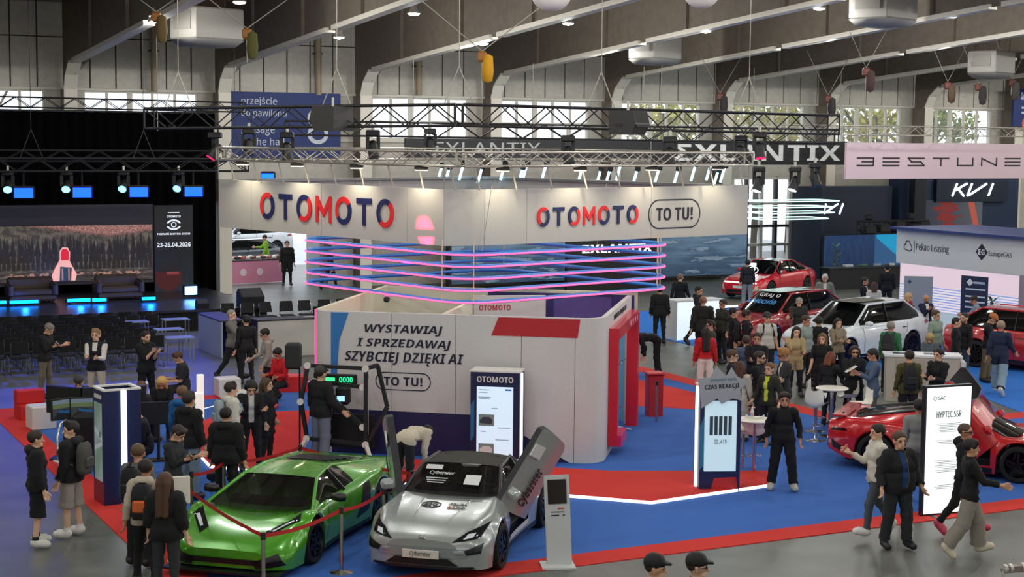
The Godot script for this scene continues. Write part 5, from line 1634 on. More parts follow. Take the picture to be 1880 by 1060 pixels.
	for q in [[0.05, 0.83, 0.1, "b83232"], [0.0, 0.78, 0.2, "777777"], [-0.04, 0.73, 0.12, "2a2a2a"], [0.09, 0.73, 0.03, "2a2a2a"]]:
		box(s, "print_bar", lean * Vector3(q[0], q[1], 0.028) + Vector3(0, 0.03, 0), Vector3(q[2], 0.018, 0.006), mat(q[3], 0.6), lean)
	# backlit sign of the red coupe
	var g := thing("backlit_sign", "tall backlit white sign with green headline beside the red coupe", "sign", Vector3(7.40, 0.00, -26.86), 21.0)
	box(g, "case", Vector3(0, 1.12, -0.05), Vector3(0.94, 2.22, 0.1), mat("15161a", 0.4))
	box(g, "light_panel_display", Vector3(0, 1.12, 0.006), Vector3(0.88, 2.15, 0.02), glow("f2f6f6", 0.95))
	for x in [-0.3, 0.3]:
		box(g, "foot", Vector3(x, 0.01, 0.0), Vector3(0.08, 0.02, 0.5), mat("15161a", 0.4))
	var gi := mat("3f5f56", 0.6)
	lettering(g, "headline_lettering", "HYPTEC SSR", 0.5, 0.11, at_wall(0.0, 1.74, 0.016), gi, 0.0)
	lettering(g, "maker_lettering", "GAC", 0.16, 0.06, at_wall(-0.16, 2.02, 0.016), gi, 0.3)
	ring_arc(g, "maker_emblem", at_wall(-0.29, 2.02, -0.012), 0.04, 0.035, 0.01, 0, TAU, gi)
	for i in 20:
		var y := 1.58 - 0.028 * i - (0.12 if i > 5 else 0.0) - (0.26 if i > 8 else 0.0) - (0.2 if i > 16 else 0.0)
		box(g, "text_line", Vector3(0.0, y, 0.018), Vector3(0.5 - 0.08 * (i % 3), 0.008, 0.004), mat("9aa8a8", 0.6))
	# black loudspeaker on a pole
	var ps := thing("loudspeaker", "black loudspeaker on a thin pole beside the black frame machine", "loudspeaker", Vector3(-4.20, 0.00, -30.69), 0.0)
	part(ps, "cabinet", bevel_mesh(Vector3(0.3, 0.5, 0.28), 0.04), mat("242424", 0.7), at_wall(0, 2.1))
	rod(ps, "pole", Vector3(0.12, 0.06, 0), Vector3(0.12, 1.86, 0), 0.018, mat("1b1b1b", 0.5))
	for i in 3:
		var a := TAU * i / 3.0 + 0.5
		rod(ps, "foot", Vector3(0.12, 0.3, 0), Vector3(0.12 + cos(a) * 0.35, 0.08, sin(a) * 0.35), 0.014, mat("1b1b1b", 0.5), true)
	build_frame_machine()
	build_simulators()

func build_frame_machine() -> void:
	var t := thing("frame_machine", "black tube exercise machine with white joints and a green number display", "machine", Vector3(-3.41, 0.00, -29.95), -8.0)
	var blk := mat("191919", 0.5)
	var wh := mat("cfc6bc", 0.5)
	# local coordinates: x right, y up, z towards the gallery
	var N := {
		"tl": Vector3(-0.5, 1.78, -0.5), "ml": Vector3(-0.62, 1.15, -0.45), "bl": Vector3(-0.52, 0.5, -0.5),
		"tr": Vector3(0.56, 1.75, -0.55), "ur": Vector3(0.5, 1.42, -0.6), "lr": Vector3(0.5, 0.72, -0.6), "br": Vector3(0.56, 0.42, -0.55),
		"hl": Vector3(-0.42, 1.48, -0.75), "fl": Vector3(-0.68, 0.08, 0.1), "fr": Vector3(0.78, 0.1, 0.0), "kn": Vector3(0.9, 1.05, -0.9), "kt": Vector3(0.72, 1.78, -0.9)}
	for q in N:
		N[q] *= Vector3(1.06, 1.1, 0.75)
	for e in [["tl", "ml"], ["ml", "bl"], ["tl", "tr"], ["tr", "br"], ["hl", "ur"], ["hl", "lr"], ["tr", "kt"], ["kt", "kn"], ["kn", "br"], ["bl", "br"]]:
		beam(t, "tube", N[e[0]], N[e[1]], 0.07, 0.07, blk)
	for e in [["bl", "fl"], ["br", "fr"]]:
		beam(t, "white_leg", N[e[0]], N[e[1]], 0.07, 0.07, wh)
	beam(t, "white_post", Vector3(0.6, 0.42, -0.5), Vector3(0.6, 1.72, -0.5), 0.045, 0.045, wh)
	beam(t, "white_post", Vector3(-0.32, 1.2, -0.78), Vector3(-0.32, 1.72, -0.78), 0.035, 0.035, wh)
	for x in [-0.68, 0.78]:
		beam(t, "foot", Vector3(x, 0.07, 0.15), Vector3(x, 0.07, -0.9), 0.08, 0.06, wh)
	for x in [-0.5, 0.5]:
		beam(t, "upright", Vector3(x, 0.1, -0.85), Vector3(x, 1.75, -0.85), 0.07, 0.07, blk)
	for q in ["tl", "ml", "bl", "tr", "ur", "lr", "br", "hl"]:
		var o: Vector3 = N[q]
		rod(t, "joint_disc", o + Vector3(0, 0, 0.02), o + Vector3(0, 0, 0.06), 0.065, mat("e2dccf", 0.5))
	part(t, "display_case", bevel_mesh(Vector3(0.66, 0.2, 0.08), 0.02), blk, at_wall(0.02, 1.66, -0.72))
	lettering(t, "green_display", "0000", 0.26, 0.1, at_wall(0.14, 1.66, -0.675), glow("20ff9a", 2.0), 0.5, "Droid Sans Mono", 0.006)
	box(t, "green_display_bar", Vector3(-0.18, 1.66, -0.675), Vector3(0.2, 0.06, 0.006), glow("3cff8a", 1.6))
	part(t, "terminal", bevel_mesh(Vector3(0.28, 0.36, 0.2), 0.05), blk, at_wall(0.08, 1.35, -0.7))
	box(t, "terminal_screen", Vector3(0.06, 1.3, -0.59), Vector3(0.15, 0.1, 0.01), glow("9fd4f0", 1.2))
	box(t, "dark_board", Vector3(0.2, 0.62, -0.95), Vector3(0.9, 0.65, 0.04), blk)
	box(t, "floor_plate", Vector3(0.05, 0.075, -0.4), Vector3(1.4, 0.02, 1.1), mat("2a1620", 0.6))

func build_simulators() -> void:
	var blk := mat("121214", 0.5)
	var rim := mat("2a2f6a", 0.4)
	# curved wall of monitors seen from behind
	var a := Vector3(-9.06, 0.00, -31.01)
	var t := thing("monitor_wall", "long curved black monitor wall seen from behind beside the white cube", "monitors", a, 0.0)
	var pts := [Vector3.ZERO, Vector3(-8.29, 0.00, -30.69) - Vector3(-9.06, 0.00, -31.01), Vector3(-7.67, 0.00, -30.96) - Vector3(-9.06, 0.00, -31.01), Vector3(-7.13, 0.00, -31.08) - Vector3(-9.06, 0.00, -31.01)]
	for i in 3:
		var p0: Vector3 = pts[i]
		var p1: Vector3 = pts[i + 1]
		p0.y = 0
		p1.y = 0
		var d := (p1 - p0)
		var bs := Basis(d.normalized(), Vector3.UP, d.normalized().cross(Vector3.UP))
		var c := (p0 + p1) * 0.5
		box(t, "monitor_back", c + Vector3(0, 1.16, 0), Vector3(d.length() - 0.02, 0.52, 0.05), blk, bs)
		box(t, "monitor_rim", c + Vector3(0, 1.43, 0), Vector3(d.length() - 0.02, 0.02, 0.06), rim, bs)
		rod(t, "stand_post", c + Vector3(0, 0.02, 0), c + Vector3(0, 1.0, 0), 0.03, blk)
		box(t, "stand_foot", c + Vector3(0, 0.03, 0), Vector3(0.5, 0.03, 0.4), blk)
	# racing rig with three monitors facing the gallery side
	var r := thing("racing_simulator", "black racing simulator rig with three screens showing a track", "simulator", Vector3(-8.08, 0.00, -30.14), 18.0)
	var track := func(x: float, y: float) -> Color:
		var c := Color("7d8f60") if y < 0.45 else Color("4a4e54")
		if y < 0.22:
			c = Color("8fa4b4")
		if y > 0.5 and absf(x - 0.5) < (y - 0.4) * 0.9:
			c = Color("22262c")
		if absf(y - 0.62 - 0.2 * (x - 0.5)) < 0.07 and x > 0.3:
			c = Color("2f6fb0")
		return c
	var mt := picture("track", 64, 40, track, 0.38)
	for i in 3:
		var an := deg_to_rad(-35.0 + 35.0 * i)
		var xf := Transform3D(Basis(Vector3.UP, -an), Vector3(sin(an) * 0.7, 1.06, -0.55 + 0.35 * (1.0 - cos(an))))
		part(r, "monitor", bevel_mesh(Vector3(0.52, 0.42, 0.04), 0.012), blk, xf)
		screen_quad(r, "display", 0.47, 0.36, xf * at_wall(0, 0, 0.024), mt)
	rod(r, "monitor_post", Vector3(0, 0.1, -0.6), Vector3(0, 1.0, -0.6), 0.04, blk)
	for s in [-1, 1]:
		beam(r, "rail", Vector3(s * 0.3, 0.12, -0.7), Vector3(s * 0.3, 0.12, 0.75), 0.06, 0.08, blk)
		beam(r, "upright", Vector3(s * 0.3, 0.12, -0.3), Vector3(s * 0.3, 0.8, -0.3), 0.06, 0.06, blk)
	part(r, "seat", bevel_mesh(Vector3(0.5, 0.16, 0.5), 0.05), mat("1c1c20", 0.8), at_wall(0, 0.35, 0.35))
	part(r, "seat_back", bevel_mesh(Vector3(0.52, 0.85, 0.16), 0.07), mat("1c1c20", 0.8), Transform3D(Basis(Vector3.RIGHT, 0.3), Vector3(0, 0.78, 0.66)))
	var wm := MB.new()
	var ring := []
	for i in 16:
		ring.append(Vector3(cos(TAU * i / 16.0) * 0.16, 0.88 + sin(TAU * i / 16.0) * 0.15, -0.18))
	wm.tube(ring, 0.018, 6, true)
	part(r, "steering_wheel", wm.mesh(), blk)
	part(r, "wheel_base", bevel_mesh(Vector3(0.24, 0.2, 0.26), 0.03), blk, at_wall(0, 0.84, -0.34))
	var tb := MB.new()
	tb.tube([Vector3(-0.5, 0.1, 0.2), Vector3(-0.52, 0.6, 0.05), Vector3(-0.46, 0.85, -0.05), Vector3(-0.36, 0.9, -0.15), Vector3(-0.3, 0.7, -0.2)], 0.025, 8)
	part(r, "chrome_tube", tb.mesh(), mat("d2d4d8", 0.2, 0.9))
	beam(r, "white_bar", Vector3(-0.6, 0.22, 0.3), Vector3(-0.2, 0.1, 0.55), 0.04, 0.03, mat("dcdcdc", 0.4))
	var r2 := thing("monitor", "dark angled monitor behind the seated blonde visitor", "monitor", Vector3(-6.83, 0.00, -30.76), 200.0)
	part(r2, "screen_panel", bevel_mesh(Vector3(0.7, 0.45, 0.04), 0.012), blk, at_wall(0, 0.95))
	rod(r2, "post", Vector3(0, 0.02, 0), Vector3(0, 0.75, 0), 0.03, blk)
	box(r2, "foot", Vector3(0, 0.03, 0), Vector3(0.4, 0.03, 0.3), blk)

# ---------------------------------------------------------------- furniture
func stool(label: String, at: Vector3, turn: float) -> void:
	if not mats.has("stoolshell"):
		var mb := MB.new()
		var rows := []
		for j in 9:
			var t := j / 8.0
			var row := []
			for i in 9:
				var s := -1.0 + 2.0 * i / 8.0
				var zc := lerpf(0.22, -0.17, minf(t / 0.55, 1.0)) - 0.07 * maxf(t - 0.55, 0)
				var yc := 0.0 if t < 0.5 else pow((t - 0.5) / 0.5, 1.1) * 0.34
				var hw := 0.21 * (1.0 - 0.18 * pow(absf(t - 0.45) / 0.55, 3))
				row.append(Vector3(s * hw, yc + 0.09 * s * s * (1.0 - 0.3 * t), zc + 0.06 * s * s * t))
			rows.append(row)
		mb.grid(rows)
		var r2 := []
		for r in rows:
			var q := []
			for p in r:
				q.append(p - Vector3(0, 0.018, 0.012))
			r2.append(q)
		mb.grid(r2, false, true)
		mats["stoolshell"] = mb.mesh()
		var base := MB.new()
		base.lathe([V2(0.0, 0.0), V2(0.22, 0.0), V2(0.22, 0.012), V2(0.08, 0.035), V2(0.03, 0.06), V2(0.028, 0.72), V2(0.0, 0.72)], 20)
		mats["stoolbase"] = base.mesh()
		var rg := MB.new()
		var pts := []
		for i in 12:
			pts.append(Vector3(cos(TAU * i / 12.0) * 0.12, 0.32, 0.1 + sin(TAU * i / 12.0) * 0.12))
		rg.tube(pts, 0.012, 5, true)
		mats["stoolring"] = rg.mesh()
	var t := thing("bar_stool", label, "stool", at, turn, "white bar stools")
	part(t, "seat_shell", mats["stoolshell"], mat("efece0", 0.45), at_wall(0, 0.75))
	part(t, "pedestal", mats["stoolbase"], mat("c9ccd0", 0.12, 0.95))
	part(t, "foot_ring", mats["stoolring"], mat("c9ccd0", 0.12, 0.95))

func high_table(label: String, at: Vector3) -> void:
	var t := thing("high_table", label, "table", at, 0, "white high tables")
	var tp := MB.new()
	tp.lathe([V2(0.0, 1.02), V2(0.3, 1.02), V2(0.345, 1.035), V2(0.35, 1.05), V2(0.34, 1.062), V2(0.0, 1.064)], 28)
	part(t, "table_top", tp.mesh(), mat("ece8dc", 0.35))
	rod(t, "post", Vector3(0, 0.02, 0), Vector3(0, 1.02, 0), 0.035, mat("c9ccd0", 0.12, 0.95))
	var b := MB.new()
	b.lathe([V2(0.0, 0.0), V2(0.26, 0.0), V2(0.26, 0.012), V2(0.06, 0.03), V2(0.0, 0.03)], 20)
	part(t, "base", b.mesh(), mat("c9ccd0", 0.12, 0.95))

func build_furniture() -> void:
	high_table("white high table with an empty top in the crowd behind the red coupe", Vector3(6.87, 0.00, -34.04))
	high_table("white high table with a small bottle beside the star sign", Vector3(4.62, 0.00, -30.05))
	stool("white bar stool turned away, before the empty high table", Vector3(6.44, 0.00, -33.51), 150.0)
	stool("white bar stool on the far left of the empty high table", Vector3(6.63, 0.00, -34.60), 70.0)
	stool("white bar stool with tall back beyond the empty high table", Vector3(7.39, 0.00, -34.82), -70.0)
	stool("grey backed bar stool beside the red coupe's tail", Vector3(7.42, 0.00, -33.52), -80.0)
	stool("white bar stool at the table with the bottle, next to the totem", Vector3(4.45, 0.00, -30.32), 60.0)
	stool("white bar stool in front of the table with the bottle", Vector3(4.65, 0.00, -30.22), 170.0)
	var b := thing("bottle", "small white bottle with a pink label standing on the high table", "bottle", Vector3(4.58, 1.07, -30.13))
	var mb := MB.new()
	mb.lathe([V2(0.0, 0.0), V2(0.035, 0.0), V2(0.035, 0.13), V2(0.015, 0.18), V2(0.015, 0.21), V2(0.0, 0.21)], 12)
	part(b, "glass_body", mb.mesh(), mat("dfe2e2", 0.2))
	rod(b, "label_band", Vector3(0, 0.04, 0), Vector3(0, 0.1, 0), 0.0365, mat("c8a0b0", 0.6))
	# cubes
	var cube := thing("seat_cube", "white cube seat on the blue carpet edge", "cube", Vector3(-10.10, 0.00, -34.13), 32.0)
	part(cube, "cube", bevel_mesh(Vector3(0.52, 0.5, 0.52), 0.02), mat("d5d3cc", 0.5), at_wall(0, 0.26))
	var rc := thing("seat_cube", "red stepped seat block behind the white cube", "cube", Vector3(-10.68, 0.00, -35.38), 32.0)
	part(rc, "seat", bevel_mesh(Vector3(0.62, 0.32, 0.6), 0.02), mat("c61f1f", 0.6), at_wall(0, 0.17))
	part(rc, "back_block", bevel_mesh(Vector3(0.62, 0.3, 0.3), 0.02), mat("c61f1f", 0.6), at_wall(0, 0.48, -0.15))
	var wc := thing("seat_cube", "white block seat standing on the dark floor beyond the red border", "cube", Vector3(-6.89, 0.00, -38.63), 25.0)
	part(wc, "cube", bevel_mesh(Vector3(0.55, 0.45, 0.5), 0.02), mat("dcdad2", 0.5), at_wall(0, 0.24))
	part(wc, "lower_step", bevel_mesh(Vector3(0.4, 0.18, 0.4), 0.02), mat("dcdad2", 0.5), at_wall(0.2, 0.1, 0.4))
	var wp := thing("light_column", "slim white backlit column beside the queue", "column", Vector3(-6.89, 0.00, -35.10), 20.0)
	part(wp, "column_upper", pillar_mesh(0.14, 1.0, 0.2, 0.02), glow("f0eee6", 0.55), at_wall(0.03, 0.05))
	part(wp, "column_lower", pillar_mesh(0.24, 0.62, 0.24, 0.02), glow("f0eee6", 0.5), at_wall(-0.05, 0.03))
	var rb := thing("seat_cube", "red block bench under the visitor in the red jacket", "cube", Vector3(-5.48, 0.00, -39.22), 10.0)
	part(rb, "seat", bevel_mesh(Vector3(0.75, 0.42, 0.55), 0.02), mat("d3231f", 0.5), at_wall(0, 0.24))
	part(rb, "side_block", bevel_mesh(Vector3(0.1, 0.6, 0.55), 0.02), mat("d3231f", 0.5), at_wall(0.42, 0.32))
	var rs := thing("red_pedestal", "red pedestal box behind the booth portal", "pedestal", Vector3(3.25, 0.00, -36.13), 10.0)
	part(rs, "body", bevel_mesh(Vector3(0.34, 1.0, 0.36), 0.02), mat("b8202a", 0.5), at_wall(0, 0.5))
	part(rs, "cap", bevel_mesh(Vector3(0.4, 0.06, 0.42), 0.02), mat("b8202a", 0.5), at_wall(0, 1.03))
	# folded white sitting frames
	var wf := thing("white_stool", "small white folding stool beside the seated visitor in grey", "stool", Vector3(-8.42, 0.00, -37.42), 10.0)
	for s in [-1, 1]:
		beam(wf, "leg", Vector3(s * 0.16, 0.0, -0.12), Vector3(s * 0.05, 0.48, 0.0), 0.04, 0.04, mat("e4e2da", 0.5))
		beam(wf, "leg", Vector3(s * 0.16, 0.0, 0.12), Vector3(s * 0.05, 0.48, 0.0), 0.04, 0.04, mat("e4e2da", 0.5))
	part(wf, "seat", bevel_mesh(Vector3(0.4, 0.05, 0.32), 0.02), mat("e4e2da", 0.5), at_wall(0, 0.5))
	var tb := thing("tablet_stand", "white framed tablet on a pole before the green car's nose", "tablet", Vector3(-4.87, 0.00, -23.31), 200.0)
	part(tb, "frame", bevel_mesh(Vector3(0.3, 0.42, 0.04), 0.015), mat("dcd8cc", 0.5), at_wall(0, 1.1))
	box(tb, "screen", Vector3(0, 1.12, 0.022), Vector3(0.22, 0.3, 0.006), mat("15161a", 0.2))
	rod(tb, "pole", Vector3(0, 0.02, 0), Vector3(0, 0.92, 0), 0.025, mat("c9c6bd", 0.4))
	box(tb, "foot", Vector3(0, 0.015, 0), Vector3(0.36, 0.02, 0.3), mat("c9c6bd", 0.4))
	var cam := thing("camera_rig", "small black camera rig standing on the blue carpet by the green car", "camera", Vector3(-5.29, 0.00, -28.18), 30.0)
	part(cam, "body", bevel_mesh(Vector3(0.22, 0.16, 0.16), 0.03), mat("141416", 0.5), at_wall(0, 0.28))
	rod(cam, "lens", Vector3(0.05, 0.29, 0.08), Vector3(0.05, 0.29, 0.17), 0.05, mat("26262a", 0.3))
	for i in 3:
		rod(cam, "leg", Vector3(0, 0.22, 0), Vector3(cos(TAU * i / 3.0) * 0.16, 0.015, sin(TAU * i / 3.0) * 0.16), 0.014, mat("141416", 0.5), true)
	var fb := thing("floor_light_bar", "white light bar on the floor before the red sedan", "light bar", Vector3(8.48, 0.00, -60.31), 28.0)
	part(fb, "housing", bevel_mesh(Vector3(1.5, 0.1, 0.14), 0.02), mat("2a2c30", 0.5), at_wall(0, 0.05))
	box(fb, "light_strip", Vector3(0, 0.085, 0.06), Vector3(1.44, 0.07, 0.05), glow("ffffff", 2.5))
	var gm := thing("gimbal_frame", "grey jointed metal handle frame cut off by the floor's near edge", "frame", Vector3(6.19, 0.00, -19.31), 20.0)
	beam(gm, "side_bar", Vector3(-0.26, 0.6, 0.3), Vector3(-0.16, 1.1, 0), 0.035, 0.035, mat("b8b4ac", 0.3, 0.6))
	beam(gm, "side_bar", Vector3(0.14, 0.55, 0.3), Vector3(0.2, 1.08, 0), 0.035, 0.035, mat("b8b4ac", 0.3, 0.6))
	beam(gm, "cross_bar", Vector3(-0.16, 1.12, 0), Vector3(0.3, 1.1, 0), 0.09, 0.08, mat("8a7a74", 0.5))
	for x in [-0.14, -0.06, 0.12, 0.2]:
		rod(gm, "joint_ring", Vector3(x - 0.02, 1.12, 0), Vector3(x + 0.02, 1.12, 0), 0.06, mat("d6d2c8", 0.3, 0.5))
	rod(gm, "post", Vector3(0, 0.02, 0.3), Vector3(0, 0.6, 0.3), 0.03, mat("2a2a2c", 0.5))
	beam(gm, "lower_bar", Vector3(-0.26, 0.6, 0.3), Vector3(0.14, 0.57, 0.3), 0.05, 0.05, mat("2a2a2c", 0.5))
	# stanchions and red belts
	var chrome := mat("b9b4ae", 0.15, 0.95)
	var spots := {
		"a": [Vector3(-3.33, 0.00, -21.30), "chrome belt post before the green car's nose"], "b": [Vector3(-2.44, 0.00, -22.85), "chrome belt post between the green and silver cars"],
		"c": [Vector3(-1.93, 0.00, -24.11), "chrome belt post at the green car's rear wheel"], "d": [Vector3(-3.65, 0.00, -27.51), "black capped belt post behind the green car's roof"],
		"e": [Vector3(-4.73, 0.00, -26.14), "chrome belt post behind the green car beside the man in black"], "f": [Vector3(-5.08, 0.00, -25.21), "dark belt post between the queue and the green car"],
		"g": [Vector3(-1.57, 0.00, -25.41), "belt post behind the silver car's raised door"], "h": [Vector3(-1.27, 0.00, -26.44), "belt post behind the silver car's black roof"],
		"i": [Vector3(3.24, 0.00, -35.28), "chrome belt post beside the red pedestal"], "j": [Vector3(-5.16, 0.00, -24.63), "belt post hidden behind the long haired visitor"]}
	for k in spots:
		var t := thing("belt_post", spots[k][1], "belt post", spots[k][0], 0, "belt posts")
		var pb := MB.new()
		pb.lathe([V2(0.0, 0.0), V2(0.17, 0.0), V2(0.17, 0.012), V2(0.05, 0.035), V2(0.028, 0.05), V2(0.028, 0.9), V2(0.0, 0.9)], 18)
		part(t, "post", pb.mesh(), chrome)
		rod(t, "belt_head", Vector3(0, 0.88, 0), Vector3(0, 0.98, 0), 0.036, mat("2a2422", 0.4))
	var n := 0
	var bl := ["red belt across the green car's bonnet", "red belt along the green car's side", "red belt beside the green car's rear wheel", "red belt behind the green car by the machine", "red belt behind the green car by the queue", "short red belt beside the queue", "red belt behind the silver car's raised door", "red belt behind the silver car's roof"]
	for e in [["j", "a"], ["a", "b"], ["b", "c"], ["d", "g"], ["e", "d"], ["f", "e"], ["c", "g"], ["g", "h"]]:
		var t := thing("red_belt", bl[n], "belt", Vector3.ZERO, 0, "red barrier belts")
		var p0: Vector3 = spots[e[0]][0] + Vector3(0, 0.93, 0)
		var p1: Vector3 = spots[e[1]][0] + Vector3(0, 0.93, 0)
		var rows := [[], []]
		for i in 9:
			var q := p0.lerp(p1, i / 8.0) - Vector3(0, 0.06 * sin(PI * i / 8.0), 0)
			rows[0].append(q - Vector3(0, 0.028, 0))
			rows[1].append(q + Vector3(0, 0.028, 0))
		var mb2 := MB.new()
		mb2.grid(rows)
		var back := [[], []]
		var sd := (p1 - p0).normalized().cross(Vector3.UP) * 0.004
		for i in 9:
			back[0].append(rows[0][i] - sd)
			back[1].append(rows[1][i] - sd)
		mb2.grid(back, false, true)
		part(t, "belt", mb2.mesh(), mat("b3161c", 0.6))
		n += 1

# ---------------------------------------------------------------- cars
class Car:
	var L: float
	var st: Array
	var rings := []
	var wheels: Array
	var arch: float
	var g: Dictionary
	const NX := 110
	func key(x: float) -> Array:
		var i := 0
		while i < st.size() - 2 and x > st[i + 1][0]:
			i += 1
		var a: Array = st[i]
		var b: Array = st[i + 1]
		var pa: Array = st[maxi(i - 1, 0)]
		var pb: Array = st[mini(i + 2, st.size() - 1)]
		var h: float = b[0] - a[0]
		var t := clampf((x - a[0]) / h, 0, 1)
		var out := []
		for k in range(1, 8):
			var m0: float = (b[k] - pa[k]) / (b[0] - pa[0]) * h
			var m1: float = (pb[k] - a[k]) / (pb[0] - a[0]) * h
			var t2 := t * t
			var t3 := t2 * t
			out.append((2 * t3 - 3 * t2 + 1) * a[k] + (t3 - 2 * t2 + t) * m0 + (-2 * t3 + 3 * t2) * b[k] + (t3 - t2) * m1)
		return out
	func ring(x: float) -> PackedVector2Array:
		var k := key(x)
		var yb: float = k[6]
		for w in wheels:
			var dx: float = absf(x - w[0])
			if dx < arch:
				yb = maxf(yb, w[1] + sqrt(arch * arch - dx * dx))
		var y1 := maxf(k[2], yb + 0.03)
		var y2 := maxf(k[4], y1 + 0.05)
		var c := [Vector2(k[0], yb), Vector2(k[1], y1), Vector2(k[3], y2), Vector2(k[3] * 0.62, lerpf(y2, k[5], 0.7)), Vector2(0, k[5])]
		var o := PackedVector2Array()
		for i in 4:
			var p0: Vector2 = c[maxi(i - 1, 0)]
			var p1: Vector2 = c[i]
			var p2: Vector2 = c[i + 1]
			var p3: Vector2 = c[i + 2] if i < 3 else Vector2(-c[3].x, c[3].y)
			for s in 5:
				var t := s / 5.0
				o.append(p1.cubic_interpolate(p2, p0, p3, t) if i != 0 else p1.lerp(p2, t))
		o.append(c[4])
		return o
	func prepare() -> void:
		for i in NX + 1:
			rings.append(ring(L * i / NX))
	func at(x: float) -> PackedVector2Array:
		var f := clampf(x / L, 0, 1) * NX
		var i := mini(int(f), NX - 1)
		var t := f - i
		var o := PackedVector2Array()
		var a: PackedVector2Array = rings[i]
		var b: PackedVector2Array = rings[i + 1]
		for j in a.size():
			o.append(a[j].lerp(b[j], t))
		return o
	func hw(x: float, y: float) -> float:
		var r := at(x)
		var best := 0.0
		for j in r.size() - 1:
			var a := r[j]
			var b := r[j + 1]
			if (a.y - y) * (b.y - y) <= 0.0 and absf(a.y - b.y) > 1e-6:
				best = maxf(best, lerpf(a.x, b.x, (y - a.y) / (b.y - a.y)))
		return best if best > 0.0 else (r[0].x if y < r[0].y else 0.0)
	func top(x: float, z: float) -> float:
		var r := at(x)
		var w := absf(z)
		var best := 0.0
		for j in r.size() - 1:
			var a := r[j]
			var b := r[j + 1]
			if (a.x - w) * (b.x - w) <= 0.0 and absf(a.x - b.x) > 1e-6:
				best = maxf(best, lerpf(a.y, b.y, (w - a.x) / (b.x - a.x)))
		return best
	func end_x(z: float, y: float, rear: bool) -> float:
		for i in 90:
			var d := 0.012 * i
			var x := L - d if rear else d
			if hw(x, y) >= absf(z) and top(x, z) >= y:
				var lo := d - 0.012
				var hi := d
				for k in 4:
					var md := (lo + hi) * 0.5
					var xm := L - md if rear else md
					if hw(xm, y) >= absf(z) and top(xm, z) >= y:
						hi = md
					else:
						lo = md
				return L - hi if rear else hi
		return L - 0.9 if rear else 0.9

func car_patch(c: Car, how: String, q: Array, n := 6, lens := false) -> Mesh:
	var off := 0.016 if lens else 0.007
	if how == "front" or how == "rear":
		n = 14
		off = 0.026 if lens else 0.014
	# q: four corners, in (z, y) for front and rear, (x, y) for sides, (x, z) for the top
	var m := MB.new()
	var rows := []
	for i in n + 1:
		var row := []
		for j in n + 1:
			var a: Vector2 = q[0].lerp(q[1], float(j) / n)
			var b: Vector2 = q[3].lerp(q[2], float(j) / n)
			var p := a.lerp(b, float(i) / n)
			match how:
				"front":
					row.append(Vector3(c.end_x(p.x, p.y, false) - off, p.y, p.x))
				"rear":
					row.append(Vector3(c.end_x(p.x, p.y, true) + off, p.y, p.x))
				"left":
					row.append(Vector3(p.x, p.y, c.hw(p.x, p.y) + off))
				"right":
					row.append(Vector3(p.x, p.y, -c.hw(p.x, p.y) - off))
				"top":
					row.append(Vector3(p.x, c.top(p.x, p.y) + off, p.y))
		rows.append(row)
	m.grid(rows)
	return m.mesh()

func mirror_q(q: Array) -> Array:
	var o := []
	for p in q:
		o.append(Vector2(-p.x, p.y))
	return o

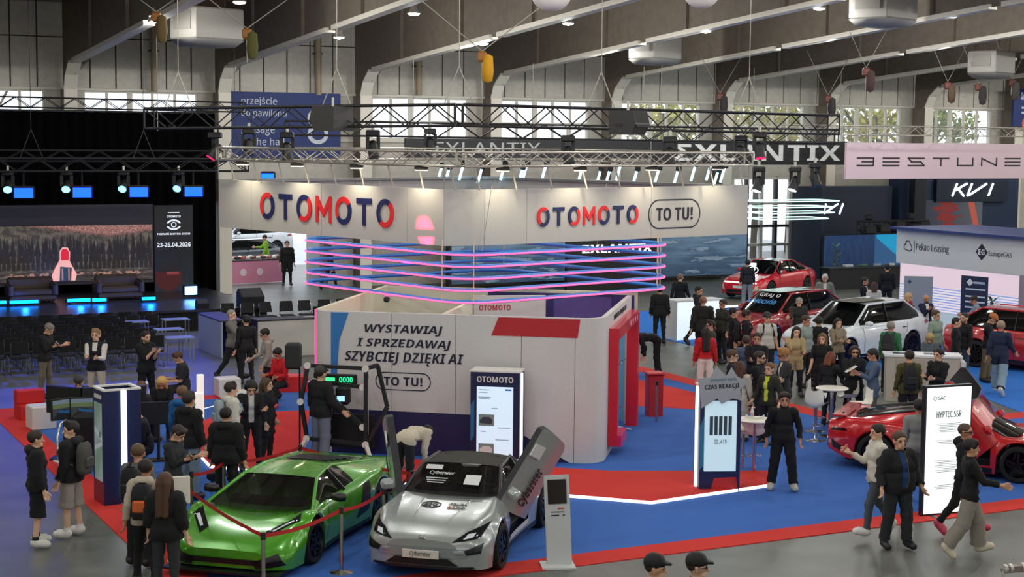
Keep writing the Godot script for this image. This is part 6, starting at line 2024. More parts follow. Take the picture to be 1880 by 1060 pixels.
func make_car(t: Node3D, c: Car, paint: Material, opt: Dictionary) -> void:
	c.prepare()
	var blk := mat("0c0c0e", 0.5)
	var trim := mat("141416", 0.35)
	var glz: Material = opt.get("glass", mat("07090b", 0.05))
	var off := Vector3(-c.L * 0.5, 0, 0)
	var body := Node3D.new()
	# body shell
	var m := MB.new()
	for s in [1, -1]:
		var rows := []
		for r in c.rings.size():
			var row := []
			for p in c.rings[r]:
				row.append(Vector3(c.L * r / c.NX, p.y, p.x * s) + off)
			rows.append(row)
		if opt.has("doorway"):
			# the side is really open between sill and belt line where the door has been lifted
			var dw: Array = opt.doorway
			var i0 := int(dw[0] / c.L * c.NX)
			var i1 := int(dw[1] / c.L * c.NX)
			var rm: PackedVector2Array = c.rings[(i0 + i1) / 2]
			var j0 := 0
			while rm[j0 + 1].y < dw[2]:
				j0 += 1
			var j1 := j0
			while rm[j1].y < dw[3] and j1 < 12:
				j1 += 1
			m.grid(rows.slice(0, i0 + 1), false, s < 0)
			m.grid(rows.slice(i1), false, s < 0)
			var low := []
			var high := []
			for r in rows.slice(i0, i1 + 1):
				low.append(r.slice(0, j0 + 1))
				high.append(r.slice(j1))
			m.grid(low, false, s < 0)
			m.grid(high, false, s < 0)
		else:
			m.grid(rows, false, s < 0)
		for e in [0, c.rings.size() - 1]:
			var a := []
			var b := []
			for p in c.rings[e]:
				a.append(Vector3(c.L * e / c.NX, p.y, p.x * s) + off)
				b.append(Vector3(c.L * e / c.NX, p.y, 0) + off)
			m.grid([a, b])
	part(t, "body_shell", m.mesh(), paint)
	var o := Transform3D(Basis.IDENTITY, off)
	if opt.has("doorway"):
		var dm: float = (opt.doorway[0] + opt.doorway[1]) * 0.5
		var trimc := mat("3a3a3c", 0.8)
		box(t, "cabin_floor", Vector3(dm, 0.36, 0) + off, Vector3(1.7, 0.03, 1.5), trimc)
		box(t, "centre_tunnel", Vector3(dm, 0.5, 0) + off, Vector3(1.6, 0.26, 0.24), trimc)
		box(t, "bulkhead", Vector3(dm + 0.8, 0.62, 0) + off, Vector3(0.04, 0.5, 1.5), trimc)
		box(t, "dash_panel", Vector3(dm - 0.72, 0.66, 0) + off, Vector3(0.2, 0.36, 1.45), trimc)
		for s in [1, -1]:
			part(t, "seat_cushion", bevel_mesh(Vector3(0.55, 0.16, 0.5), 0.05), trimc, Transform3D(Basis.IDENTITY, Vector3(dm + 0.1, 0.46, 0.38 * s) + off))
			part(t, "seat_rest", bevel_mesh(Vector3(0.16, 0.5, 0.48), 0.05), trimc, Transform3D(Basis(Vector3.BACK, -0.25), Vector3(dm + 0.45, 0.72, 0.38 * s) + off))
	box(t, "underbody", Vector3(0, 0.24, 0), Vector3(c.L * 0.86, 0.2, 1.5), blk)
	# greenhouse
	var g: Dictionary = c.g
	var A: Vector3 = g.a
	var B: Vector3 = g.b
	var C: Vector3 = g.c
	var D: Vector3 = g.d
	var bulge: float = g.get("bulge", 0.1)
	var pane := func(p: Vector3, q: Vector3, bx0: float, bx1: float, cr0: float, cr1: float, inset: float) -> Mesh:
		var mb := MB.new()
		var rows := []
		for i in 9:
			var tt := lerpf(inset, 1.0 - inset, i / 8.0)
			var row := []
			for j in 11:
				var s := (-1.0 + 0.2 * j)
				var w := lerpf(p.z, q.z, tt)
				var k := 1.0 - s * s
				row.append(Vector3(lerpf(p.x, q.x, tt) + lerpf(bx0, bx1, tt) * k, lerpf(p.y, q.y, tt) + lerpf(cr0, cr1, tt) * k, s * w) + off)
			rows.append(row)
		mb.grid(rows)
		return mb.mesh()
	part(t, "windscreen", pane.call(A, B, -bulge * 2.0, -bulge * 0.6, 0.0, 0.035, 0.02), glz)
	part(t, "roof", pane.call(B, C, -bulge * 0.6, bulge * 0.4, 0.035, 0.035, 0.0), opt.get("roof", paint))
	part(t, "rear_window" if not opt.has("rear") else "rear_cover", pane.call(C, D, bulge * 0.4, bulge * 1.2, 0.035, 0.0, 0.0), opt.get("rear", glz))
	# side windows and the painted quarters
	var gx: Array = g.glass
	for s in [1, -1]:
		var segs := [[A.x, gx[0], paint, "front_quarter"], [gx[0], gx[1], glz, "side_window"], [gx[1], D.x, opt.get("roof_side", paint), "rear_quarter"]]
		for sg in segs:
			var mb := MB.new()
			var lo := []
			var hi := []
			var mid := []
			for i in 13:
				var x := lerpf(sg[0], sg[1], i / 12.0)
				var tp: Vector3
				if x < B.x:
					tp = A.lerp(B, (x - A.x) / (B.x - A.x))
				elif x < C.x:
					tp = B.lerp(C, (x - B.x) / (C.x - B.x))
				else:
					tp = C.lerp(D, (x - C.x) / (D.x - C.x))
				var kk := c.key(x)
				var by: float = minf(kk[4], tp.y)
				var bw: float = kk[3] * 0.98
				lo.append(Vector3(x, by - 0.01, bw * s) + off)
				hi.append(Vector3(x, tp.y, tp.z * s) + off)
				mid.append(Vector3(x, (by + tp.y) * 0.5, ((bw + tp.z) * 0.5 + 0.025) * s) + off)
			mb.grid([lo, mid, hi], false, s < 0)
			part(t, sg[3], mb.mesh(), sg[2])
		var rail := MB.new()
		var pts := []
		for p in [A, A.lerp(B, 0.5), B, B.lerp(C, 0.5), C, C.lerp(D, 0.5), D]:
			pts.append(Vector3(p.x, p.y + 0.0, p.z * s) + off)
		rail.tube(pts, g.get("rail", 0.03), 6)
		part(t, "pillar_rail", rail.mesh(), opt.get("rail", paint))
		var xb: float = g.get("bpillar", (gx[0] + gx[1]) * 0.5)
		var tpb := B.lerp(C, clampf((xb - B.x) / (C.x - B.x), 0, 1))
		var kb := c.key(xb)
		beam(t, "centre_pillar", Vector3(xb, kb[4], kb[3] * s * 0.995) + off, Vector3(xb, tpb.y, (tpb.z + 0.01) * s) + off, 0.02, 0.09, trim)
		# mirror
		if g.has("mirror"):
			var mx: Vector3 = g.mirror
			var mm := MB.new()
			mm.lathe([V2(0.0, -0.13), V2(0.05, -0.11), V2(0.075, 0.0), V2(0.06, 0.1), V2(0.0, 0.12)], 10, Vector3(mx.x, mx.y, (mx.z + 0.14) * s) + off, Basis(Vector3(0, 1, 0), Vector3(0, 0, s), Vector3(1, 0, 0)))
			part(t, "door_mirror", mm.mesh(), opt.get("mirror", paint))
			beam(t, "mirror_arm", Vector3(mx.x, mx.y - 0.03, (mx.z - 0.08) * s) + off, Vector3(mx.x, mx.y - 0.01, (mx.z + 0.08) * s) + off, 0.025, 0.04, trim)
	# interior seen through the glass
	if opt.get("seats", true):
		var im := mat(opt.get("seat_hex", "232326"), 0.8)
		for s in [1, -1]:
			part(t, "seat_back", bevel_mesh(Vector3(0.16, 0.5, 0.46), 0.06), im, Transform3D(Basis(Vector3.BACK, -0.25), Vector3(g.seat_x, A.y + 0.02, 0.36 * s) + off))
			part(t, "head_rest", bevel_mesh(Vector3(0.1, 0.16, 0.24), 0.04), im, Transform3D(Basis(Vector3.BACK, -0.2), Vector3(g.seat_x + 0.1, A.y + 0.3, 0.36 * s) + off))
		part(t, "dashboard", bevel_mesh(Vector3(0.35, 0.12, 1.3), 0.05), blk, Transform3D(Basis.IDENTITY, Vector3(A.x + 0.35, A.y + 0.0, 0) + off))
	# wheels
	for w in c.wheels:
		for s in [1, -1]:
			wheel(t, Vector3(w[0], w[1], w[2] * s) + off, s, w[1], opt.get("rim", "1a1a1c"), opt.get("spokes", 5))
			var well := MB.new()
			var a0 := []
			var a1 := []
			for i in 15:
				var an := -0.35 + (PI + 0.7) * i / 14.0
				a0.append(Vector3(w[0] + cos(an) * c.arch * 0.99, w[1] + sin(an) * c.arch * 0.99, (w[2] + 0.06) * s) + off)
				a1.append(Vector3(w[0] + cos(an) * c.arch * 0.99, w[1] + sin(an) * c.arch * 0.99, (w[2] - 0.32) * s) + off)
			well.grid([a0, a1])
			part(t, "wheel_well", well.mesh(), blk)
	# projected details: [name, material, way, corners, mirrored]
	for d in opt.get("details", []):
		part(t, d[0], car_patch(c, d[2], d[3], d[5] if d.size() > 5 else 6, d[0].ends_with("lens")), d[1], o)
		if d[4]:
			if d[2] == "left":
				part(t, d[0], car_patch(c, "right", d[3], d[5] if d.size() > 5 else 6), d[1], o)
			elif d[2] == "top":
				var q := []
				for p in d[3]:
					q.append(Vector2(p.x, -p.y))
				part(t, d[0], car_patch(c, "top", q, 6, d[0].ends_with("lens")), d[1], o)
			else:
				part(t, d[0], car_patch(c, d[2], mirror_q(d[3]), 6, d[0].ends_with("lens")), d[1], o)

func wheel(t: Node3D, at: Vector3, side: int, r: float, rim: String, spokes: int) -> void:
	var key := "tyre%.3f%d" % [r, side]
	if not mats.has(key):
		var m := MB.new()
		m.lathe([V2(r * 0.72, 0.11), V2(r * 0.9, 0.125), V2(r * 0.98, 0.1), V2(r, 0.0), V2(r * 0.98, -0.1), V2(r * 0.9, -0.12), V2(r * 0.6, -0.12)], 28, Vector3.ZERO, Basis(Vector3.RIGHT, PI * 0.5 * side))
		mats[key] = m.mesh()
		var q := MB.new()
		q.lathe([V2(r * 0.74, 0.115), V2(r * 0.7, 0.12), V2(r * 0.66, 0.02), V2(r * 0.3, -0.02), V2(0, -0.02)], 28, Vector3.ZERO, Basis(Vector3.RIGHT, PI * 0.5 * side))
		mats[key + "rim"] = q.mesh()
		var sp := MB.new()
		sp.box(Vector3(0, r * 0.38, 0.085 * side), Vector3(0.045, r * 0.7, 0.035))
		sp.box(Vector3(0.06, r * 0.5, 0.095 * side), Vector3(0.03, r * 0.46, 0.03), Basis(Vector3.BACK, 0.3))
		mats[key + "spoke"] = sp.mesh()
	var w := part(t, "wheel", mats[key], mat("101011", 0.85), Transform3D(Basis.IDENTITY, at))
	part(w, "rim", mats[key + "rim"], mat(rim, 0.3, 0.7))
	for i in spokes:
		part(w, "spoke", mats[key + "spoke"], mat(rim if rim != "1a1a1c" else "2a2a2d", 0.25, 0.8), Transform3D(Basis(Vector3.BACK, TAU * i / spokes), Vector3.ZERO))
	rod(w, "hub", Vector3(0, 0, 0.06 * side), Vector3(0, 0, 0.11 * side), r * 0.14, mat(rim, 0.3, 0.7))

# a thing standing on its four wheels, from the places where the two wheels on one side touch the floor
func car_at(called: String, label: String, c: Car, f: Vector3, r: Vector3, side: int) -> Node3D:
	var d := (r - f).normalized()
	var th := atan2(-d.z, d.x)
	var zd := Vector3(sin(th), 0, cos(th))
	var mid := (f + r) * 0.5
	var xm: float = (c.wheels[0][0] + c.wheels[1][0]) * 0.5 - c.L * 0.5
	var pos: Vector3 = mid - d * xm - zd * side * (c.wheels[0][2] + 0.1)
	pos.y = 0.013
	return thing(called, label, "car", pos, rad_to_deg(th))

func surf_text(t: Node3D, c: Car, called: String, s: String, x: float, z: float, w: float, h: float, m: Material, bold := 0.6, face := "Droid Sans", slant := 0.0) -> void:
	# lettering lying on the bonnet, read from the front
	var y := c.top(x, z)
	var dx := Vector3(0.1, c.top(x + 0.1, z) - y, 0).normalized()
	var dz := Vector3(0, c.top(x, z + 0.1) - c.top(x, z - 0.1), 0.2).normalized()
	var nn := dz.cross(dx)
	if nn.y < 0:
		nn = -nn
	var b := Basis(dz, nn.cross(dz), nn)
	lettering(t, called, s, w, h, Transform3D(b, Vector3(x - c.L * 0.5, y + 0.009, z)), m, bold, face, 0.006, slant)

func spec(L: float, st: Array, wheels: Array, arch: float, g: Dictionary) -> Car:
	var c := Car.new()
	c.L = L
	c.st = st
	c.wheels = wheels
	c.arch = arch
	c.g = g
	return c

func suv_spec() -> Car:
	return spec(4.955, [[0.0, 0.65, 0.7, 0.5, 0.6, 0.75, 0.78, 0.28], [0.15, 0.86, 0.9, 0.55, 0.76, 0.85, 0.88, 0.24], [0.5, 0.94, 0.97, 0.62, 0.83, 0.96, 0.98, 0.22], [1.0, 0.95, 0.985, 0.68, 0.84, 1.04, 1.07, 0.21], [1.5, 0.95, 0.98, 0.7, 0.84, 1.08, 1.09, 0.21], [3.0, 0.95, 0.98, 0.7, 0.84, 1.1, 1.08, 0.21], [3.9, 0.955, 0.987, 0.72, 0.85, 1.12, 1.1, 0.21], [4.6, 0.93, 0.96, 0.75, 0.8, 1.15, 1.15, 0.25], [4.955, 0.84, 0.88, 0.78, 0.72, 1.08, 1.1, 0.4]],
		[[0.94, 0.38, 0.86], [3.94, 0.38, 0.86]], 0.43, {"a": Vector3(1.35, 1.08, 0.78), "b": Vector3(2.15, 1.63, 0.62), "c": Vector3(3.9, 1.66, 0.6), "d": Vector3(4.78, 1.16, 0.7), "glass": [1.55, 4.45], "bpillar": 2.85, "seat_x": 2.5, "mirror": Vector3(1.75, 1.15, 0.86), "rail": 0.035})

func suv_details(lamp: Material) -> Array:
	var blk := mat("0d0d0f", 0.4)
	var seam := mat("1a1a1c", 0.6)
	return [
		["grille", blk, "front", [V2(-0.55, 0.36), V2(0.55, 0.36), V2(0.6, 0.52), V2(-0.6, 0.52)], false, 8],
		["headlight", lamp, "front", [V2(0.34, 0.7), V2(0.78, 0.72), V2(0.8, 0.8), V2(0.36, 0.75)], true],
		["number_plate", mat("d0d2d4", 0.5), "front", [V2(-0.26, 0.54), V2(0.26, 0.54), V2(0.26, 0.65), V2(-0.26, 0.65)], false],
		["sill_trim", blk, "left", [V2(1.4, 0.22), V2(3.5, 0.22), V2(3.5, 0.32), V2(1.4, 0.3)], true, 8],
		["door_seam", seam, "left", [V2(1.6, 0.35), V2(1.615, 0.35), V2(1.615, 1.04), V2(1.6, 1.04)], true],
		["door_seam", seam, "left", [V2(2.8, 0.34), V2(2.815, 0.34), V2(2.815, 1.06), V2(2.8, 1.06)], true],
		["door_seam", seam, "left", [V2(3.62, 0.8), V2(3.635, 0.8), V2(3.735, 1.06), V2(3.72, 1.06)], true],
		["door_handle", seam, "left", [V2(2.55, 0.9), V2(2.75, 0.9), V2(2.75, 0.93), V2(2.55, 0.93)], true],
		["door_handle", seam, "left", [V2(3.45, 0.92), V2(3.65, 0.92), V2(3.65, 0.95), V2(3.45, 0.95)], true],
		["rear_light", glow("c01420", 0.8), "rear", [V2(-0.7, 0.98), V2(0.7, 0.98), V2(0.7, 1.04), V2(-0.7, 1.04)], false, 8],
		["rear_light", mat("8a0f18", 0.2), "left", [V2(4.6, 0.95), V2(4.9, 0.98), V2(4.85, 1.06), V2(4.62, 1.05)], true]]

func build_cars() -> void:
	var blk := mat("0d0d0f", 0.35)
	var lamp := mat("c9d4dc", 0.1)
	var darklamp := mat("15181c", 0.08)
	# ---- green wedge supercar
	var lc := spec(4.8, [[0.0, 0.62, 0.68, 0.26, 0.55, 0.38, 0.40, 0.14], [0.18, 0.88, 0.92, 0.3, 0.72, 0.47, 0.50, 0.12], [0.5, 0.95, 0.99, 0.4, 0.82, 0.62, 0.59, 0.11], [1.0, 0.97, 1.005, 0.5, 0.9, 0.76, 0.68, 0.11], [1.5, 0.94, 0.97, 0.48, 0.88, 0.78, 0.76, 0.12], [2.2, 0.92, 0.95, 0.44, 0.87, 0.8, 0.78, 0.13], [2.9, 0.95, 1.0, 0.5, 0.92, 0.86, 0.84, 0.14], [3.7, 0.98, 1.015, 0.56, 0.95, 0.92, 0.92, 0.16], [4.4, 0.95, 1.0, 0.6, 0.9, 0.92, 0.93, 0.22], [4.8, 0.9, 0.93, 0.62, 0.84, 0.86, 0.88, 0.35]],
		[[1.06, 0.335, 0.87], [3.76, 0.35, 0.87]], 0.395, {"a": Vector3(1.2, 0.76, 0.86), "b": Vector3(1.98, 1.08, 0.6), "c": Vector3(2.7, 1.13, 0.53), "d": Vector3(4.15, 0.95, 0.66), "glass": [1.5, 2.85], "bpillar": 2.4, "seat_x": 2.5, "mirror": Vector3(1.75, 0.86, 0.92), "bulge": 0.14})
	var lam := car_at("sports_car", "bright green wedge shaped sports car behind red belts", lc, Vector3(-2.88, 0.00, -23.28), Vector3(-2.12, 0.00, -25.94), 1)
	var green := mat("4c9f1c", 0.25, 0.15, 1.0)
	make_car(lam, lc, green, {"glass": glass("0b0e0d", 0.72), "mirror": blk, "rim": "1a1a1c", "spokes": 6, "rear": green, "details": [
		["front_intake", blk, "front", [V2(0.5, 0.15), V2(0.9, 0.2), V2(0.8, 0.37), V2(0.46, 0.26)], true, 8],
		["nose_slot", blk, "front", [V2(-0.6, 0.2), V2(0.6, 0.2), V2(0.55, 0.28), V2(-0.55, 0.28)], false, 10],
		["headlight", darklamp, "top", [V2(0.28, 0.52), V2(0.74, 0.86), V2(0.95, 0.8), V2(0.46, 0.46)], true],
		["headlight_lens", mat("cfd6da", 0.1), "top", [V2(0.42, 0.58), V2(0.7, 0.79), V2(0.76, 0.76), V2(0.46, 0.55)], true],
		["side_intake", blk, "left", [V2(2.72, 0.3), V2(3.2, 0.36), V2(3.22, 0.82), V2(2.98, 0.8)], true, 8],
		["door_seam", mat("173a0a", 0.6), "left", [V2(1.52, 0.25), V2(1.535, 0.25), V2(1.7, 0.78), V2(1.685, 0.78)], true],
		["sill_trim", blk, "left", [V2(1.5, 0.13), V2(3.3, 0.14), V2(3.3, 0.2), V2(1.5, 0.19)], true, 8],
		["bonnet_vent", blk, "top", [V2(1.0, 0.66), V2(1.14, 0.78), V2(1.18, 0.74), V2(1.06, 0.62)], true],
		["engine_intake", blk, "top", [V2(3.1, 0.68), V2(3.6, 0.82), V2(3.62, 0.7), V2(3.2, 0.6)], true]]})
	box(lam, "front_splitter", Vector3(-2.32, 0.1, 0), Vector3(0.5, 0.03, 1.8), blk)
	for s in [1, -1]:
		beam(lam, "splitter_fin", Vector3(-2.34, 0.13, 0.45 * s), Vector3(-2.2, 0.2, 0.88 * s), 0.03, 0.05, green)
	beam(lam, "lip_strut", Vector3(-2.38, 0.17, -0.5), Vector3(-2.38, 0.17, 0.5), 0.03, 0.05, green)
	part(lam, "wiper", UBOX, blk, along(Vector3(-1.15, 0.83, -0.5), Vector3(-1.1, 0.84, 0.4), 0.02, 0.03))
	for i in 5:
		box(lam, "engine_slat", Vector3(0.65 + 0.2 * i, 1.13 - 0.026 * i, 0), Vector3(0.12, 0.02, 0.7 + 0.06 * i), blk, Basis(Vector3.BACK, -0.12))
	# ---- silver roadster with raised doors
	var mc := spec(4.535, [[0.0, 0.5, 0.55, 0.42, 0.45, 0.56, 0.6, 0.22], [0.1, 0.76, 0.8, 0.45, 0.64, 0.62, 0.66, 0.18], [0.4, 0.9, 0.93, 0.52, 0.76, 0.74, 0.77, 0.15], [0.9, 0.92, 0.955, 0.58, 0.8, 0.87, 0.86, 0.14], [1.5, 0.88, 0.92, 0.58, 0.8, 0.93, 0.94, 0.14], [2.0, 0.87, 0.9, 0.55, 0.82, 0.92, 0.93, 0.14], [2.9, 0.89, 0.93, 0.58, 0.82, 0.95, 0.95, 0.14], [3.6, 0.92, 0.956, 0.62, 0.8, 0.98, 0.98, 0.15], [4.2, 0.88, 0.91, 0.64, 0.74, 0.95, 0.97, 0.22], [4.535, 0.78, 0.82, 0.66, 0.64, 0.86, 0.88, 0.35]],
		[[0.9, 0.345, 0.85], [3.59, 0.345, 0.85]], 0.39, {"a": Vector3(1.45, 0.95, 0.76), "b": Vector3(2.05, 1.28, 0.62), "c": Vector3(2.75, 1.31, 0.58), "d": Vector3(3.35, 1.0, 0.66), "glass": [1.62, 2.6], "bpillar": 2.6, "seat_x": 2.5, "bulge": 0.1})
	var mg := car_at("roadster", "silver roadster with black soft top and both scissor doors raised", mc, Vector3(-0.16, 0.00, -22.89), Vector3(0.61, 0.00, -25.90), 1)
	var silver := mat("a3a8a6", 0.28, 0.35, 1.0)
	var soft := mat("35332b", 0.95)
	make_car(mg, mc, silver, {"glass": glass("0b0e0d", 0.72), "roof": soft, "rear": soft, "roof_side": soft, "rail": blk, "doorway": [1.5, 2.68, 0.34, 0.9], "rim": "1a1a1c", "spokes": 7, "details": [
		["front_grille", blk, "front", [V2(-0.55, 0.24), V2(0.55, 0.24), V2(0.4, 0.34), V2(-0.4, 0.34)], false, 10],
		["front_duct", blk, "front", [V2(0.66, 0.4), V2(0.84, 0.42), V2(0.86, 0.56), V2(0.6, 0.46)], true],
		["bumper_band", mat("8d9496", 0.25, 0.3, 0.8), "front", [V2(-0.66, 0.36), V2(0.66, 0.36), V2(0.62, 0.48), V2(-0.62, 0.48)], false, 12],
		["headlight", darklamp, "front", [V2(0.44, 0.58), V2(0.8, 0.62), V2(0.86, 0.78), V2(0.62, 0.7)], true, 8],
		["headlight_lens", mat("d8e0e4", 0.05), "front", [V2(0.6, 0.62), V2(0.72, 0.64), V2(0.74, 0.69), V2(0.64, 0.68)], true],
		["lip", blk, "front", [V2(-0.78, 0.19), V2(0.78, 0.19), V2(0.74, 0.23), V2(-0.74, 0.23)], false, 12],
		["sill_trim", blk, "left", [V2(1.3, 0.15), V2(3.2, 0.15), V2(3.2, 0.22), V2(1.3, 0.22)], true, 8],
		["door_sill_plate", mat("c9c4b8", 0.4), "left", [V2(1.6, 0.26), V2(2.7, 0.28), V2(2.7, 0.36), V2(1.6, 0.34)], true, 6]]})
	var offm := Vector3(-mc.L * 0.5, 0, 0)
	for s in [1, -1]:
		var rp := []
		for i in 10:
			var rx := lerpf(0.4, 1.3, i / 9.0)
			var rz: float = lerpf(0.26, 0.37, i / 9.0) * s
			rp.append(Vector3(rx, mc.top(rx, rz) - 0.004, rz) + offm)
		var rm2 := MB.new()
		rm2.tube(rp, 0.02, 6, false, 0.011)
		part(mg, "bonnet_ridge", rm2.mesh(), silver)
	part(mg, "number_plate", bevel_mesh(Vector3(0.02, 0.12, 0.54), 0.004), mat("d4d2c8", 0.5), at_wall(-2.33, 0.4, 0))
	lettering(mg, "plate_lettering", "Cyberster", 0.32, 0.08, Transform3D(Basis(Vector3.UP, -PI / 2), Vector3(-2.342, 0.4, 0)), blk, 0.0, "Droid Serif", 0.004, 0.3)
	rod(mg, "nose_badge", Vector3(-2.25, 0.59, 0), Vector3(-2.22, 0.62, 0), 0.06, mat("9a9e9e", 0.3, 0.6))
	surf_text(mg, mc, "bonnet_lettering", "MG", 0.98, -0.16, 0.2, 0.13, mat("1a1c1e", 0.5), 0.9)
	surf_text(mg, mc, "bonnet_lettering", "GRUPA", 1.03, 0.24, 0.28, 0.075, mat("6d7072", 0.5), 0.6)
	surf_text(mg, mc, "bonnet_lettering", "BE", 0.9, 0.17, 0.12, 0.075, mat("b06a6a", 0.5), 0.6)
	surf_text(mg, mc, "bonnet_lettering", "MO", 0.9, 0.31, 0.14, 0.075, mat("6d7072", 0.5), 0.6)
	var ob := MB.new()
	var op := []
	for i in 8:
		var a := TAU * (i + 0.5) / 8.0
		var px := 0.98 - sin(a) * 0.11
		var pz := -0.16 + cos(a) * 0.15
		op.append(Vector3(px, mc.top(px, pz) + 0.008, pz) + offm)
	ob.tube(op, 0.007, 5, true)
	part(mg, "bonnet_badge_ring", ob.mesh(), mat("1a1c1e", 0.5))
	# windscreen script and cards
	var wb := Basis(Vector3(0, 0, 1), (mc.g.b - mc.g.a) * Vector3(1, 1, 0), Vector3.ZERO)
	var up := Vector3(0.6, 0.33, 0).normalized()
	var sb := Basis(Vector3(0, 0, 1), up, Vector3(0, 0, 1).cross(up))
	var wc := Vector3(1.66, 1.13, 0) + offm + sb.z * 0.055
	lettering(mg, "windscreen_script", "Cyberster", 0.4, 0.09, Transform3D(sb, wc + Vector3(0.03, 0.03, -0.2)), mat("e4e6e6", 0.5), 0.0, "Droid Serif", 0.004, 0.3)
	for i in 3:
		box(mg, "windscreen_text_line", wc + up * (-0.06 - 0.05 * i) + Vector3(0, 0, -0.26), Vector3(0.34 - 0.04 * i, 0.02, 0.004), mat("c9cccc", 0.6), sb)
	box(mg, "windscreen_card", wc + up * -0.06 + Vector3(0, 0, 0.3), Vector3(0.24, 0.22, 0.006), mat("dcdedc", 0.6), sb)
	box(mg, "windscreen_card", wc + up * 0.2 + Vector3(-0.02, 0, -0.36), Vector3(0.26, 0.1, 0.006), mat("cfd1cf", 0.6), sb)
	for s in [1, -1]:
		raised_door(mg, mc, s, silver, 1.45, 2.72, 0.3, 0.95, 64.0, 16.0 if s > 0 else 6.0, 34.0 if s > 0 else 22.0)
	# ---- red coupe by the backlit sign
	var hc := spec(4.538, [[0.0, 0.55, 0.6, 0.4, 0.5, 0.5, 0.52, 0.2], [0.12, 0.82, 0.86, 0.42, 0.7, 0.56, 0.58, 0.16], [0.45, 0.94, 0.97, 0.46, 0.8, 0.68, 0.66, 0.13], [0.95, 0.96, 0.99, 0.52, 0.86, 0.82, 0.76, 0.13], [1.5, 0.92, 0.95, 0.5, 0.86, 0.82, 0.82, 0.13], [2.3, 0.9, 0.93, 0.48, 0.86, 0.84, 0.82, 0.13], [3.0, 0.94, 0.98, 0.54, 0.88, 0.9, 0.88, 0.14], [3.6, 0.96, 0.994, 0.6, 0.9, 0.96, 0.94, 0.15], [4.2, 0.92, 0.96, 0.64, 0.84, 0.95, 0.96, 0.22], [4.538, 0.84, 0.88, 0.7, 0.74, 0.88, 0.9, 0.36]],
		[[0.98, 0.345, 0.87], [3.62, 0.355, 0.87]], 0.4, {"a": Vector3(1.2, 0.8, 0.8), "b": Vector3(2.0, 1.19, 0.56), "c": Vector3(2.6, 1.22, 0.54), "d": Vector3(4.0, 0.98, 0.66), "glass": [1.5, 2.9], "bpillar": 2.3, "seat_x": 2.4, "bulge": 0.12})
	var hy := car_at("coupe", "low red coupe with a raised scissor door behind the backlit sign", hc, Vector3(9.46, -0.00, -29.36), Vector3(6.94, 0.00, -30.42), -1)
	var red := mat("c3141c", 0.25, 0.1, 1.0)
	make_car(hy, hc, red, {"roof": mat("08080a", 0.08), "rear": mat("08080a", 0.08), "rail": blk, "doorway": [1.5, 2.75, 0.28, 0.82], "rim": "1a1a1c", "spokes": 5, "details": [
		["rear_light", mat("2a0a0c", 0.1), "rear", [V2(-0.76, 0.74), V2(0.76, 0.74), V2(0.74, 0.82), V2(-0.74, 0.82)], false, 12],
		["rear_light_side", mat("2a0a0c", 0.1), "left", [V2(4.15, 0.74), V2(4.5, 0.72), V2(4.45, 0.8), V2(4.2, 0.78)], true],
		["rear_diffuser", blk, "rear", [V2(-0.8, 0.38), V2(0.8, 0.38), V2(0.78, 0.52), V2(-0.78, 0.52)], false, 10],
		["bumper_corner", blk, "left", [V2(4.1, 0.26), V2(4.45, 0.4), V2(4.48, 0.56), V2(4.15, 0.36)], true],
		["sill_trim", blk, "left", [V2(1.45, 0.14), V2(3.2, 0.15), V2(3.2, 0.26), V2(1.45, 0.24)], true, 8]]})
	part(hy, "rear_wing", UBOX, red, along(Vector3(2.08, 1.0, -0.82), Vector3(2.08, 1.0, 0.82), 0.26, 0.03))
	for s in [1, -1]:
		beam(hy, "wing_stay", Vector3(2.05, 0.9, 0.5 * s), Vector3(2.05, 1.03, 0.5 * s), 0.12, 0.03, blk)
		raised_door(hy, hc, s, red, 1.45, 2.8, 0.22, 0.86, 48.0, 4.0, 4.0)
	# ---- family suv body, three times
	var wpos := [Vector3(9.46, 0.00, -44.74), Vector3(11.81, 0.00, -46.81)]
	var sc := suv_spec()
	var ws := car_at("suv", "white suv with dark wheels parked on the bright blue carpet", sc, wpos[0], wpos[1], 1)
	make_car(ws, sc, mat("dfe6ea", 0.25, 0.0, 1.0), {"rim": "2b2e58", "spokes": 8, "details": suv_details(lamp)})
	part(ws, "roof_glass", bevel_mesh(Vector3(1.5, 0.02, 0.8), 0.008), mat("1a1d1c", 0.05), at_wall(0.1, 1.69, 0))
	var dv := Vector3(7.75, 1.00, -49.39) - Vector3(9.41, 1.00, -46.33)
	dv.y = 0
	var sc2 := suv_spec()
	var rs := car_at("suv", "dark red suv with white and blue lettering on its windscreen", sc2, wpos[0] + dv, wpos[1] + dv, 1)
	make_car(rs, sc2, mat("9c1420", 0.25, 0.1, 1.0), {"rim": "1a1a1c", "spokes": 8, "details": suv_details(lamp)})
	part(rs, "roof_glass", bevel_mesh(Vector3(1.6, 0.02, 0.9), 0.008), mat("b8c0c4", 0.1), at_wall(0.1, 1.69, 0))
	var ru := Vector3(0.8, 0.55, 0).normalized()
	var rb := Basis(Vector3(0, 0, 1), ru, Vector3(0, 0, 1).cross(ru))
	var ro := Vector3(1.72 - sc2.L * 0.5, 1.37, 0) + rb.z * 0.13
	lettering(rs, "windscreen_lettering", "GRAJ O", 0.8, 0.2, Transform3D(rb, ro + ru * 0.16 + Vector3(0, 0, 0.1)), mat("e8eaea", 0.5), 0.8, "Droid Sans", 0.004)
	lettering(rs, "windscreen_lettering", "SAMOCHÓD", 1.1, 0.24, Transform3D(rb, ro - ru * 0.12), mat("2f8fd8", 0.5), 0.8, "Droid Sans", 0.004)
	var sc3 := suv_spec()
	var r2 := car_at("suv", "red suv with lit tail lamp beside the visitor in the blue blazer", sc3, Vector3(15.23, 0.00, -42.94), Vector3(13.11, 0.00, -44.76), -1)
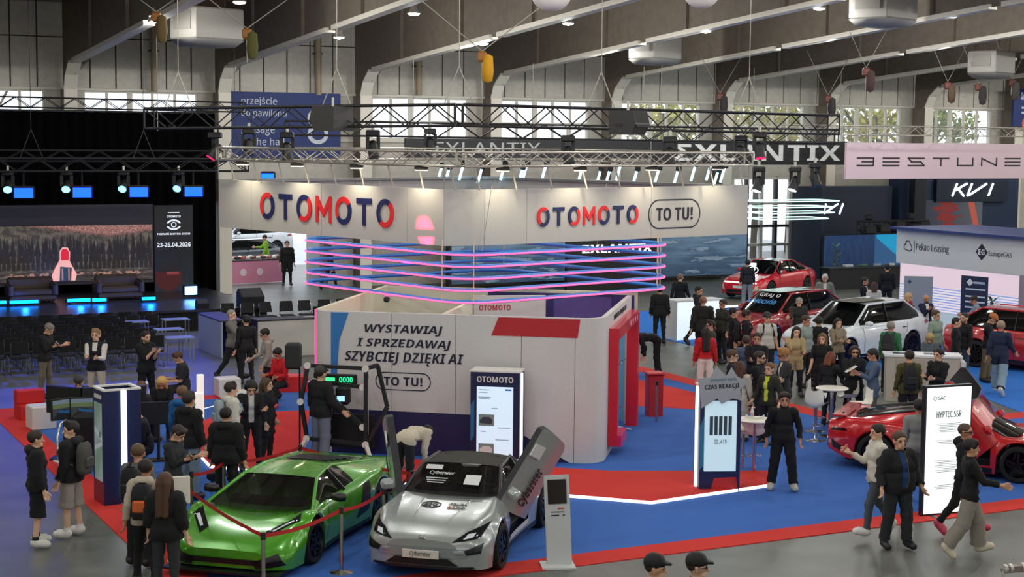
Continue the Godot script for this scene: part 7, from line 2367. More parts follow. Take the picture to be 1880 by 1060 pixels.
	make_car(r2, sc3, mat("b01420", 0.25, 0.1, 1.0), {"rim": "1a1a1c", "spokes": 8, "details": suv_details(lamp)})
	# ---- red sedan by the sea screen
	var ec := spec(4.945, [[0.0, 0.6, 0.64, 0.45, 0.55, 0.62, 0.64, 0.25], [0.15, 0.85, 0.88, 0.48, 0.74, 0.72, 0.74, 0.2], [0.5, 0.93, 0.96, 0.55, 0.82, 0.82, 0.84, 0.17], [1.0, 0.95, 0.98, 0.6, 0.84, 0.9, 0.93, 0.16], [1.6, 0.94, 0.975, 0.6, 0.84, 0.97, 0.99, 0.16], [2.5, 0.94, 0.975, 0.6, 0.84, 0.98, 0.97, 0.16], [3.9, 0.95, 0.985, 0.65, 0.84, 1.02, 1.02, 0.16], [4.6, 0.9, 0.93, 0.7, 0.76, 1.03, 1.05, 0.22], [4.945, 0.78, 0.82, 0.72, 0.68, 0.95, 0.98, 0.35]],
		[[0.92, 0.36, 0.86], [3.92, 0.36, 0.86]], 0.41, {"a": Vector3(1.45, 0.99, 0.76), "b": Vector3(2.2, 1.43, 0.6), "c": Vector3(3.2, 1.45, 0.58), "d": Vector3(4.5, 1.06, 0.62), "glass": [1.65, 4.1], "bpillar": 2.75, "seat_x": 2.5, "mirror": Vector3(1.8, 1.05, 0.86)})
	var es := car_at("sedan", "bright red sedan with white light bar and open door before the sea screen", ec, Vector3(10.31, 0.00, -63.55), Vector3(10.31, 0.00, -63.55) + Vector3(1.85, 0, -2.36), 1)
	make_car(es, ec, mat("c5122a", 0.25, 0.1, 1.0), {"roof": mat("c8ccd0", 0.1), "rim": "5a5c60", "spokes": 5, "details": [
		["light_bar", glow("fff0ec", 1.4), "front", [V2(-0.75, 0.66), V2(0.75, 0.66), V2(0.72, 0.71), V2(-0.72, 0.71)], false, 12],
		["front_duct", mat("c8b8a0", 0.4), "front", [V2(0.62, 0.36), V2(0.8, 0.4), V2(0.82, 0.58), V2(0.72, 0.58)], true],
		["grille", blk, "front", [V2(-0.55, 0.28), V2(0.55, 0.28), V2(0.55, 0.4), V2(-0.55, 0.4)], false, 8],
		["number_plate", mat("d0d2d4", 0.5), "front", [V2(-0.26, 0.46), V2(0.26, 0.46), V2(0.26, 0.56), V2(-0.26, 0.56)], false],
		["sill_trim", blk, "left", [V2(1.4, 0.17), V2(3.5, 0.17), V2(3.5, 0.24), V2(1.4, 0.24)], true, 8],
		["door_seam", mat("300810", 0.6), "left", [V2(1.62, 0.3), V2(1.635, 0.3), V2(1.635, 0.95), V2(1.62, 0.95)], true],
		["door_seam", mat("300810", 0.6), "left", [V2(2.75, 0.3), V2(2.765, 0.3), V2(2.765, 0.97), V2(2.75, 0.97)], true]]})
	var neo := MB.new()
	for i in 4:
		var pts := []
		for j in 9:
			var a := PI * j / 8.0
			pts.append(Vector3(-1.75 - 0.1 * cos(a), 0.95 + 0.36 * j / 8.0, 0.1 + (i - 1.5) * 0.16 * sin(a) + 0.1))
		neo.tube(pts, 0.012, 5)
	var lantern := thing("neon_lantern", "white neon lantern standing on the red sedan's bonnet", "neon light", es.position, es.rotation_degrees.y)
	part(lantern, "tube_light", neo.mesh(), glow("dffcff", 3.0))
	rod(lantern, "cap_light", Vector3(-1.75, 1.33, 0.2), Vector3(-1.75, 1.42, 0.2), 0.14, glow("eaffff", 3.0))
	rod(lantern, "base_light", Vector3(-1.75, 0.93, 0.2), Vector3(-1.75, 0.96, 0.2), 0.2, glow("eaffff", 2.0))
	# open front door of the sedan
	var dm := Node3D.new()
	dm.name = "open_door"
	es.add_child(dm)
	dm.transform = Transform3D(Basis(Vector3.UP, 0.9), Vector3(1.63 - ec.L * 0.5, 0, 0.95))
	part(dm, "door_panel", bevel_mesh(Vector3(1.1, 0.66, 0.09), 0.04), mat("c5122a", 0.25, 0.1, 1.0), at_wall(0.56, 0.63, 0))
	part(dm, "door_window_frame", bevel_mesh(Vector3(0.9, 0.04, 0.05), 0.015), blk, Transform3D(Basis(Vector3.BACK, -0.05), Vector3(0.62, 1.36, -0.12)))
	beam(dm, "window_post", Vector3(1.08, 0.95, 0), Vector3(1.04, 1.35, -0.12), 0.04, 0.05, blk)
	beam(dm, "window_post", Vector3(0.1, 0.95, 0), Vector3(0.3, 1.36, -0.12), 0.04, 0.05, blk)
	part(dm, "door_mirror", bevel_mesh(Vector3(0.14, 0.13, 0.22), 0.05), mat("d8dcde", 0.2, 0.0, 0.6), at_wall(0.12, 1.05, 0.16))
	# ---- vehicles in the yard
	var vc := suv_spec()
	var van := thing("van", "white van parked outside the open gate", "car", hp(6.2, -16.5, 0), HALL_TURN + 10.0)
	van.scale = Vector3(1.0, 1.2, 1.0)
	make_car(van, vc, mat("dfe2e4", 0.3, 0.0, 0.6), {"rim": "5a5c60", "spokes": 8, "seats": false, "details": suv_details(lamp)})
	var dc := suv_spec()
	var dk := thing("car", "grey car parked outside the gate before the white van", "car", hp(4.0, -10.5, 0), HALL_TURN + 5.0)
	dk.scale = Vector3(0.85, 0.85, 0.9)
	make_car(dk, dc, mat("3c444c", 0.25, 0.2, 1.0), {"rim": "5a5c60", "spokes": 8, "seats": false, "details": suv_details(lamp)})

# a scissor door: the side skin lifted from the body and swung up about its front hinge
func raised_door(t: Node3D, c: Car, s: int, paint: Material, x0: float, x1: float, y0: float, y1: float, lift: float, lean: float, yaw: float) -> void:
	var d := Node3D.new()
	d.name = "scissor_door"
	t.add_child(d, true)
	var hinge := Vector3(x0 + 0.05, y0 + 0.4, c.hw(x0 + 0.05, y0 + 0.4) * s)
	d.transform = Transform3D(Basis(Vector3.UP, -deg_to_rad(yaw) * s) * Basis(Vector3.RIGHT, deg_to_rad(lean) * s) * Basis(Vector3.BACK, deg_to_rad(lift)), hinge + Vector3(-c.L * 0.5, 0.06, 0.03 * s))
	var outer := []
	var inner := []
	for i in 9:
		var ro := []
		var ri := []
		for j in 11:
			var x := lerpf(x0, x1 + 0.12 * i / 8.0, j / 10.0)
			var y := lerpf(y0, y1, i / 8.0)
			if j == 10 and (i == 0 or i == 8):
				x -= 0.08
			var z := c.hw(x, clampf(y, 0.25, 0.88)) * s
			ro.append(Vector3(x, y, z) - hinge)
			ri.append(Vector3(x, y, z - 0.11 * s) - hinge)
		outer.append(ro)
		inner.append(ri)
	var m := MB.new()
	m.grid(outer, false, s < 0)
	part(d, "door_skin", m.mesh(), paint)
	var n := MB.new()
	n.grid(inner, false, s > 0)
	n.grid([outer[0], inner[0]])
	n.grid([outer[8], inner[8]])
	var e0 := []
	var e1 := []
	var f0 := []
	var f1 := []
	for i in 9:
		e0.append(outer[i][0])
		e1.append(inner[i][0])
		f0.append(outer[i][10])
		f1.append(inner[i][10])
	n.grid([e0, e1])
	n.grid([f0, f1])
	part(d, "door_lining", n.mesh(), mat("2c2c2f", 0.7))
	part(d, "door_mirror", bevel_mesh(Vector3(0.16, 0.13, 0.24), 0.05), paint, Transform3D(Basis.IDENTITY, Vector3(0.24, y1 - y0 - 0.46, 0.05 * s)))
	if t.name.begins_with("roadster"):
		var b := Basis(Vector3(s, 0, 0), Vector3.UP, Vector3(0, 0, s))
		lettering(d, "door_script", "Cyberster", 0.62, 0.2, Transform3D(b, Vector3(0.42, -0.12, 0.012 * s)), mat("2a2c30", 0.5), 0.0, "Droid Serif", 0.02, 0.3)
		part(d, "door_card", UBOX, mat("d0d0ce", 0.6), Transform3D(Basis.from_scale(Vector3(0.2, 0.24, 0.02)), Vector3(0.95, 0.14, 0.0)))

# ---------------------------------------------------------------- people
# one rest figure (facing +z, arms held a little out) meshed from tapered capsules, then posed by skinning
var rest_v := PackedVector3Array()
var rest_n := PackedVector3Array()
var rest_ix := PackedInt32Array()
var rest_w := []
var rest_b := []
var head_from := 0
var hand_from := 0
const BONES := ["pelvis", "chest", "head", "arm_l", "fore_l", "hand_l", "arm_r", "fore_r", "hand_r", "leg_l", "shin_l", "foot_l", "leg_r", "shin_r", "foot_r"]
const PARENT := [-1, 0, 1, 1, 3, 4, 1, 6, 7, 0, 9, 10, 0, 12, 13]
var joint := []
var tip := []

class Field:
	var lo: Vector3
	var cell: float
	var nx: int
	var ny: int
	var nz: int
	var f := PackedFloat32Array()
	func setup(a: Vector3, b: Vector3, c: float) -> void:
		lo = a
		cell = c
		nx = int((b.x - a.x) / c) + 2
		ny = int((b.y - a.y) / c) + 2
		nz = int((b.z - a.z) / c) + 2
		f.resize(nx * ny * nz)
		f.fill(1.0)
	# tapered capsule, joined by a smooth minimum; sz flattens it front to back
	func cap(a: Vector3, b: Vector3, ra: float, rb: float, k: float, sz := 1.0, carve := false) -> void:
		var m := maxf(ra, rb) + k + cell * 2.0
		var p0 := (a.min(b) - Vector3.ONE * m - lo) / cell
		var p1 := (a.max(b) + Vector3.ONE * m - lo) / cell
		var ab := b - a
		var l2 := maxf(ab.length_squared(), 1e-9)
		for z in range(maxi(int(p0.z), 0), mini(int(p1.z) + 1, nz)):
			for y in range(maxi(int(p0.y), 0), mini(int(p1.y) + 1, ny)):
				var row := (z * ny + y) * nx
				for x in range(maxi(int(p0.x), 0), mini(int(p1.x) + 1, nx)):
					var q := lo + Vector3(x, y, z) * cell - a
					var t := clampf(q.dot(ab) / l2, 0.0, 1.0)
					var e := q - ab * t
					e.z /= sz
					var d := e.length() - lerpf(ra, rb, t)
					var i := row + x
					var g := f[i]
					if carve:
						f[i] = maxf(g, -d)
					else:
						var h := maxf(k - absf(g - d), 0.0) / k
						f[i] = minf(g, d) - h * h * k * 0.25
	func net(v: PackedVector3Array, n: PackedVector3Array, ix: PackedInt32Array) -> Array:
		var id := PackedInt32Array()
		id.resize(nx * ny * nz)
		id.fill(-1)
		var sx := 1
		var sy := nx
		var szz := nx * ny
		for z in nz - 1:
			for y in ny - 1:
				for x in nx - 1:
					var i := (z * ny + y) * nx + x
					var c := [f[i], f[i + 1], f[i + sy], f[i + sy + 1], f[i + szz], f[i + szz + 1], f[i + szz + sy], f[i + szz + sy + 1]]
					var neg := 0
					for q in 8:
						if c[q] < 0.0:
							neg += 1
					if neg == 0 or neg == 8:
						continue
					var s := Vector3.ZERO
					var cnt := 0
					for e in [[0, 1], [2, 3], [4, 5], [6, 7], [0, 2], [1, 3], [4, 6], [5, 7], [0, 4], [1, 5], [2, 6], [3, 7]]:
						var a: float = c[e[0]]
						var b: float = c[e[1]]
						if (a < 0.0) != (b < 0.0):
							var t := a / (a - b)
							var p := Vector3(e[0] & 1, (e[0] >> 1) & 1, e[0] >> 2)
							var r := Vector3(e[1] & 1, (e[1] >> 1) & 1, e[1] >> 2)
							s += p.lerp(r, t)
							cnt += 1
					id[i] = v.size()
					v.append(lo + (Vector3(x, y, z) + s / cnt) * cell)
					n.append(Vector3(c[1] - c[0] + c[3] - c[2] + c[5] - c[4] + c[7] - c[6], c[2] - c[0] + c[3] - c[1] + c[6] - c[4] + c[7] - c[5], c[4] - c[0] + c[5] - c[1] + c[6] - c[2] + c[7] - c[3]).normalized())
		for z in range(1, nz - 1):
			for y in range(1, ny - 1):
				for x in range(1, nx - 1):
					var i := (z * ny + y) * nx + x
					var a := f[i] < 0.0
					for d in 3:
						var st: int = [sx, sy, szz][d]
						var b := f[i + st] < 0.0
						if a == b:
							continue
						var u: int = [sy, szz, sx][d]
						var w: int = [szz, sx, sy][d]
						var q := [id[i - u - w], id[i - w], id[i], id[i - u]]
						if q.has(-1):
							continue
						if a:
							ix.append_array([q[0], q[2], q[1], q[0], q[3], q[2]])
						else:
							ix.append_array([q[0], q[1], q[2], q[0], q[2], q[3]])
		return []

func make_rest() -> void:
	var aa := deg_to_rad(24.0)
	var down := Vector3(sin(aa), -cos(aa), 0)
	var J := {}
	for s in [1, -1]:
		var e := "l" if s > 0 else "r"
		var m := Vector3(s, 1, 1)
		J["sh" + e] = Vector3(0.18, 1.41, -0.01) * m
		J["el" + e] = J["sh" + e] + down * m * 0.29
		J["wr" + e] = J["el" + e] + (down * m + Vector3(0, 0, 0.12)).normalized() * 0.26
		J["ha" + e] = J["wr" + e] + (down * m + Vector3(0, 0, 0.12)).normalized() * 0.09
		J["hip" + e] = Vector3(0.095, 0.92, 0) * m
		J["kn" + e] = Vector3(0.105, 0.5, 0.01) * m
		J["an" + e] = Vector3(0.11, 0.085, -0.03) * m
		J["toe" + e] = Vector3(0.125, 0.035, 0.15) * m
	joint = [Vector3(0, 0.95, 0), Vector3(0, 1.08, 0), Vector3(0, 1.5, 0), J.shl, J.ell, J.wrl, J.shr, J.elr, J.wrr, J.hipl, J.knl, J.anl, J.hipr, J.knr, J.anr]
	tip = [Vector3(0, 1.02, 0), Vector3(0, 1.44, 0), Vector3(0, 1.68, 0.02), J.ell, J.wrl, J.wrl + (J.hal - J.wrl) * 2.0, J.elr, J.wrr, J.wrr + (J.har - J.wrr) * 2.0, J.knl, J.anl, J.toel, J.knr, J.anr, J.toer]
	# trunk and limbs
	var F := Field.new()
	F.setup(Vector3(-0.56, -0.04, -0.22), Vector3(0.56, 1.6, 0.26), 0.021)
	F.cap(Vector3(-0.075, 0.96, 0), Vector3(0.075, 0.96, 0), 0.115, 0.115, 0.05, 0.9)
	F.cap(Vector3(-0.06, 1.1, 0.01), Vector3(0.06, 1.1, 0.01), 0.11, 0.11, 0.06, 0.85)
	F.cap(Vector3(-0.09, 1.28, 0.005), Vector3(0.09, 1.28, 0.005), 0.115, 0.115, 0.06, 0.9)
	F.cap(Vector3(-0.12, 1.39, -0.01), Vector3(0.12, 1.39, -0.01), 0.075, 0.075, 0.06)
	F.cap(Vector3(0, 1.4, -0.01), Vector3(0, 1.56, 0.005), 0.062, 0.055, 0.05)
	for s in [1, -1]:
		var e := "l" if s > 0 else "r"
		F.cap(J["sh" + e], J["el" + e], 0.062, 0.047, 0.04)
		F.cap(J["el" + e], J["wr" + e], 0.046, 0.03, 0.02)
		F.cap(J["hip" + e], J["kn" + e], 0.095, 0.06, 0.03)
		F.cap(J["kn" + e], J["an" + e], 0.058, 0.04, 0.03)
		F.cap(J["an" + e] + Vector3(0, -0.02, -0.02), J["toe" + e], 0.045, 0.035, 0.03)
		F.cap(J["an" + e] + Vector3(0, -0.04, 0.02), J["toe" + e] + Vector3(0.01 * s, 0, 0), 0.045, 0.036, 0.03)
	F.net(rest_v, rest_n, rest_ix)
	# head with brow, nose, chin, ears
	head_from = rest_v.size()
	var H := Field.new()
	H.setup(Vector3(-0.13, 1.44, -0.14), Vector3(0.13, 1.78, 0.16), 0.0095)
	H.cap(Vector3(0, 1.655, -0.015), Vector3(0, 1.655, 0.01), 0.094, 0.09, 0.03)
	H.cap(Vector3(0, 1.6, 0.02), Vector3(0, 1.56, 0.045), 0.066, 0.048, 0.04)
	H.cap(Vector3(-0.02, 1.535, 0.065), Vector3(0.02, 1.535, 0.065), 0.026, 0.026, 0.03)
	H.cap(Vector3(0, 1.46, -0.01), Vector3(0, 1.56, 0.0), 0.06, 0.055, 0.03)
	H.cap(Vector3(0, 1.625, 0.098), Vector3(0, 1.59, 0.118), 0.011, 0.016, 0.015)
	H.cap(Vector3(-0.018, 1.556, 0.092), Vector3(0.018, 1.556, 0.092), 0.012, 0.012, 0.012)
	H.cap(Vector3(-0.045, 1.652, 0.075), Vector3(0.045, 1.652, 0.075), 0.02, 0.02, 0.02)
	for s in [1, -1]:
		H.cap(Vector3(0.093 * s, 1.635, -0.01), Vector3(0.09 * s, 1.59, -0.002), 0.016, 0.011, 0.01, 0.9)
		H.cap(Vector3(0.034 * s, 1.63, 0.1), Vector3(0.034 * s, 1.63, 0.1), 0.014, 0.014, 0.01, 1.0, true)
		H.cap(Vector3(0.034 * s, 1.63, 0.082), Vector3(0.034 * s, 1.63, 0.082), 0.0125, 0.0125, 0.004)
	H.net(rest_v, rest_n, rest_ix)
	# hands: palm, four fingers, thumb; gently curled
	hand_from = rest_v.size()
	for s in [1, -1]:
		var e := "l" if s > 0 else "r"
		var w: Vector3 = J["wr" + e]
		var dirv: Vector3 = (J["ha" + e] - w).normalized()
		var side := Vector3(0, 0, 1)
		var palm: Vector3 = dirv.cross(side).normalized() * -s
		var G := Field.new()
		G.setup(w + Vector3(-0.12, -0.22, -0.1), w + Vector3(0.12, 0.05, 0.12), 0.0078)
		G.cap(w - dirv * 0.02, w + dirv * 0.03, 0.026, 0.026, 0.02)
		for i in 3:
			var o := side * (-0.026 + 0.026 * i)
			G.cap(w + dirv * 0.025 + o * 0.7, w + dirv * 0.085 + o, 0.019, 0.016, 0.014)
		for i in 4:
			var o2 := side * (0.036 - 0.024 * i)
			var ln: float = [0.068, 0.078, 0.07, 0.055][i]
			var k0 := w + dirv * 0.09 + o2
			var k1: Vector3 = k0 + dirv * ln * 0.5 + palm * 0.012
			var k2: Vector3 = k1 + dirv * ln * 0.4 + palm * 0.026
			G.cap(k0, k1, 0.0105, 0.0098, 0.004)
			G.cap(k1, k2, 0.0098, 0.0085, 0.004)
		var t0 := w + dirv * 0.03 + side * 0.03
		var t1: Vector3 = t0 + dirv * 0.035 + side * 0.028 + palm * 0.01
		G.cap(t0, t1, 0.015, 0.012, 0.008)
		G.cap(t1, t1 + dirv * 0.035 + side * 0.008 + palm * 0.006, 0.012, 0.0095, 0.005)
		G.net(rest_v, rest_n, rest_ix)
	# skin weights
	for i in rest_v.size():
		var p := rest_v[i]
		var ids := []
		var ws := []
		if i >= hand_from:
			ids = [5 if p.x > 0 else 8]
			ws = [1.0]
		elif i >= head_from:
			var t := clampf((p.y - 1.47) / 0.06, 0, 1)
			ids = [2, 1]
			ws = [t, 1.0 - t]
		else:
			var best := []
			for b in 15:
				var sgn := 0
				if b in [3, 4, 5, 9, 10, 11]:
					sgn = 1
				elif b in [6, 7, 8, 12, 13, 14]:
					sgn = -1
				if sgn != 0 and p.x * sgn < -0.03:
					continue
				if b in [9, 10, 11, 12, 13, 14] and (p.y > 1.02 or absf(p.x) > 0.26):
					continue
				var a: Vector3 = joint[b]
				var c: Vector3 = tip[b]
				var q := Geometry3D.get_closest_point_to_segment(p, a, c)
				var d := q.distance_to(p)
				if b == 0 or b == 1:
					d = maxf(d - 0.07, 0.01)
				elif b in [3, 6]:
					d = maxf(d - 0.01, 0.01)
				elif b in [9, 12]:
					d = maxf(d - 0.03, 0.01)
				best.append([1.0 / pow(d + 0.012, 4), b])
			best.sort_custom(func(x, y): return x[0] > y[0])
			var sum := 0.0
			for k in mini(3, best.size()):
				sum += best[k][0]
			for k in mini(3, best.size()):
				ids.append(best[k][1])
				ws.append(best[k][0] / sum)
		rest_b.append(ids)
		rest_w.append(ws)

# which garment covers a point of the rest figure
func garment(p: Vector3, is_head: bool, is_hand: bool, o: Dictionary) -> String:
	if is_head or is_hand:
		return ""
	var arm := absf(p.x) > 0.2 and p.y < 1.45 and p.y > 0.75 and absf(p.x) > 0.2 + (1.38 - p.y) * 0.3
	if arm:
		var t: float = (1.41 - p.y) / (0.55 * cos(deg_to_rad(24.0)))
		if o.get("vest", false):
			return "shirt" if t < o.sleeve else ""
		return "top" if t < o.sleeve else ""
	if p.y > 1.475 - 0.02 * o.get("collar", 0.0):
		return "top" if p.y < 1.5 + 0.03 * o.get("collar", 0.0) else ""
	if p.y > o.hem:
		if o.get("open", false) and absf(p.x) < 0.052 and p.z > 0.02 and p.y > (1.3 if o.get("vest", false) else 0.95):
			return "shirt"
		return "top"
	if p.y < 0.1:
		return "shoe"
	if p.y > o.leg:
		return "bottom"
	if p.y < 0.16 and o.get("socks", false):
		return "sock"
	return ""

var cloth_cache := {}
func cloth_tris(o: Dictionary) -> Dictionary:
	var key := "%.2f|%.2f|%.2f|%s|%.1f|%s|%s" % [o.sleeve, o.hem, o.leg, o.get("open", false), o.get("collar", 0.0), o.get("socks", false), o.get("vest", false)]
	if cloth_cache.has(key):
		return cloth_cache[key]
	var out := {}
	for i in range(0, rest_ix.size(), 3):
		var a := rest_ix[i]
		if a >= head_from:
			break
		var c := (rest_v[a] + rest_v[rest_ix[i + 1]] + rest_v[rest_ix[i + 2]]) / 3.0
		var g := garment(c, false, false, o)
		if g == "shoe" or g == "sock":
			g += "_l" if c.x > 0 else "_r"
		if g != "":
			if not out.has(g):
				out[g] = PackedInt32Array()
			out[g].append_array([a, rest_ix[i + 1], rest_ix[i + 2]])
	cloth_cache[key] = out
	return out

func rot(x: float, y: float, z: float) -> Basis:
	return Basis(Vector3.UP, deg_to_rad(y)) * Basis(Vector3.RIGHT, deg_to_rad(x)) * Basis(Vector3.BACK, deg_to_rad(z))

# pose: hip/knee/shoulder/elbow angles in degrees; see POSES
func bone_frames(p: Dictionary) -> Array:
	var R := []
	R.resize(15)
	R.fill(Basis.IDENTITY)
	var g := func(k: String, d: Array) -> Array: return p.get(k, d)
	R[0] = rot(p.get("lean", 0.0), 0, 0)
	var sp: Array = g.call("spine", [0, 0, 0])
	R[1] = rot(sp[0], sp[1], sp[2])
	var hd: Array = g.call("head", [0, 0, 0])
	R[2] = rot(hd[0], hd[1], hd[2])
	for s in [1, -1]:
		var e := "l" if s > 0 else "r"
		var sh: Array = g.call("sh" + e, [0, -15, 0])
		var b := 3 if s > 0 else 6
		R[b] = rot(-sh[0], -sh[2] * s, sh[1] * s)
		R[b + 1] = rot(-float(p.get("el" + e, 12.0)), 0, 0)
		var wr: Array = g.call("wr" + e, [0, 0, 0])
		R[b + 2] = rot(-wr[0], wr[1] * s, wr[2] * s)
		var hp_: Array = g.call("hip" + e, [0, 0])
		var l := 9 if s > 0 else 12
		R[l] = rot(-hp_[0], 0, hp_[1] * s)
		R[l + 1] = rot(float(p.get("kn" + e, 0.0)), 0, 0)
		R[l + 2] = rot(float(p.get("an" + e, 0.0)), 0, 0)
	var W := []
	for b in 15:
		var j: Vector3 = joint[b]
		var loc := Transform3D(R[b], j - R[b] * j)
		W.append(loc if PARENT[b] < 0 else W[PARENT[b]] * loc)
	return W

const POSES := {
	"stand": {"hipl": [2, 2], "hipr": [-2, 2]},
	"relax": {"hipl": [8, 4], "knl": 10, "hipr": [-4, 3], "shl": [4, -14, 10], "ell": 18, "shr": [-4, -14, 10], "elr": 22},
	"walk": {"hipl": [19, 1], "knl": 8, "hipr": [-15, 1], "knr": 14, "anr": 10, "anl": -4, "shl": [-18, -14, 0], "ell": 18, "shr": [20, -14, 0], "elr": 26},
	"stride": {"hipl": [-18, 1], "knl": 18, "anl": 12, "hipr": [20, 1], "knr": 6, "shl": [20, -14, 0], "ell": 26, "shr": [-18, -14, 0], "elr": 18},
	"phone": {"hipl": [3, 3], "hipr": [-3, 3], "shl": [22, -16, 22], "ell": 96, "shr": [24, -16, 24], "elr": 100, "head": [26, 0, 0], "spine": [6, 0, 0]},
	"hands": {"hipl": [3, 4], "hipr": [-3, 4], "shl": [14, -14, 38], "ell": 84, "shr": [16, -14, 40], "elr": 88},
	"crossed": {"hipl": [3, 4], "hipr": [-3, 4], "shl": [24, -12, 52], "ell": 104, "shr": [26, -12, 58], "elr": 112},
	"pockets": {"hipl": [5, 4], "knl": 6, "hipr": [-3, 4], "shl": [-8, -6, 12], "ell": 34, "shr": [-8, -6, 12], "elr": 34},
	"behind": {"hipl": [3, 6], "hipr": [-2, 6], "shl": [-22, -14, 30], "ell": 30, "shr": [-22, -14, 30], "elr": 30},
	"call": {"hipl": [3, 3], "shr": [40, -8, 30], "elr": 138, "shl": [14, -14, 30], "ell": 80, "head": [4, 0, -8]},
	"reach": {"hipl": [8, 3], "hipr": [-8, 3], "shr": [48, -14, 8], "elr": 44, "shl": [6, -14, 6], "ell": 26, "spine": [6, 0, 0], "head": [8, 0, 0]},
	"bend": {"lean": 58, "hipl": [60, 3], "hipr": [54, 3], "spine": [32, 0, 0], "shl": [62, -14, 10], "ell": 22, "shr": [66, -14, 10], "elr": 22, "head": [12, 0, 0]},
	"sit": {"hipl": [86, 9], "knl": 84, "hipr": [84, 9], "knr": 82, "shl": [18, -14, 26], "ell": 78, "shr": [20, -14, 28], "elr": 80, "head": [18, 0, 0], "spine": [10, 0, 0]},
	"sitlean": {"hipl": [88, 12], "knl": 92, "hipr": [80, 8], "knr": 70, "shl": [34, -14, 16], "ell": 52, "shr": [34, -14, 16], "elr": 52, "spine": [26, 0, 0], "head": [4, 0, 0]},
	"tablet": {"hipl": [4, 4], "hipr": [-4, 4], "shl": [26, -14, 20], "ell": 84, "shr": [20, -14, 30], "elr": 92, "head": [14, 0, 0]},
}

func swing(pos: Dictionary, extra: Dictionary) -> Dictionary:
	var q := pos.duplicate()
	for k in extra:
		q[k] = extra[k]
	return q

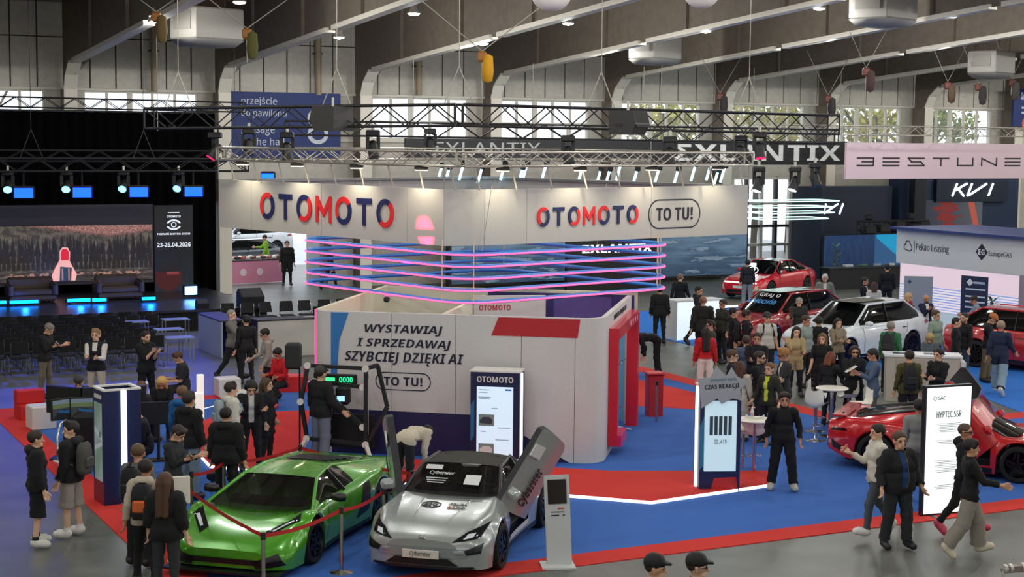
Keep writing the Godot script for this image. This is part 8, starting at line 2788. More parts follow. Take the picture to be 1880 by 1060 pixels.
var skins := ["c99878", "d3a383", "b98468", "dcb091"]
func person(d: Dictionary) -> Node3D:
	var p: Dictionary = swing(POSES[d.pose], d.get("px", {}))
	var t := thing("person", d.label, "person", Vector3(d.at[0], 0, d.at[1]), d.turn, d.get("group", ""))
	var W := bone_frames(p)
	var o := {"sleeve": 0.92, "hem": 0.86, "leg": 0.0, "collar": 0.0}
	for k in ["sleeve", "hem", "leg", "collar", "open", "socks", "vest"]:
		if d.has(k):
			o[k] = d[k]
	var girth: float = d.get("girth", 1.0)
	var female: bool = d.get("f", false)
	var nv := rest_v.size()
	var v := PackedVector3Array()
	var n := PackedVector3Array()
	v.resize(nv)
	n.resize(nv)
	for i in nv:
		var q := rest_v[i]
		var nn := rest_n[i]
		if i < head_from:
			if girth != 1.0 and q.y > 0.85 and q.y < 1.4 and absf(q.x) < 0.26:
				var b := (girth - 1.0) * sin(PI * (q.y - 0.85) / 0.55)
				q.z += nn.z * b * 0.22
				q.x += nn.x * b * 0.12
			if female and q.y > 0.9 and absf(q.x) < 0.24:
				q.x *= 0.9
				if q.z > 0.04 and q.y > 1.22 and q.y < 1.36:
					q.z += 0.025
		var ids: Array = rest_b[i]
		var ws: Array = rest_w[i]
		var a := Vector3.ZERO
		var m := Vector3.ZERO
		for k in ids.size():
			var x: Transform3D = W[ids[k]]
			a += (x * q) * ws[k]
			m += (x.basis * nn) * ws[k]
		v[i] = a
		n[i] = m.normalized()
	# rest on the ground, scaled to the wanted height
	var low := 1e9
	for i in range(0, head_from, 3):
		low = minf(low, v[i].y)
	var sc: float = d.h / 1.75
	var fy: float = d.get("y", 0.014) + 0.012
	for i in nv:
		v[i] = Vector3(v[i].x * sc, (v[i].y - low) * sc + fy, v[i].z * sc)
	var skin := Color(d.get("skin", skins[hash(d.label) % 4]))
	var col := PackedColorArray()
	col.resize(nv)
	var sl := skin.srgb_to_linear()
	col.fill(sl)
	var lip := Color("a5605a").srgb_to_linear()
	var eye := Color("2a2422").srgb_to_linear()
	var hairc := Color(d.hair[1]) if d.hair[1] != "" else Color("3a2c24")
	var brow := hairc.darkened(0.3).srgb_to_linear()
	for i in range(head_from, hand_from):
		var q := rest_v[i]
		if q.z > 0.06:
			if absf(q.y - 1.63) < 0.012 and absf(absf(q.x) - 0.034) < 0.016:
				col[i] = eye
			elif absf(q.y - 1.656) < 0.007 and absf(absf(q.x) - 0.036) < 0.024:
				col[i] = brow
			elif absf(q.y - 1.557) < 0.009 and absf(q.x) < 0.026:
				col[i] = lip.lerp(sl, 0.35)
		if d.get("beard", false) and q.z > 0.0 and q.y < 1.575 and q.y > 1.5 and not (absf(q.y - 1.557) < 0.008 and absf(q.x) < 0.024):
			col[i] = brow.lerp(sl, 0.25)
	var mb := MB.new()
	mb.v = v
	mb.n = n
	mb.c = col
	mb.ix = rest_ix
	part(t, "body", mb.mesh(), skin_mat())
	# garments: shells over the body
	var tri := cloth_tris(o)
	var names := {"top": d.get("top_name", "jacket"), "shirt": "shirt", "bottom": "shorts" if o.leg > 0.3 else d.get("bottom_name", "trousers"), "shoe_l": "shoe", "shoe_r": "shoe", "sock_l": "sock", "sock_r": "sock"}
	var hex := {"top": d.top, "shirt": d.get("shirt", "d8d4cc"), "bottom": d.bottom, "shoe_l": d.get("shoe", "1c1c1e"), "sock_l": d.get("sock", "e4e2dc"), "shoe_r": d.get("shoe", "1c1c1e"), "sock_r": d.get("sock", "e4e2dc")}
	var bag: float = d.get("bag", 0.0)
	for g in tri:
		var idx: PackedInt32Array = tri[g]
		var map := {}
		var q := MB.new()
		for k in idx.size():
			var i := idx[k]
			if not map.has(i):
				map[i] = q.v.size()
				var r := rest_v[i]
				var off := 0.009
				if g == "top":
					off = d.get("puff", 0.015)
					off += 0.007 * sin(r.y * 47.0 + r.x * 19.0) + 0.004 * sin(r.y * 83.0 - r.x * 31.0 + r.z * 40.0)
					if r.y < o.hem + 0.06 and absf(r.x) < 0.25:
						off += 0.012
				elif g == "bottom":
					off = 0.012 + bag * (0.014 + 0.05 * clampf((0.95 - r.y) / 0.8, 0, 1))
					off += 0.005 * sin(r.y * 38.0 + r.x * 30.0)
					if o.leg > 0.3:
						off += 0.05 * clampf((0.85 - r.y) / 0.4, 0, 1)
				elif g.begins_with("shoe"):
					off = 0.014
				elif g == "shirt":
					off = 0.012
				var fix := Vector3.ZERO
				if absf(r.x) < 0.3:
					if (g == "top" or g == "bottom") and absf(r.y - o.hem) < 0.021:
						fix.y = o.hem - r.y
					elif g == "bottom" and o.leg > 0.3 and absf(r.y - o.leg) < 0.021:
						fix.y = o.leg - r.y
					elif (g.begins_with("shoe") or g == "bottom") and absf(r.y - 0.1) < 0.021:
						fix.y = 0.1 - r.y
				if o.get("open", false) and (g == "top" or g == "shirt") and r.z > 0.02 and r.y > (1.32 if o.get("vest", false) else 0.97) and absf(absf(r.x) - 0.052) < 0.021:
					fix.x = (0.052 - absf(r.x)) * signf(r.x)
				if fix != Vector3.ZERO:
					fix = (W[rest_b[i][0]] as Transform3D).basis * fix * sc
				q.v.append(v[i] + n[i] * off + fix)
				q.n.append(n[i])
			q.ix.append(map[i])
		part(t, names[g], q.mesh(), cloth_mat(hex[g], g))
	# head things share the head's frame
	var hf := Transform3D(Basis.from_scale(Vector3.ONE * sc), Vector3(0, -low * sc + fy, 0)) * (W[2] as Transform3D)
	var cf := Transform3D(Basis.from_scale(Vector3.ONE * sc), Vector3(0, -low * sc + fy, 0)) * (W[1] as Transform3D)
	var style: String = d.hair[0]
	if style != "bald":
		part(t, "cap" if style == "cap" else ("beanie" if style == "beanie" else "hair"), hair_mesh(style), mat(d.hair[1], 0.7), hf)
		if style == "cap" and d.hair.size() > 2:
			part(t, "hair", hair_mesh("buzz"), mat(d.hair[2], 0.8), hf)
	if d.get("hood", false):
		part(t, "hood", hood_mesh(), cloth_mat(d.top, "top"), cf)
	if d.get("glasses", false):
		part(t, "glasses", glasses_mesh(), mat("17130f", 0.3), hf)
	if d.has("mask"):
		pass
	if d.has("backpack"):
		var b := thing("backpack", d.backpack[1], "backpack", t.position, d.turn)
		part(b, "pack", pack_mesh(), mat(d.backpack[0], 0.8), cf)
		part(b, "pocket", bevel_mesh(Vector3(0.22, 0.17, 0.06), 0.025), mat(d.backpack[2] if d.backpack.size() > 2 else d.backpack[0], 0.75), cf * Transform3D(Basis.IDENTITY, Vector3(0, 1.16, -0.31)))
		for s in [1, -1]:
			var sm := MB.new()
			sm.tube([Vector3(0.09 * s, 1.43, -0.14), Vector3(0.1 * s, 1.5, -0.04), Vector3(0.115 * s, 1.44, 0.1), Vector3(0.13 * s, 1.3, 0.155), Vector3(0.17 * s, 1.18, 0.08), Vector3(0.15 * s, 1.12, -0.12)], 0.024, 6, false, 0.012)
			part(b, "strap", sm.mesh(), mat(d.backpack[0], 0.8), cf)
	if d.has("hold"):
		var hb: int = 5 if d.hold[0] == "l" else 8
		var wf := Transform3D(Basis.from_scale(Vector3.ONE * sc), Vector3(0, -low * sc + fy, 0)) * (W[hb] as Transform3D)
		var hp0: Vector3 = t.transform * (wf * (joint[hb].lerp(tip[hb], 0.62) + Vector3(0, 0, 0.03)))
		var it := thing(d.hold[1], d.hold[2], d.hold[1].replace("_", " "), hp0, d.turn)
		it.rotation_degrees.x = d.hold[5] if d.hold.size() > 5 else -40.0
		part(it, "case", bevel_mesh(d.hold[3], minf(d.hold[3].x, minf(d.hold[3].y, d.hold[3].z)) * 0.3), mat(d.hold[4], 0.4))
	return t

func skin_mat() -> StandardMaterial3D:
	if not mats.has("skin"):
		var m := StandardMaterial3D.new()
		m.vertex_color_use_as_albedo = true
		m.roughness = 0.55
		mats["skin"] = m
	return mats["skin"]

func cloth_mat(hex: String, g: String) -> StandardMaterial3D:
	var m := mat(hex, 0.45 if g.begins_with("shoe") else 0.88)
	return m

func pack_mesh() -> Mesh:
	if not mats.has("pack"):
		var m := MB.new()
		var rows := []
		for q in [[0.96, 0.1, 0.05], [0.97, 0.26, 0.14], [1.05, 0.3, 0.17], [1.3, 0.3, 0.17], [1.42, 0.25, 0.14], [1.47, 0.12, 0.07]]:
			var row := []
			for c in rrect(q[1], q[2], q[2] * 0.42, 4):
				row.append(Vector3(c.x, q[0], -c.y - 0.22))
			rows.append(row)
		m.grid(rows, true)
		mats["pack"] = m.mesh()
	return mats["pack"]

func hood_mesh() -> Mesh:
	if not mats.has("hoodm"):
		var F := Field.new()
		F.setup(Vector3(-0.2, 1.34, -0.24), Vector3(0.2, 1.62, 0.12), 0.014)
		F.cap(Vector3(-0.07, 1.47, -0.1), Vector3(0.07, 1.47, -0.1), 0.07, 0.07, 0.04)
		for s in [1, -1]:
			F.cap(Vector3(0.075 * s, 1.49, -0.08), Vector3(0.045 * s, 1.44, 0.075), 0.045, 0.026, 0.03)
		mats["hoodm"] = netted(F)
	return mats["hoodm"]

func netted(F: Field) -> Mesh:
	var m := MB.new()
	F.net(m.v, m.n, m.ix)
	return m.mesh()

func glasses_mesh() -> Mesh:
	if not mats.has("glass_m"):
		var m := MB.new()
		for s in [1, -1]:
			m.box(Vector3(0.036 * s, 1.63, 0.108), Vector3(0.052, 0.032, 0.008))
			m.tube([Vector3(0.062 * s, 1.636, 0.105), Vector3(0.098 * s, 1.636, 0.05), Vector3(0.1 * s, 1.63, -0.03)], 0.005, 4)
		m.box(Vector3(0, 1.636, 0.112), Vector3(0.024, 0.006, 0.006))
		mats["glass_m"] = m.mesh()
	return mats["glass_m"]

func hair_mesh(style: String) -> Mesh:
	var key := "hair_" + style
	if mats.has(key):
		return mats[key]
	var F := Field.new()
	F.setup(Vector3(-0.2, 1.02, -0.24), Vector3(0.2, 1.86, 0.24), 0.0125)
	var up := 0.0
	match style:
		"short", "crop", "fringe", "bun", "long", "bob", "curly":
			F.cap(Vector3(0, 1.672, -0.03), Vector3(0, 1.675, 0.012), 0.103, 0.097, 0.02)
			if style == "short":
				F.cap(Vector3(-0.045, 1.75, 0.04), Vector3(0.045, 1.75, 0.045), 0.034, 0.034, 0.03)
			if style == "fringe":
				F.cap(Vector3(-0.06, 1.72, 0.065), Vector3(0.06, 1.72, 0.065), 0.036, 0.036, 0.03)
				F.cap(Vector3(-0.085, 1.66, 0.02), Vector3(0.085, 1.66, 0.02), 0.03, 0.03, 0.02)
			if style == "curly":
				for i in 14:
					var a := TAU * i / 14.0
					F.cap(Vector3(cos(a) * 0.09, 1.64 + 0.05 * sin(i * 2.3), sin(a) * 0.08 - 0.03), Vector3(cos(a) * 0.1, 1.6, sin(a) * 0.06 - 0.04), 0.04, 0.036, 0.02)
			if style == "bun":
				F.cap(Vector3(0, 1.7, -0.13), Vector3(0, 1.69, -0.14), 0.042, 0.04, 0.02)
			if style in ["long", "bob"]:
				var yb := 1.2 if style == "long" else 1.46
				for s in [1, -1]:
					F.cap(Vector3(0.085 * s, 1.66, -0.02), Vector3(0.1 * s, yb + 0.06, -0.03 if style == "bob" else 0.05), 0.04, 0.03, 0.03)
				F.cap(Vector3(-0.05, 1.62, -0.09), Vector3(-0.05, yb, -0.14), 0.055, 0.045, 0.04)
				F.cap(Vector3(0.05, 1.62, -0.09), Vector3(0.05, yb, -0.14), 0.055, 0.045, 0.04)
		"buzz":
			F.cap(Vector3(0, 1.664, -0.022), Vector3(0, 1.668, 0.008), 0.098, 0.093, 0.02)
		"beanie":
			F.cap(Vector3(0, 1.69, -0.022), Vector3(0, 1.7, 0.008), 0.108, 0.102, 0.02)
		"cap":
			F.cap(Vector3(0, 1.69, -0.02), Vector3(0, 1.69, 0.01), 0.107, 0.103, 0.02)
			F.cap(Vector3(-0.045, 1.69, 0.11), Vector3(0.045, 1.69, 0.11), 0.012, 0.012, 0.02)
			for i in 4:
				F.cap(Vector3(-0.05 + 0.01 * i, 1.69 - 0.004 * i, 0.1 + 0.022 * i), Vector3(0.05 - 0.01 * i, 1.69 - 0.004 * i, 0.1 + 0.022 * i), 0.016, 0.014, 0.012)
	# leave the face and neck free
	if style in ["cap", "beanie"]:
		F.cap(Vector3(-0.2, 1.57, 0.0), Vector3(0.2, 1.57, 0.0), 0.088, 0.088, 0.01, 3.0, true)
	elif style == "buzz":
		F.cap(Vector3(0, 1.6, 0.13), Vector3(0, 1.52, 0.1), 0.118, 0.13, 0.01, 1.0, true)
		F.cap(Vector3(0, 1.5, -0.05), Vector3(0, 1.45, -0.05), 0.09, 0.09, 0.01, 1.4, true)
	else:
		var r := 0.1 if style != "fringe" else 0.092
		F.cap(Vector3(0, 1.608, 0.125), Vector3(0, 1.5, 0.12), r, 0.12, 0.01, 1.0, true)
		if style in ["short", "crop", "fringe", "bun"]:
			F.cap(Vector3(-0.1, 1.52, 0.03), Vector3(0.1, 1.52, 0.03), 0.085, 0.085, 0.01, 1.0, true)
			F.cap(Vector3(0, 1.5, -0.06), Vector3(0, 1.44, -0.06), 0.085, 0.085, 0.01, 1.2, true)
	mats[key] = netted(F)
	return mats[key]

func build_people() -> void:
	make_rest()
	for d in PEOPLE:
		person(d)

var PEOPLE := [
	{"at": [-7.24, -24.18], "turn": 115, "pose": "stand", "top": "0d0d10", "bottom": "0f0f12", "hair": ["crop", "2b1f17"], "label": "person in black hoodie and black shorts with white trainers on the grey floor", "h": 1.76, "hood": true, "leg": 0.47, "shoe": "d8d6ce", "socks": true, "sock": "1a1a1a", "puff": 0.04, "top_name": "hoodie"},
	{"at": [-6.87, -24.77], "turn": -105, "pose": "stand", "top": "101014", "bottom": "9a948c", "hair": ["short", "1e1612"], "label": "person in black hoodie and grey shorts with long white socks and grey backpack", "h": 1.8, "hood": true, "leg": 0.47, "shoe": "e0ddd6", "socks": true, "backpack": ["4a4845", "grey backpack worn by the person in grey shorts"], "puff": 0.035, "top_name": "hoodie", "px": {"head": [0, 40, 0]}},
	{"at": [-5.43, -23.08], "turn": 165, "pose": "stand", "top": "5c5f60", "bottom": "15151a", "hair": ["crop", "5a4630"], "label": "person in grey sweater with a black backpack in front of the screen totem", "h": 1.78, "backpack": ["131316", "black backpack worn by the person in grey sweater"], "top_name": "sweater", "px": {"head": [14, 20, 0]}},
	{"at": [-5.07, -22.01], "turn": 178, "pose": "walk", "top": "b5aa98", "bottom": "0d0d0f", "hair": ["crop", "20160f"], "label": "person in beige hoodie with an orange and black backpack", "h": 1.76, "hood": true, "backpack": ["17171a", "orange and black backpack worn by the person in beige hoodie", "d0642c"], "top_name": "hoodie", "px": {"hipl": [8, 3], "hipr": [-8, 3], "knr": 6, "anr": 4}},
	{"at": [-4.65, -21.32], "turn": 172, "pose": "stand", "top": "0e0e10", "bottom": "2a2c30", "hair": ["long", "4a2f1c"], "label": "person with long wavy brown hair in a black top", "h": 1.74, "f": true, "puff": 0.045, "sleeve": 0.75, "top_name": "shirt"},
	{"at": [-5.36, -25.1], "turn": 75, "pose": "phone", "top": "26272b", "bottom": "17171a", "hair": ["fringe", "2c2018"], "label": "person with brown fringe in a dark grey jacket looking down at a phone", "h": 1.72, "hold": ["r", "phone", "black phone held by the person with the brown fringe", Vector3(0.075, 0.15, 0.01), "0c0c0e"]},
	{"at": [-5.57, -27.49], "turn": 150, "pose": "stand", "top": "0c0c0e", "bottom": "6d7c88", "hair": ["short", "2a1d14"], "label": "person in black hooded jacket and pale blue jeans in the queue", "h": 1.84, "hood": true, "bag": 0.5, "puff": 0.035},
	{"at": [-5.92, -28.64], "turn": 160, "pose": "stand", "top": "1d5f98", "bottom": "22242a", "hair": ["buzz", "6a4c34"], "label": "person with shaved hair in a bright blue hooded jacket", "h": 1.78, "hood": true},
	{"at": [-6.69, -29.21], "turn": -75, "pose": "sit", "top": "151a26", "bottom": "101014", "hair": ["crop", "4a3626"], "label": "person in navy sweatshirt sitting bent over a phone beside the totem", "h": 1.76, "top_name": "sweatshirt", "px": {"head": [40, 0, 0], "spine": [18, 0, 0]}, "hold": ["r", "phone", "phone held by the person in navy sweatshirt", Vector3(0.075, 0.15, 0.01), "d04a5a"]},
	{"at": [-7.26, -33.11], "turn": 5, "pose": "sit", "top": "131316", "bottom": "17171b", "hair": ["long", "c9a45c"], "label": "blonde person in black top sitting with a phone among the simulators", "h": 1.68, "f": true, "hold": ["r", "phone", "pink phone held by the seated blonde person", Vector3(0.075, 0.15, 0.01), "b06a80"], "px": {"head": [24, 0, 0]}},
	{"at": [-7.45, -36.27], "turn": -70, "pose": "sit", "top": "26272a", "bottom": "14161c", "hair": ["short", "4a3020"], "label": "person in dark grey t-shirt sitting on the white folding stool", "h": 1.78, "sleeve": 0.42, "top_name": "t_shirt", "puff": 0.035},
	{"at": [-8.35, -36.42], "turn": 50, "pose": "crossed", "top": "0d0d10", "bottom": "0f0f12", "hair": ["crop", "1c130e"], "label": "bearded person dressed in black with crossed arms before the audience chairs", "h": 1.8, "beard": true, "sleeve": 0.6, "top_name": "t_shirt", "puff": 0.03},
	{"at": [-9.49, -36.42], "turn": -3, "pose": "hands", "top": "14161b", "bottom": "b9ad94", "hair": ["short", "8a6a48"], "label": "person in black vest over white shirt and beige trousers", "h": 1.84, "top_name": "vest", "vest": true, "open": true, "shirt": "d8d4ca"},
	{"at": [-11.15, -38.09], "turn": 78, "pose": "phone", "top": "131315", "bottom": "6a6456", "hair": ["crop", "7a7068"], "label": "grey haired person in black jacket and olive trousers reading a phone near the chairs", "h": 1.78, "hold": ["r", "phone", "black phone held by the grey haired person", Vector3(0.08, 0.16, 0.01), "0c0c0e"]},
	{"at": [-7.55, -32.27], "turn": 170, "pose": "sit", "top": "2a2a2e", "bottom": "1a1a1e", "hair": ["long", "5a4028"], "label": "person with long brown hair sitting behind the monitor wall", "h": 1.66, "f": true},
	{"at": [-8.95, -33.0], "turn": 10, "pose": "sitlean", "top": "26262a", "bottom": "1a1a1e", "hair": ["beanie", "3a3836"], "label": "person in a dark knitted cap bent behind the monitor wall", "h": 1.74},
	{"at": [-5.05, -28.7], "turn": 115, "pose": "stand", "top": "c9c6b8", "bottom": "3a4250", "hair": ["short", "2a1e16"], "label": "person in white hoodie with a pale grey backpack in the queue", "h": 1.78, "hood": true, "y": 0.07, "backpack": ["98a4a8", "pale grey backpack worn by the person in white hoodie"], "top_name": "hoodie", "puff": 0.035},
	{"at": [-4.71, -26.26], "turn": 172, "pose": "stand", "top": "0b0b0d", "bottom": "0d0d10", "hair": ["buzz", "15110e"], "label": "person dressed in black hoodie with cropped black hair seen from behind", "h": 1.8, "hood": true, "puff": 0.045, "girth": 1.2, "top_name": "hoodie"},
	{"at": [-4.84, -29.55], "turn": 15, "pose": "phone", "top": "141417", "bottom": "121216", "hair": ["curly", "15110f"], "label": "person with curly black hair in black jacket looking at a phone", "h": 1.72, "open": true, "shirt": "c9c6c0", "y": 0.07, "hold": ["r", "phone", "blue phone held by the person with curly hair", Vector3(0.075, 0.15, 0.01), "2a4a7a"]},
	{"at": [-4.64, -30.22], "turn": 78, "pose": "stand", "top": "14161b", "bottom": "0f1014", "hair": ["long", "4a3622"], "label": "person with long straight brown hair in a long dark coat", "h": 1.63, "f": true, "hem": 0.6, "y": 0.07, "top_name": "coat", "puff": 0.03},
	{"at": [-3.63, -30.35], "turn": 140, "pose": "stand", "top": "141414", "bottom": "6e7684", "hair": ["cap", "33332a", "2a1e16"], "label": "person in black printed sweatshirt and wide jeans at the frame machine", "h": 1.84, "bag": 0.7, "y": 0.07, "puff": 0.04, "top_name": "sweatshirt", "px": {"shr": [8, -6, 0], "elr": 30}},
	{"at": [-5.75, -37.65], "turn": -72, "pose": "reach", "top": "9c9588", "bottom": "1a1a1e", "hair": ["crop", "17110d"], "label": "person in grey hoodie walking past the cream counter with sunglasses", "h": 1.74, "hood": true, "glasses": true, "top_name": "hoodie", "px": {"shr": [24, -14, 8], "elr": 40, "hipl": [14, 2], "hipr": [-12, 2], "knr": 12}, "hold": ["r", "phone", "white phone held by the person in grey hoodie", Vector3(0.075, 0.15, 0.01), "e0e0dc"]},
	{"at": [-5.31, -36.85], "turn": -35, "pose": "sit", "top": "c01c24", "bottom": "17171a", "hair": ["crop", "15100d"], "label": "person in bright red jacket sitting on the red block", "h": 1.76, "shoe": "c03030", "y": 0.07},
	{"at": [-7.17, -40.85], "turn": 80, "pose": "walk", "top": "6c6c66", "bottom": "19191c", "hair": ["buzz", "8a8478"], "label": "grey haired person in grey sweater walking behind the pale counter", "h": 1.82, "top_name": "sweater", "px": {"shr": [46, -14, 0], "elr": 60}},
	{"at": [-6.71, -40.35], "turn": -150, "pose": "stand", "top": "121214", "bottom": "121214", "hair": ["short", "141110"], "label": "person dressed in black standing behind the cream counter", "h": 1.74},
	{"at": [-9.5, -67.6], "turn": 10, "pose": "stand", "top": "0e0e10", "bottom": "0e0e10", "hair": ["crop", "141110"], "label": "dark figure in a long coat standing before the bright gate", "h": 1.86, "hem": 0.55, "top_name": "coat", "puff": 0.04},
	{"at": [-7.51, -66.03], "turn": 120, "pose": "stride", "top": "131316", "bottom": "131316", "hair": ["crop", "141110"], "label": "dark figure walking past the bright gate behind the neon loops", "h": 1.8},
	{"at": [-11.17, -72.83], "turn": -80, "pose": "reach", "top": "7fae2a", "bottom": "2a3038", "hair": ["crop", "2a2018"], "label": "worker in a yellow green safety vest outside the gate", "h": 1.78, "top_name": "vest"},
	{"at": [-1.84, -27.76], "turn": 150, "pose": "bend", "top": "c4b9a4", "bottom": "1a1a1e", "hair": ["crop", "1c1510"], "label": "person in cream jacket bending behind the raised silver door", "h": 1.76, "y": 0.07},
	{"at": [5.59, -53.23], "turn": 165, "pose": "walk", "top": "0f0f11", "bottom": "121214", "hair": ["buzz", "7a5a48"], "label": "shaven person in a black coat and white shoes walking to the light desk", "h": 1.82, "shoe": "d8d6d0", "hem": 0.72, "top_name": "coat"},
	{"at": [4.56, -49.25], "turn": 175, "pose": "stand", "top": "17171b", "bottom": "17181c", "hair": ["crop", "1a1410"], "label": "person in dark jacket standing behind the booth portal", "h": 1.78, "puff": 0.04},
	{"at": [5.72, -49.0], "turn": 60, "pose": "walk", "top": "131316", "bottom": "17171a", "hair": ["crop", "1b1410"], "label": "person in black hoodie striding beside the light desk", "h": 1.78, "hood": true},
	{"at": [5.35, -44.73], "turn": 170, "pose": "walk", "top": "1f1e1d", "bottom": "121214", "hair": ["buzz", "8a6450"], "label": "broad shaven person in a dark leather jacket seen from behind", "h": 1.9, "girth": 1.2, "puff": 0.04},
	{"at": [5.94, -45.02], "turn": -55, "pose": "stand", "top": "35352e", "bottom": "17171a", "hair": ["crop", "2a2018"], "label": "person in dark olive bomber jacket looking aside", "h": 1.8},
	{"at": [4.99, -40.04], "turn": -80, "pose": "stand", "top": "3a342c", "bottom": "1c1c20", "hair": ["short", "1e1612"], "label": "person with glasses in a plaid shirt beside the red top", "h": 1.76, "glasses": true, "top_name": "shirt"},
	{"at": [4.75, -39.03], "turn": 177, "pose": "stand", "top": "b3161e", "bottom": "dcdad2", "hair": ["long", "17110f"], "label": "person with long dark hair in red top and white trousers", "h": 1.7, "f": true, "hem": 0.98, "bag": 0.3, "top_name": "blouse", "puff": 0.03},
	{"at": [3.85, -42.49], "turn": -92, "pose": "bend", "top": "0c0c0e", "bottom": "0d0d10", "hair": ["crop", "17110d"], "label": "person dressed in black bending over beside the red pedestal", "h": 1.8},
	{"at": [5.93, -42.71], "turn": 75, "pose": "stand", "top": "101013", "bottom": "131316", "hair": ["crop", "1a130e"], "label": "person in black hooded jacket before the dark red bonnet", "h": 1.8, "hood": true},
	{"at": [6.2, -42.19], "turn": 85, "pose": "stand", "top": "18181b", "bottom": "17171a", "hair": ["fringe", "231912"], "label": "person with brown fringe, black jacket and black backpack", "h": 1.8, "backpack": ["121214", "black backpack worn by the person with the brown fringe"]},
	{"at": [6.65, -41.57], "turn": 8, "pose": "stand", "top": "c4c2ba", "bottom": "1c1c20", "hair": ["cap", "17171a", "2a1e16"], "label": "person in white t-shirt and black cap with dark shoulder straps", "h": 1.8, "sleeve": 0.45, "backpack": ["131316", "black backpack worn by the person in white t-shirt"], "top_name": "t_shirt"},
	{"at": [5.52, -37.52], "turn": 172, "pose": "stand", "top": "4c586e", "bottom": "22242a", "hair": ["short", "3a281a"], "label": "person in blue grey sweater seen from behind in the crowd", "h": 1.68, "top_name": "sweater"},
	{"at": [5.67, -36.86], "turn": -12, "pose": "hands", "top": "131316", "bottom": "17171a", "hair": ["crop", "2a1c12"], "label": "broad person in black v-neck sweater in the crowd", "h": 1.84, "girth": 1.3, "top_name": "sweater"},
	{"at": [4.74, -34.14], "turn": 78, "pose": "hands", "top": "1b1c22", "bottom": "16171c", "hair": ["crop", "4a3826"], "label": "person with glasses in a dark suit with white collar", "h": 1.8, "glasses": true, "open": true},
	{"at": [5.27, -33.77], "turn": 58, "pose": "hands", "top": "131315", "bottom": "23252b", "hair": ["crop", "2a1d14"], "label": "bearded person with dark glasses in a black jumper", "h": 1.82, "glasses": true, "beard": true, "top_name": "jumper"},
	{"at": [4.76, -33.16], "turn": 165, "pose": "stand", "top": "bdb6a4", "bottom": "a8a294", "hair": ["bob", "4a2a1c"], "label": "person with brown bobbed hair in a cream cardigan", "h": 1.68, "f": true, "hem": 0.7, "bag": 0.5, "top_name": "cardigan"},
	{"at": [5.33, -32.89], "turn": -40, "pose": "pockets", "top": "2a2a22", "bottom": "141416", "hair": ["bun", "6a4a2c"], "label": "person with tied back hair in a dark jacket with a yellow lanyard", "h": 1.7, "f": true, "open": true, "shirt": "c8d048"},
	{"at": [5.84, -34.03], "turn": -82, "pose": "tablet", "top": "2f2f30", "bottom": "1b1c20", "hair": ["short", "9a6c3c"], "label": "fair haired person in a grey suit holding a white cup", "h": 1.86, "glasses": true, "open": true, "hold": ["r", "cup", "white cup held by the person in the grey suit", Vector3(0.07, 0.1, 0.07), "e6e4dc", 0.0]},
	{"at": [4.93, -28.66], "turn": -6, "pose": "behind", "top": "0c0c0e", "bottom": "0d0d10", "hair": ["fringe", "231a14"], "label": "person in black uniform with hands behind the back beside the star sign", "h": 1.76, "collar": 1.0, "shoe": "b8b2a6", "bag": 0.5, "top_name": "sweatshirt"},
	{"at": [6.99, -39.26], "turn": 0, "pose": "call", "top": "a8946c", "bottom": "141416", "hair": ["long", "120e0d"], "label": "person with long dark hair in a beige blazer holding a hand to the cheek", "h": 1.72, "f": true, "hem": 0.68, "top_name": "blazer"},
	{"at": [7.52, -40.82], "turn": 45, "pose": "stand", "top": "8b9492", "bottom": "1a1a1e", "hair": ["crop", "3a2a1c"], "label": "person in pale grey sweater before the white bonnet", "h": 1.82, "top_name": "sweater"},
	{"at": [8.02, -41.69], "turn": 160, "pose": "stand", "top": "17181b", "bottom": "17171b", "hair": ["crop", "2a2420"], "label": "person in black jacket with its back turned before the white bonnet", "h": 1.7},
	{"at": [7.41, -38.03], "turn": -22, "pose": "stand", "top": "101013", "bottom": "131316", "hair": ["long", "6a4a30"], "label": "person with long light brown hair in a black top beside the white wheel", "h": 1.7, "f": true, "top_name": "t_shirt", "sleeve": 0.5},
	{"at": [8.45, -41.34], "turn": 18, "pose": "hands", "top": "8a7c68", "bottom": "17171a", "hair": ["bob", "1f1815"], "label": "person in beige jacket with a black scarf before the white door", "h": 1.7, "f": true, "collar": 1.0},
	{"at": [6.98, -34.97], "turn": 140, "pose": "reach", "top": "141416", "bottom": "1c2430", "hair": ["bob", "6a341c"], "label": "red haired person in black jacket with a white cup at the high table", "h": 1.65, "hold": ["r", "cup", "white paper cup held by the red haired person", Vector3(0.07, 0.11, 0.07), "dce4ec", 0.0]},
	{"at": [7.53, -34.97], "turn": -3, "pose": "hands", "top": "17171a", "bottom": "121214", "hair": ["curly", "1c1512"], "label": "long haired person with dark glasses in a black sweater", "h": 1.8, "glasses": true, "beard": true, "top_name": "sweater"},
	{"at": [7.86, -34.54], "turn": -88, "pose": "tablet", "top": "4c6076", "bottom": "5a5448", "hair": ["crop", "1f1814"], "label": "person in denim jacket holding a white leaflet", "h": 1.8, "hem": 0.74, "hold": ["r", "leaflet", "white printed leaflet held by the person in denim", Vector3(0.2, 0.28, 0.006), "e8e8e4", -60.0]},
	{"at": [9.49, -39.94], "turn": 150, "pose": "stand", "top": "2f6a44", "bottom": "121214", "hair": ["buzz", "8a8478"], "label": "older person in green jacket with a dark grey backpack", "h": 1.8, "backpack": ["232224", "dark grey backpack worn by the person in green"], "girth": 1.2, "bag": 0.4},
	{"at": [8.57, -34.32], "turn": 178, "pose": "stand", "top": "4a4420", "bottom": "15151a", "hair": ["crop", "2a1e16"], "label": "person in olive shirt with a large black backpack", "h": 1.8, "backpack": ["1a1a1c", "large black backpack worn by the person in olive"], "bag": 0.3},
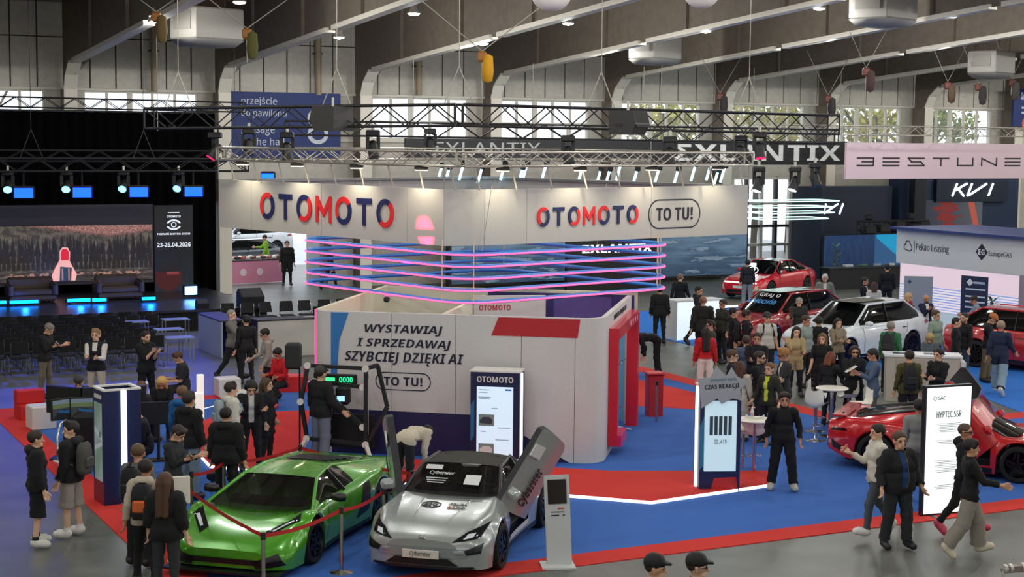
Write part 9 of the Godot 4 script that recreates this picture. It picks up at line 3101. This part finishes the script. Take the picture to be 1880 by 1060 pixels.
	{"at": [9.24, -34.49], "turn": -50, "pose": "hands", "top": "121214", "bottom": "121214", "hair": ["crop", "17110d"], "label": "person in black shirt with folded hands beside the beige cabinet", "h": 1.82, "top_name": "shirt"},
	{"at": [11.03, -41.98], "turn": -25, "pose": "sit", "top": "5f6a72", "bottom": "2a2c32", "hair": ["long", "b89a68"], "label": "person with long blonde hair in a blue grey top sitting behind the cabinet", "h": 1.66, "f": true, "top_name": "top"},
	{"at": [11.22, -42.25], "turn": 40, "pose": "stand", "top": "8c9c8c", "bottom": "17171b", "hair": ["crop", "4a3828"], "label": "person in pale green shirt before the white tailgate", "h": 1.84, "top_name": "shirt"},
	{"at": [12.51, -48.28], "turn": 15, "pose": "crossed", "top": "1a2540", "bottom": "1c2232", "hair": ["bald", ""], "label": "bald bearded person in a navy suit with crossed arms before the striped wall", "h": 1.68, "open": true, "beard": true},
	{"at": [12.1, -48.75], "turn": 60, "pose": "stand", "top": "9a1c28", "bottom": "22242a", "hair": ["long", "c0a070"], "label": "blonde person in a red top behind the white tailgate", "h": 1.68, "f": true, "top_name": "top"},
	{"at": [11.4, -40.95], "turn": 75, "pose": "stand", "top": "101013", "bottom": "1c2436", "hair": ["buzz", "1f1814"], "label": "person in black jumper talking face to face with a bearded person", "h": 1.8, "top_name": "jumper"},
	{"at": [11.86, -41.83], "turn": -62, "pose": "stand", "top": "131316", "bottom": "3a4a60", "hair": ["buzz", "241a14"], "label": "bearded person in black sweatshirt and blue jeans", "h": 1.82, "beard": true, "top_name": "sweatshirt"},
	{"at": [13.99, -47.88], "turn": -105, "pose": "reach", "top": "8894a0", "bottom": "22242a", "hair": ["crop", "2a1c16"], "label": "person in pale blue shirt leaning before the roll-up banner", "h": 1.7, "top_name": "shirt", "px": {"spine": [14, 0, 0]}},
	{"at": [12.54, -42.07], "turn": 68, "pose": "phone", "top": "131214", "bottom": "6e5f40", "hair": ["cap", "b0642c", "1a1410"], "label": "person in orange cap, black jacket and camouflage trousers", "h": 1.8, "bag": 0.5},
	{"at": [12.2, -39.81], "turn": 150, "pose": "walk", "top": "1c2740", "bottom": "8aa0b0", "hair": ["buzz", "a08872"], "label": "person in navy blazer and pale blue jeans walking past the red suv", "h": 1.84, "hem": 0.72, "bag": 0.8, "shoe": "d8d4cc", "girth": 1.2, "top_name": "blazer"},
	{"at": [8.91, -60.61], "turn": 178, "pose": "stand", "top": "17171a", "bottom": "767e80", "hair": ["crop", "17110d"], "label": "person in black jacket and grey jeans facing the red sedan", "h": 1.76, "bag": 0.4},
	{"at": [10.56, -54.03], "turn": -8, "pose": "pockets", "top": "6f726c", "bottom": "3a3c40", "hair": ["short", "c8c6c0"], "label": "white haired person in grey jacket and white shirt", "h": 1.78, "open": true, "girth": 1.3, "puff": 0.045},
	{"at": [11.75, -53.33], "turn": 60, "pose": "hands", "top": "121216", "bottom": "14141a", "hair": ["crop", "1a1410"], "label": "person in dark suit standing at the dark counter", "h": 1.76, "open": true},
	{"at": [11.86, -52.41], "turn": 170, "pose": "stand", "top": "c8c4ba", "bottom": "22242a", "hair": ["bob", "3a261c"], "label": "person in white top with a black shoulder bag at the dark counter", "h": 1.68, "f": true, "top_name": "top"},
	{"at": [13.59, -58.06], "turn": 178, "pose": "stand", "top": "0f0f12", "bottom": "131318", "hair": ["crop", "17110d"], "label": "person dressed in black seen from behind at the blue screen", "h": 1.84, "puff": 0.045},
	{"at": [8.42, -46.81], "turn": -20, "pose": "reach", "top": "2a2a26", "bottom": "1c1c20", "hair": ["short", "9a968c"], "label": "grey haired person in dark jacket beside the dark red suv roof", "h": 1.69},
	{"at": [5.83, -25.21], "turn": -80, "pose": "walk", "top": "cfcabc", "bottom": "4a5058", "hair": ["crop", "241a14"], "label": "person in cream turtleneck walking with a phone along the red border", "h": 1.78, "collar": 1.0, "shoe": "e6e4de", "top_name": "turtleneck", "px": {"shr": [24, -14, 16], "elr": 96}, "hold": ["r", "phone", "phone held by the person in cream turtleneck", Vector3(0.075, 0.15, 0.01), "b8483c"]},
	{"at": [6.02, -24.54], "turn": 14, "pose": "pockets", "top": "161618", "bottom": "26282c", "hair": ["crop", "4a3626"], "label": "heavy person in open black jacket over a blue t-shirt", "h": 1.8, "open": true, "shirt": "1d3f74", "girth": 1.5, "bag": 0.5, "puff": 0.04},
	{"at": [7.15, -27.83], "turn": 170, "pose": "stand", "top": "8d908e", "bottom": "5c5e52", "hair": ["crop", "1f1814"], "label": "person in grey sweater standing at the red coupe behind the sign", "h": 1.78, "top_name": "sweater", "bag": 0.4, "shoe": "d8d8d4"},
	{"at": [7.27, -25.38], "turn": 62, "pose": "walk", "top": "121215", "bottom": "17171a", "hair": ["buzz", "4a3a2c"], "label": "person with glasses in black hoodie with red collar beside the backlit sign", "h": 1.78, "glasses": true, "shoe": "c03a58", "hood": true, "top_name": "hoodie"},
	{"at": [6.98, -24.02], "turn": 86, "pose": "walk", "top": "0e0e10", "bottom": "8f887c", "hair": ["fringe", "17110e"], "label": "person in black sweater and wide grey trousers walking past the sign", "h": 1.78, "bag": 1.0, "shoe": "d2c8b0", "top_name": "sweater", "px": {"shl": [-14, -14, 0], "shr": [34, -12, 0], "elr": 42}},
	{"at": [1.58, -17.06], "turn": 80, "pose": "stand", "top": "17171a", "bottom": "17171a", "hair": ["cap", "0c0c0e", "2a2018"], "label": "person in a plain black cap below the grey floor edge", "h": 1.78},
	{"at": [2.04, -17.12], "turn": 85, "pose": "stand", "top": "1b1b20", "bottom": "17171a", "hair": ["cap", "0c0c0e", "3a2c20"], "label": "person in a black cap with glasses below the grey floor edge", "h": 1.78, "glasses": true}
]
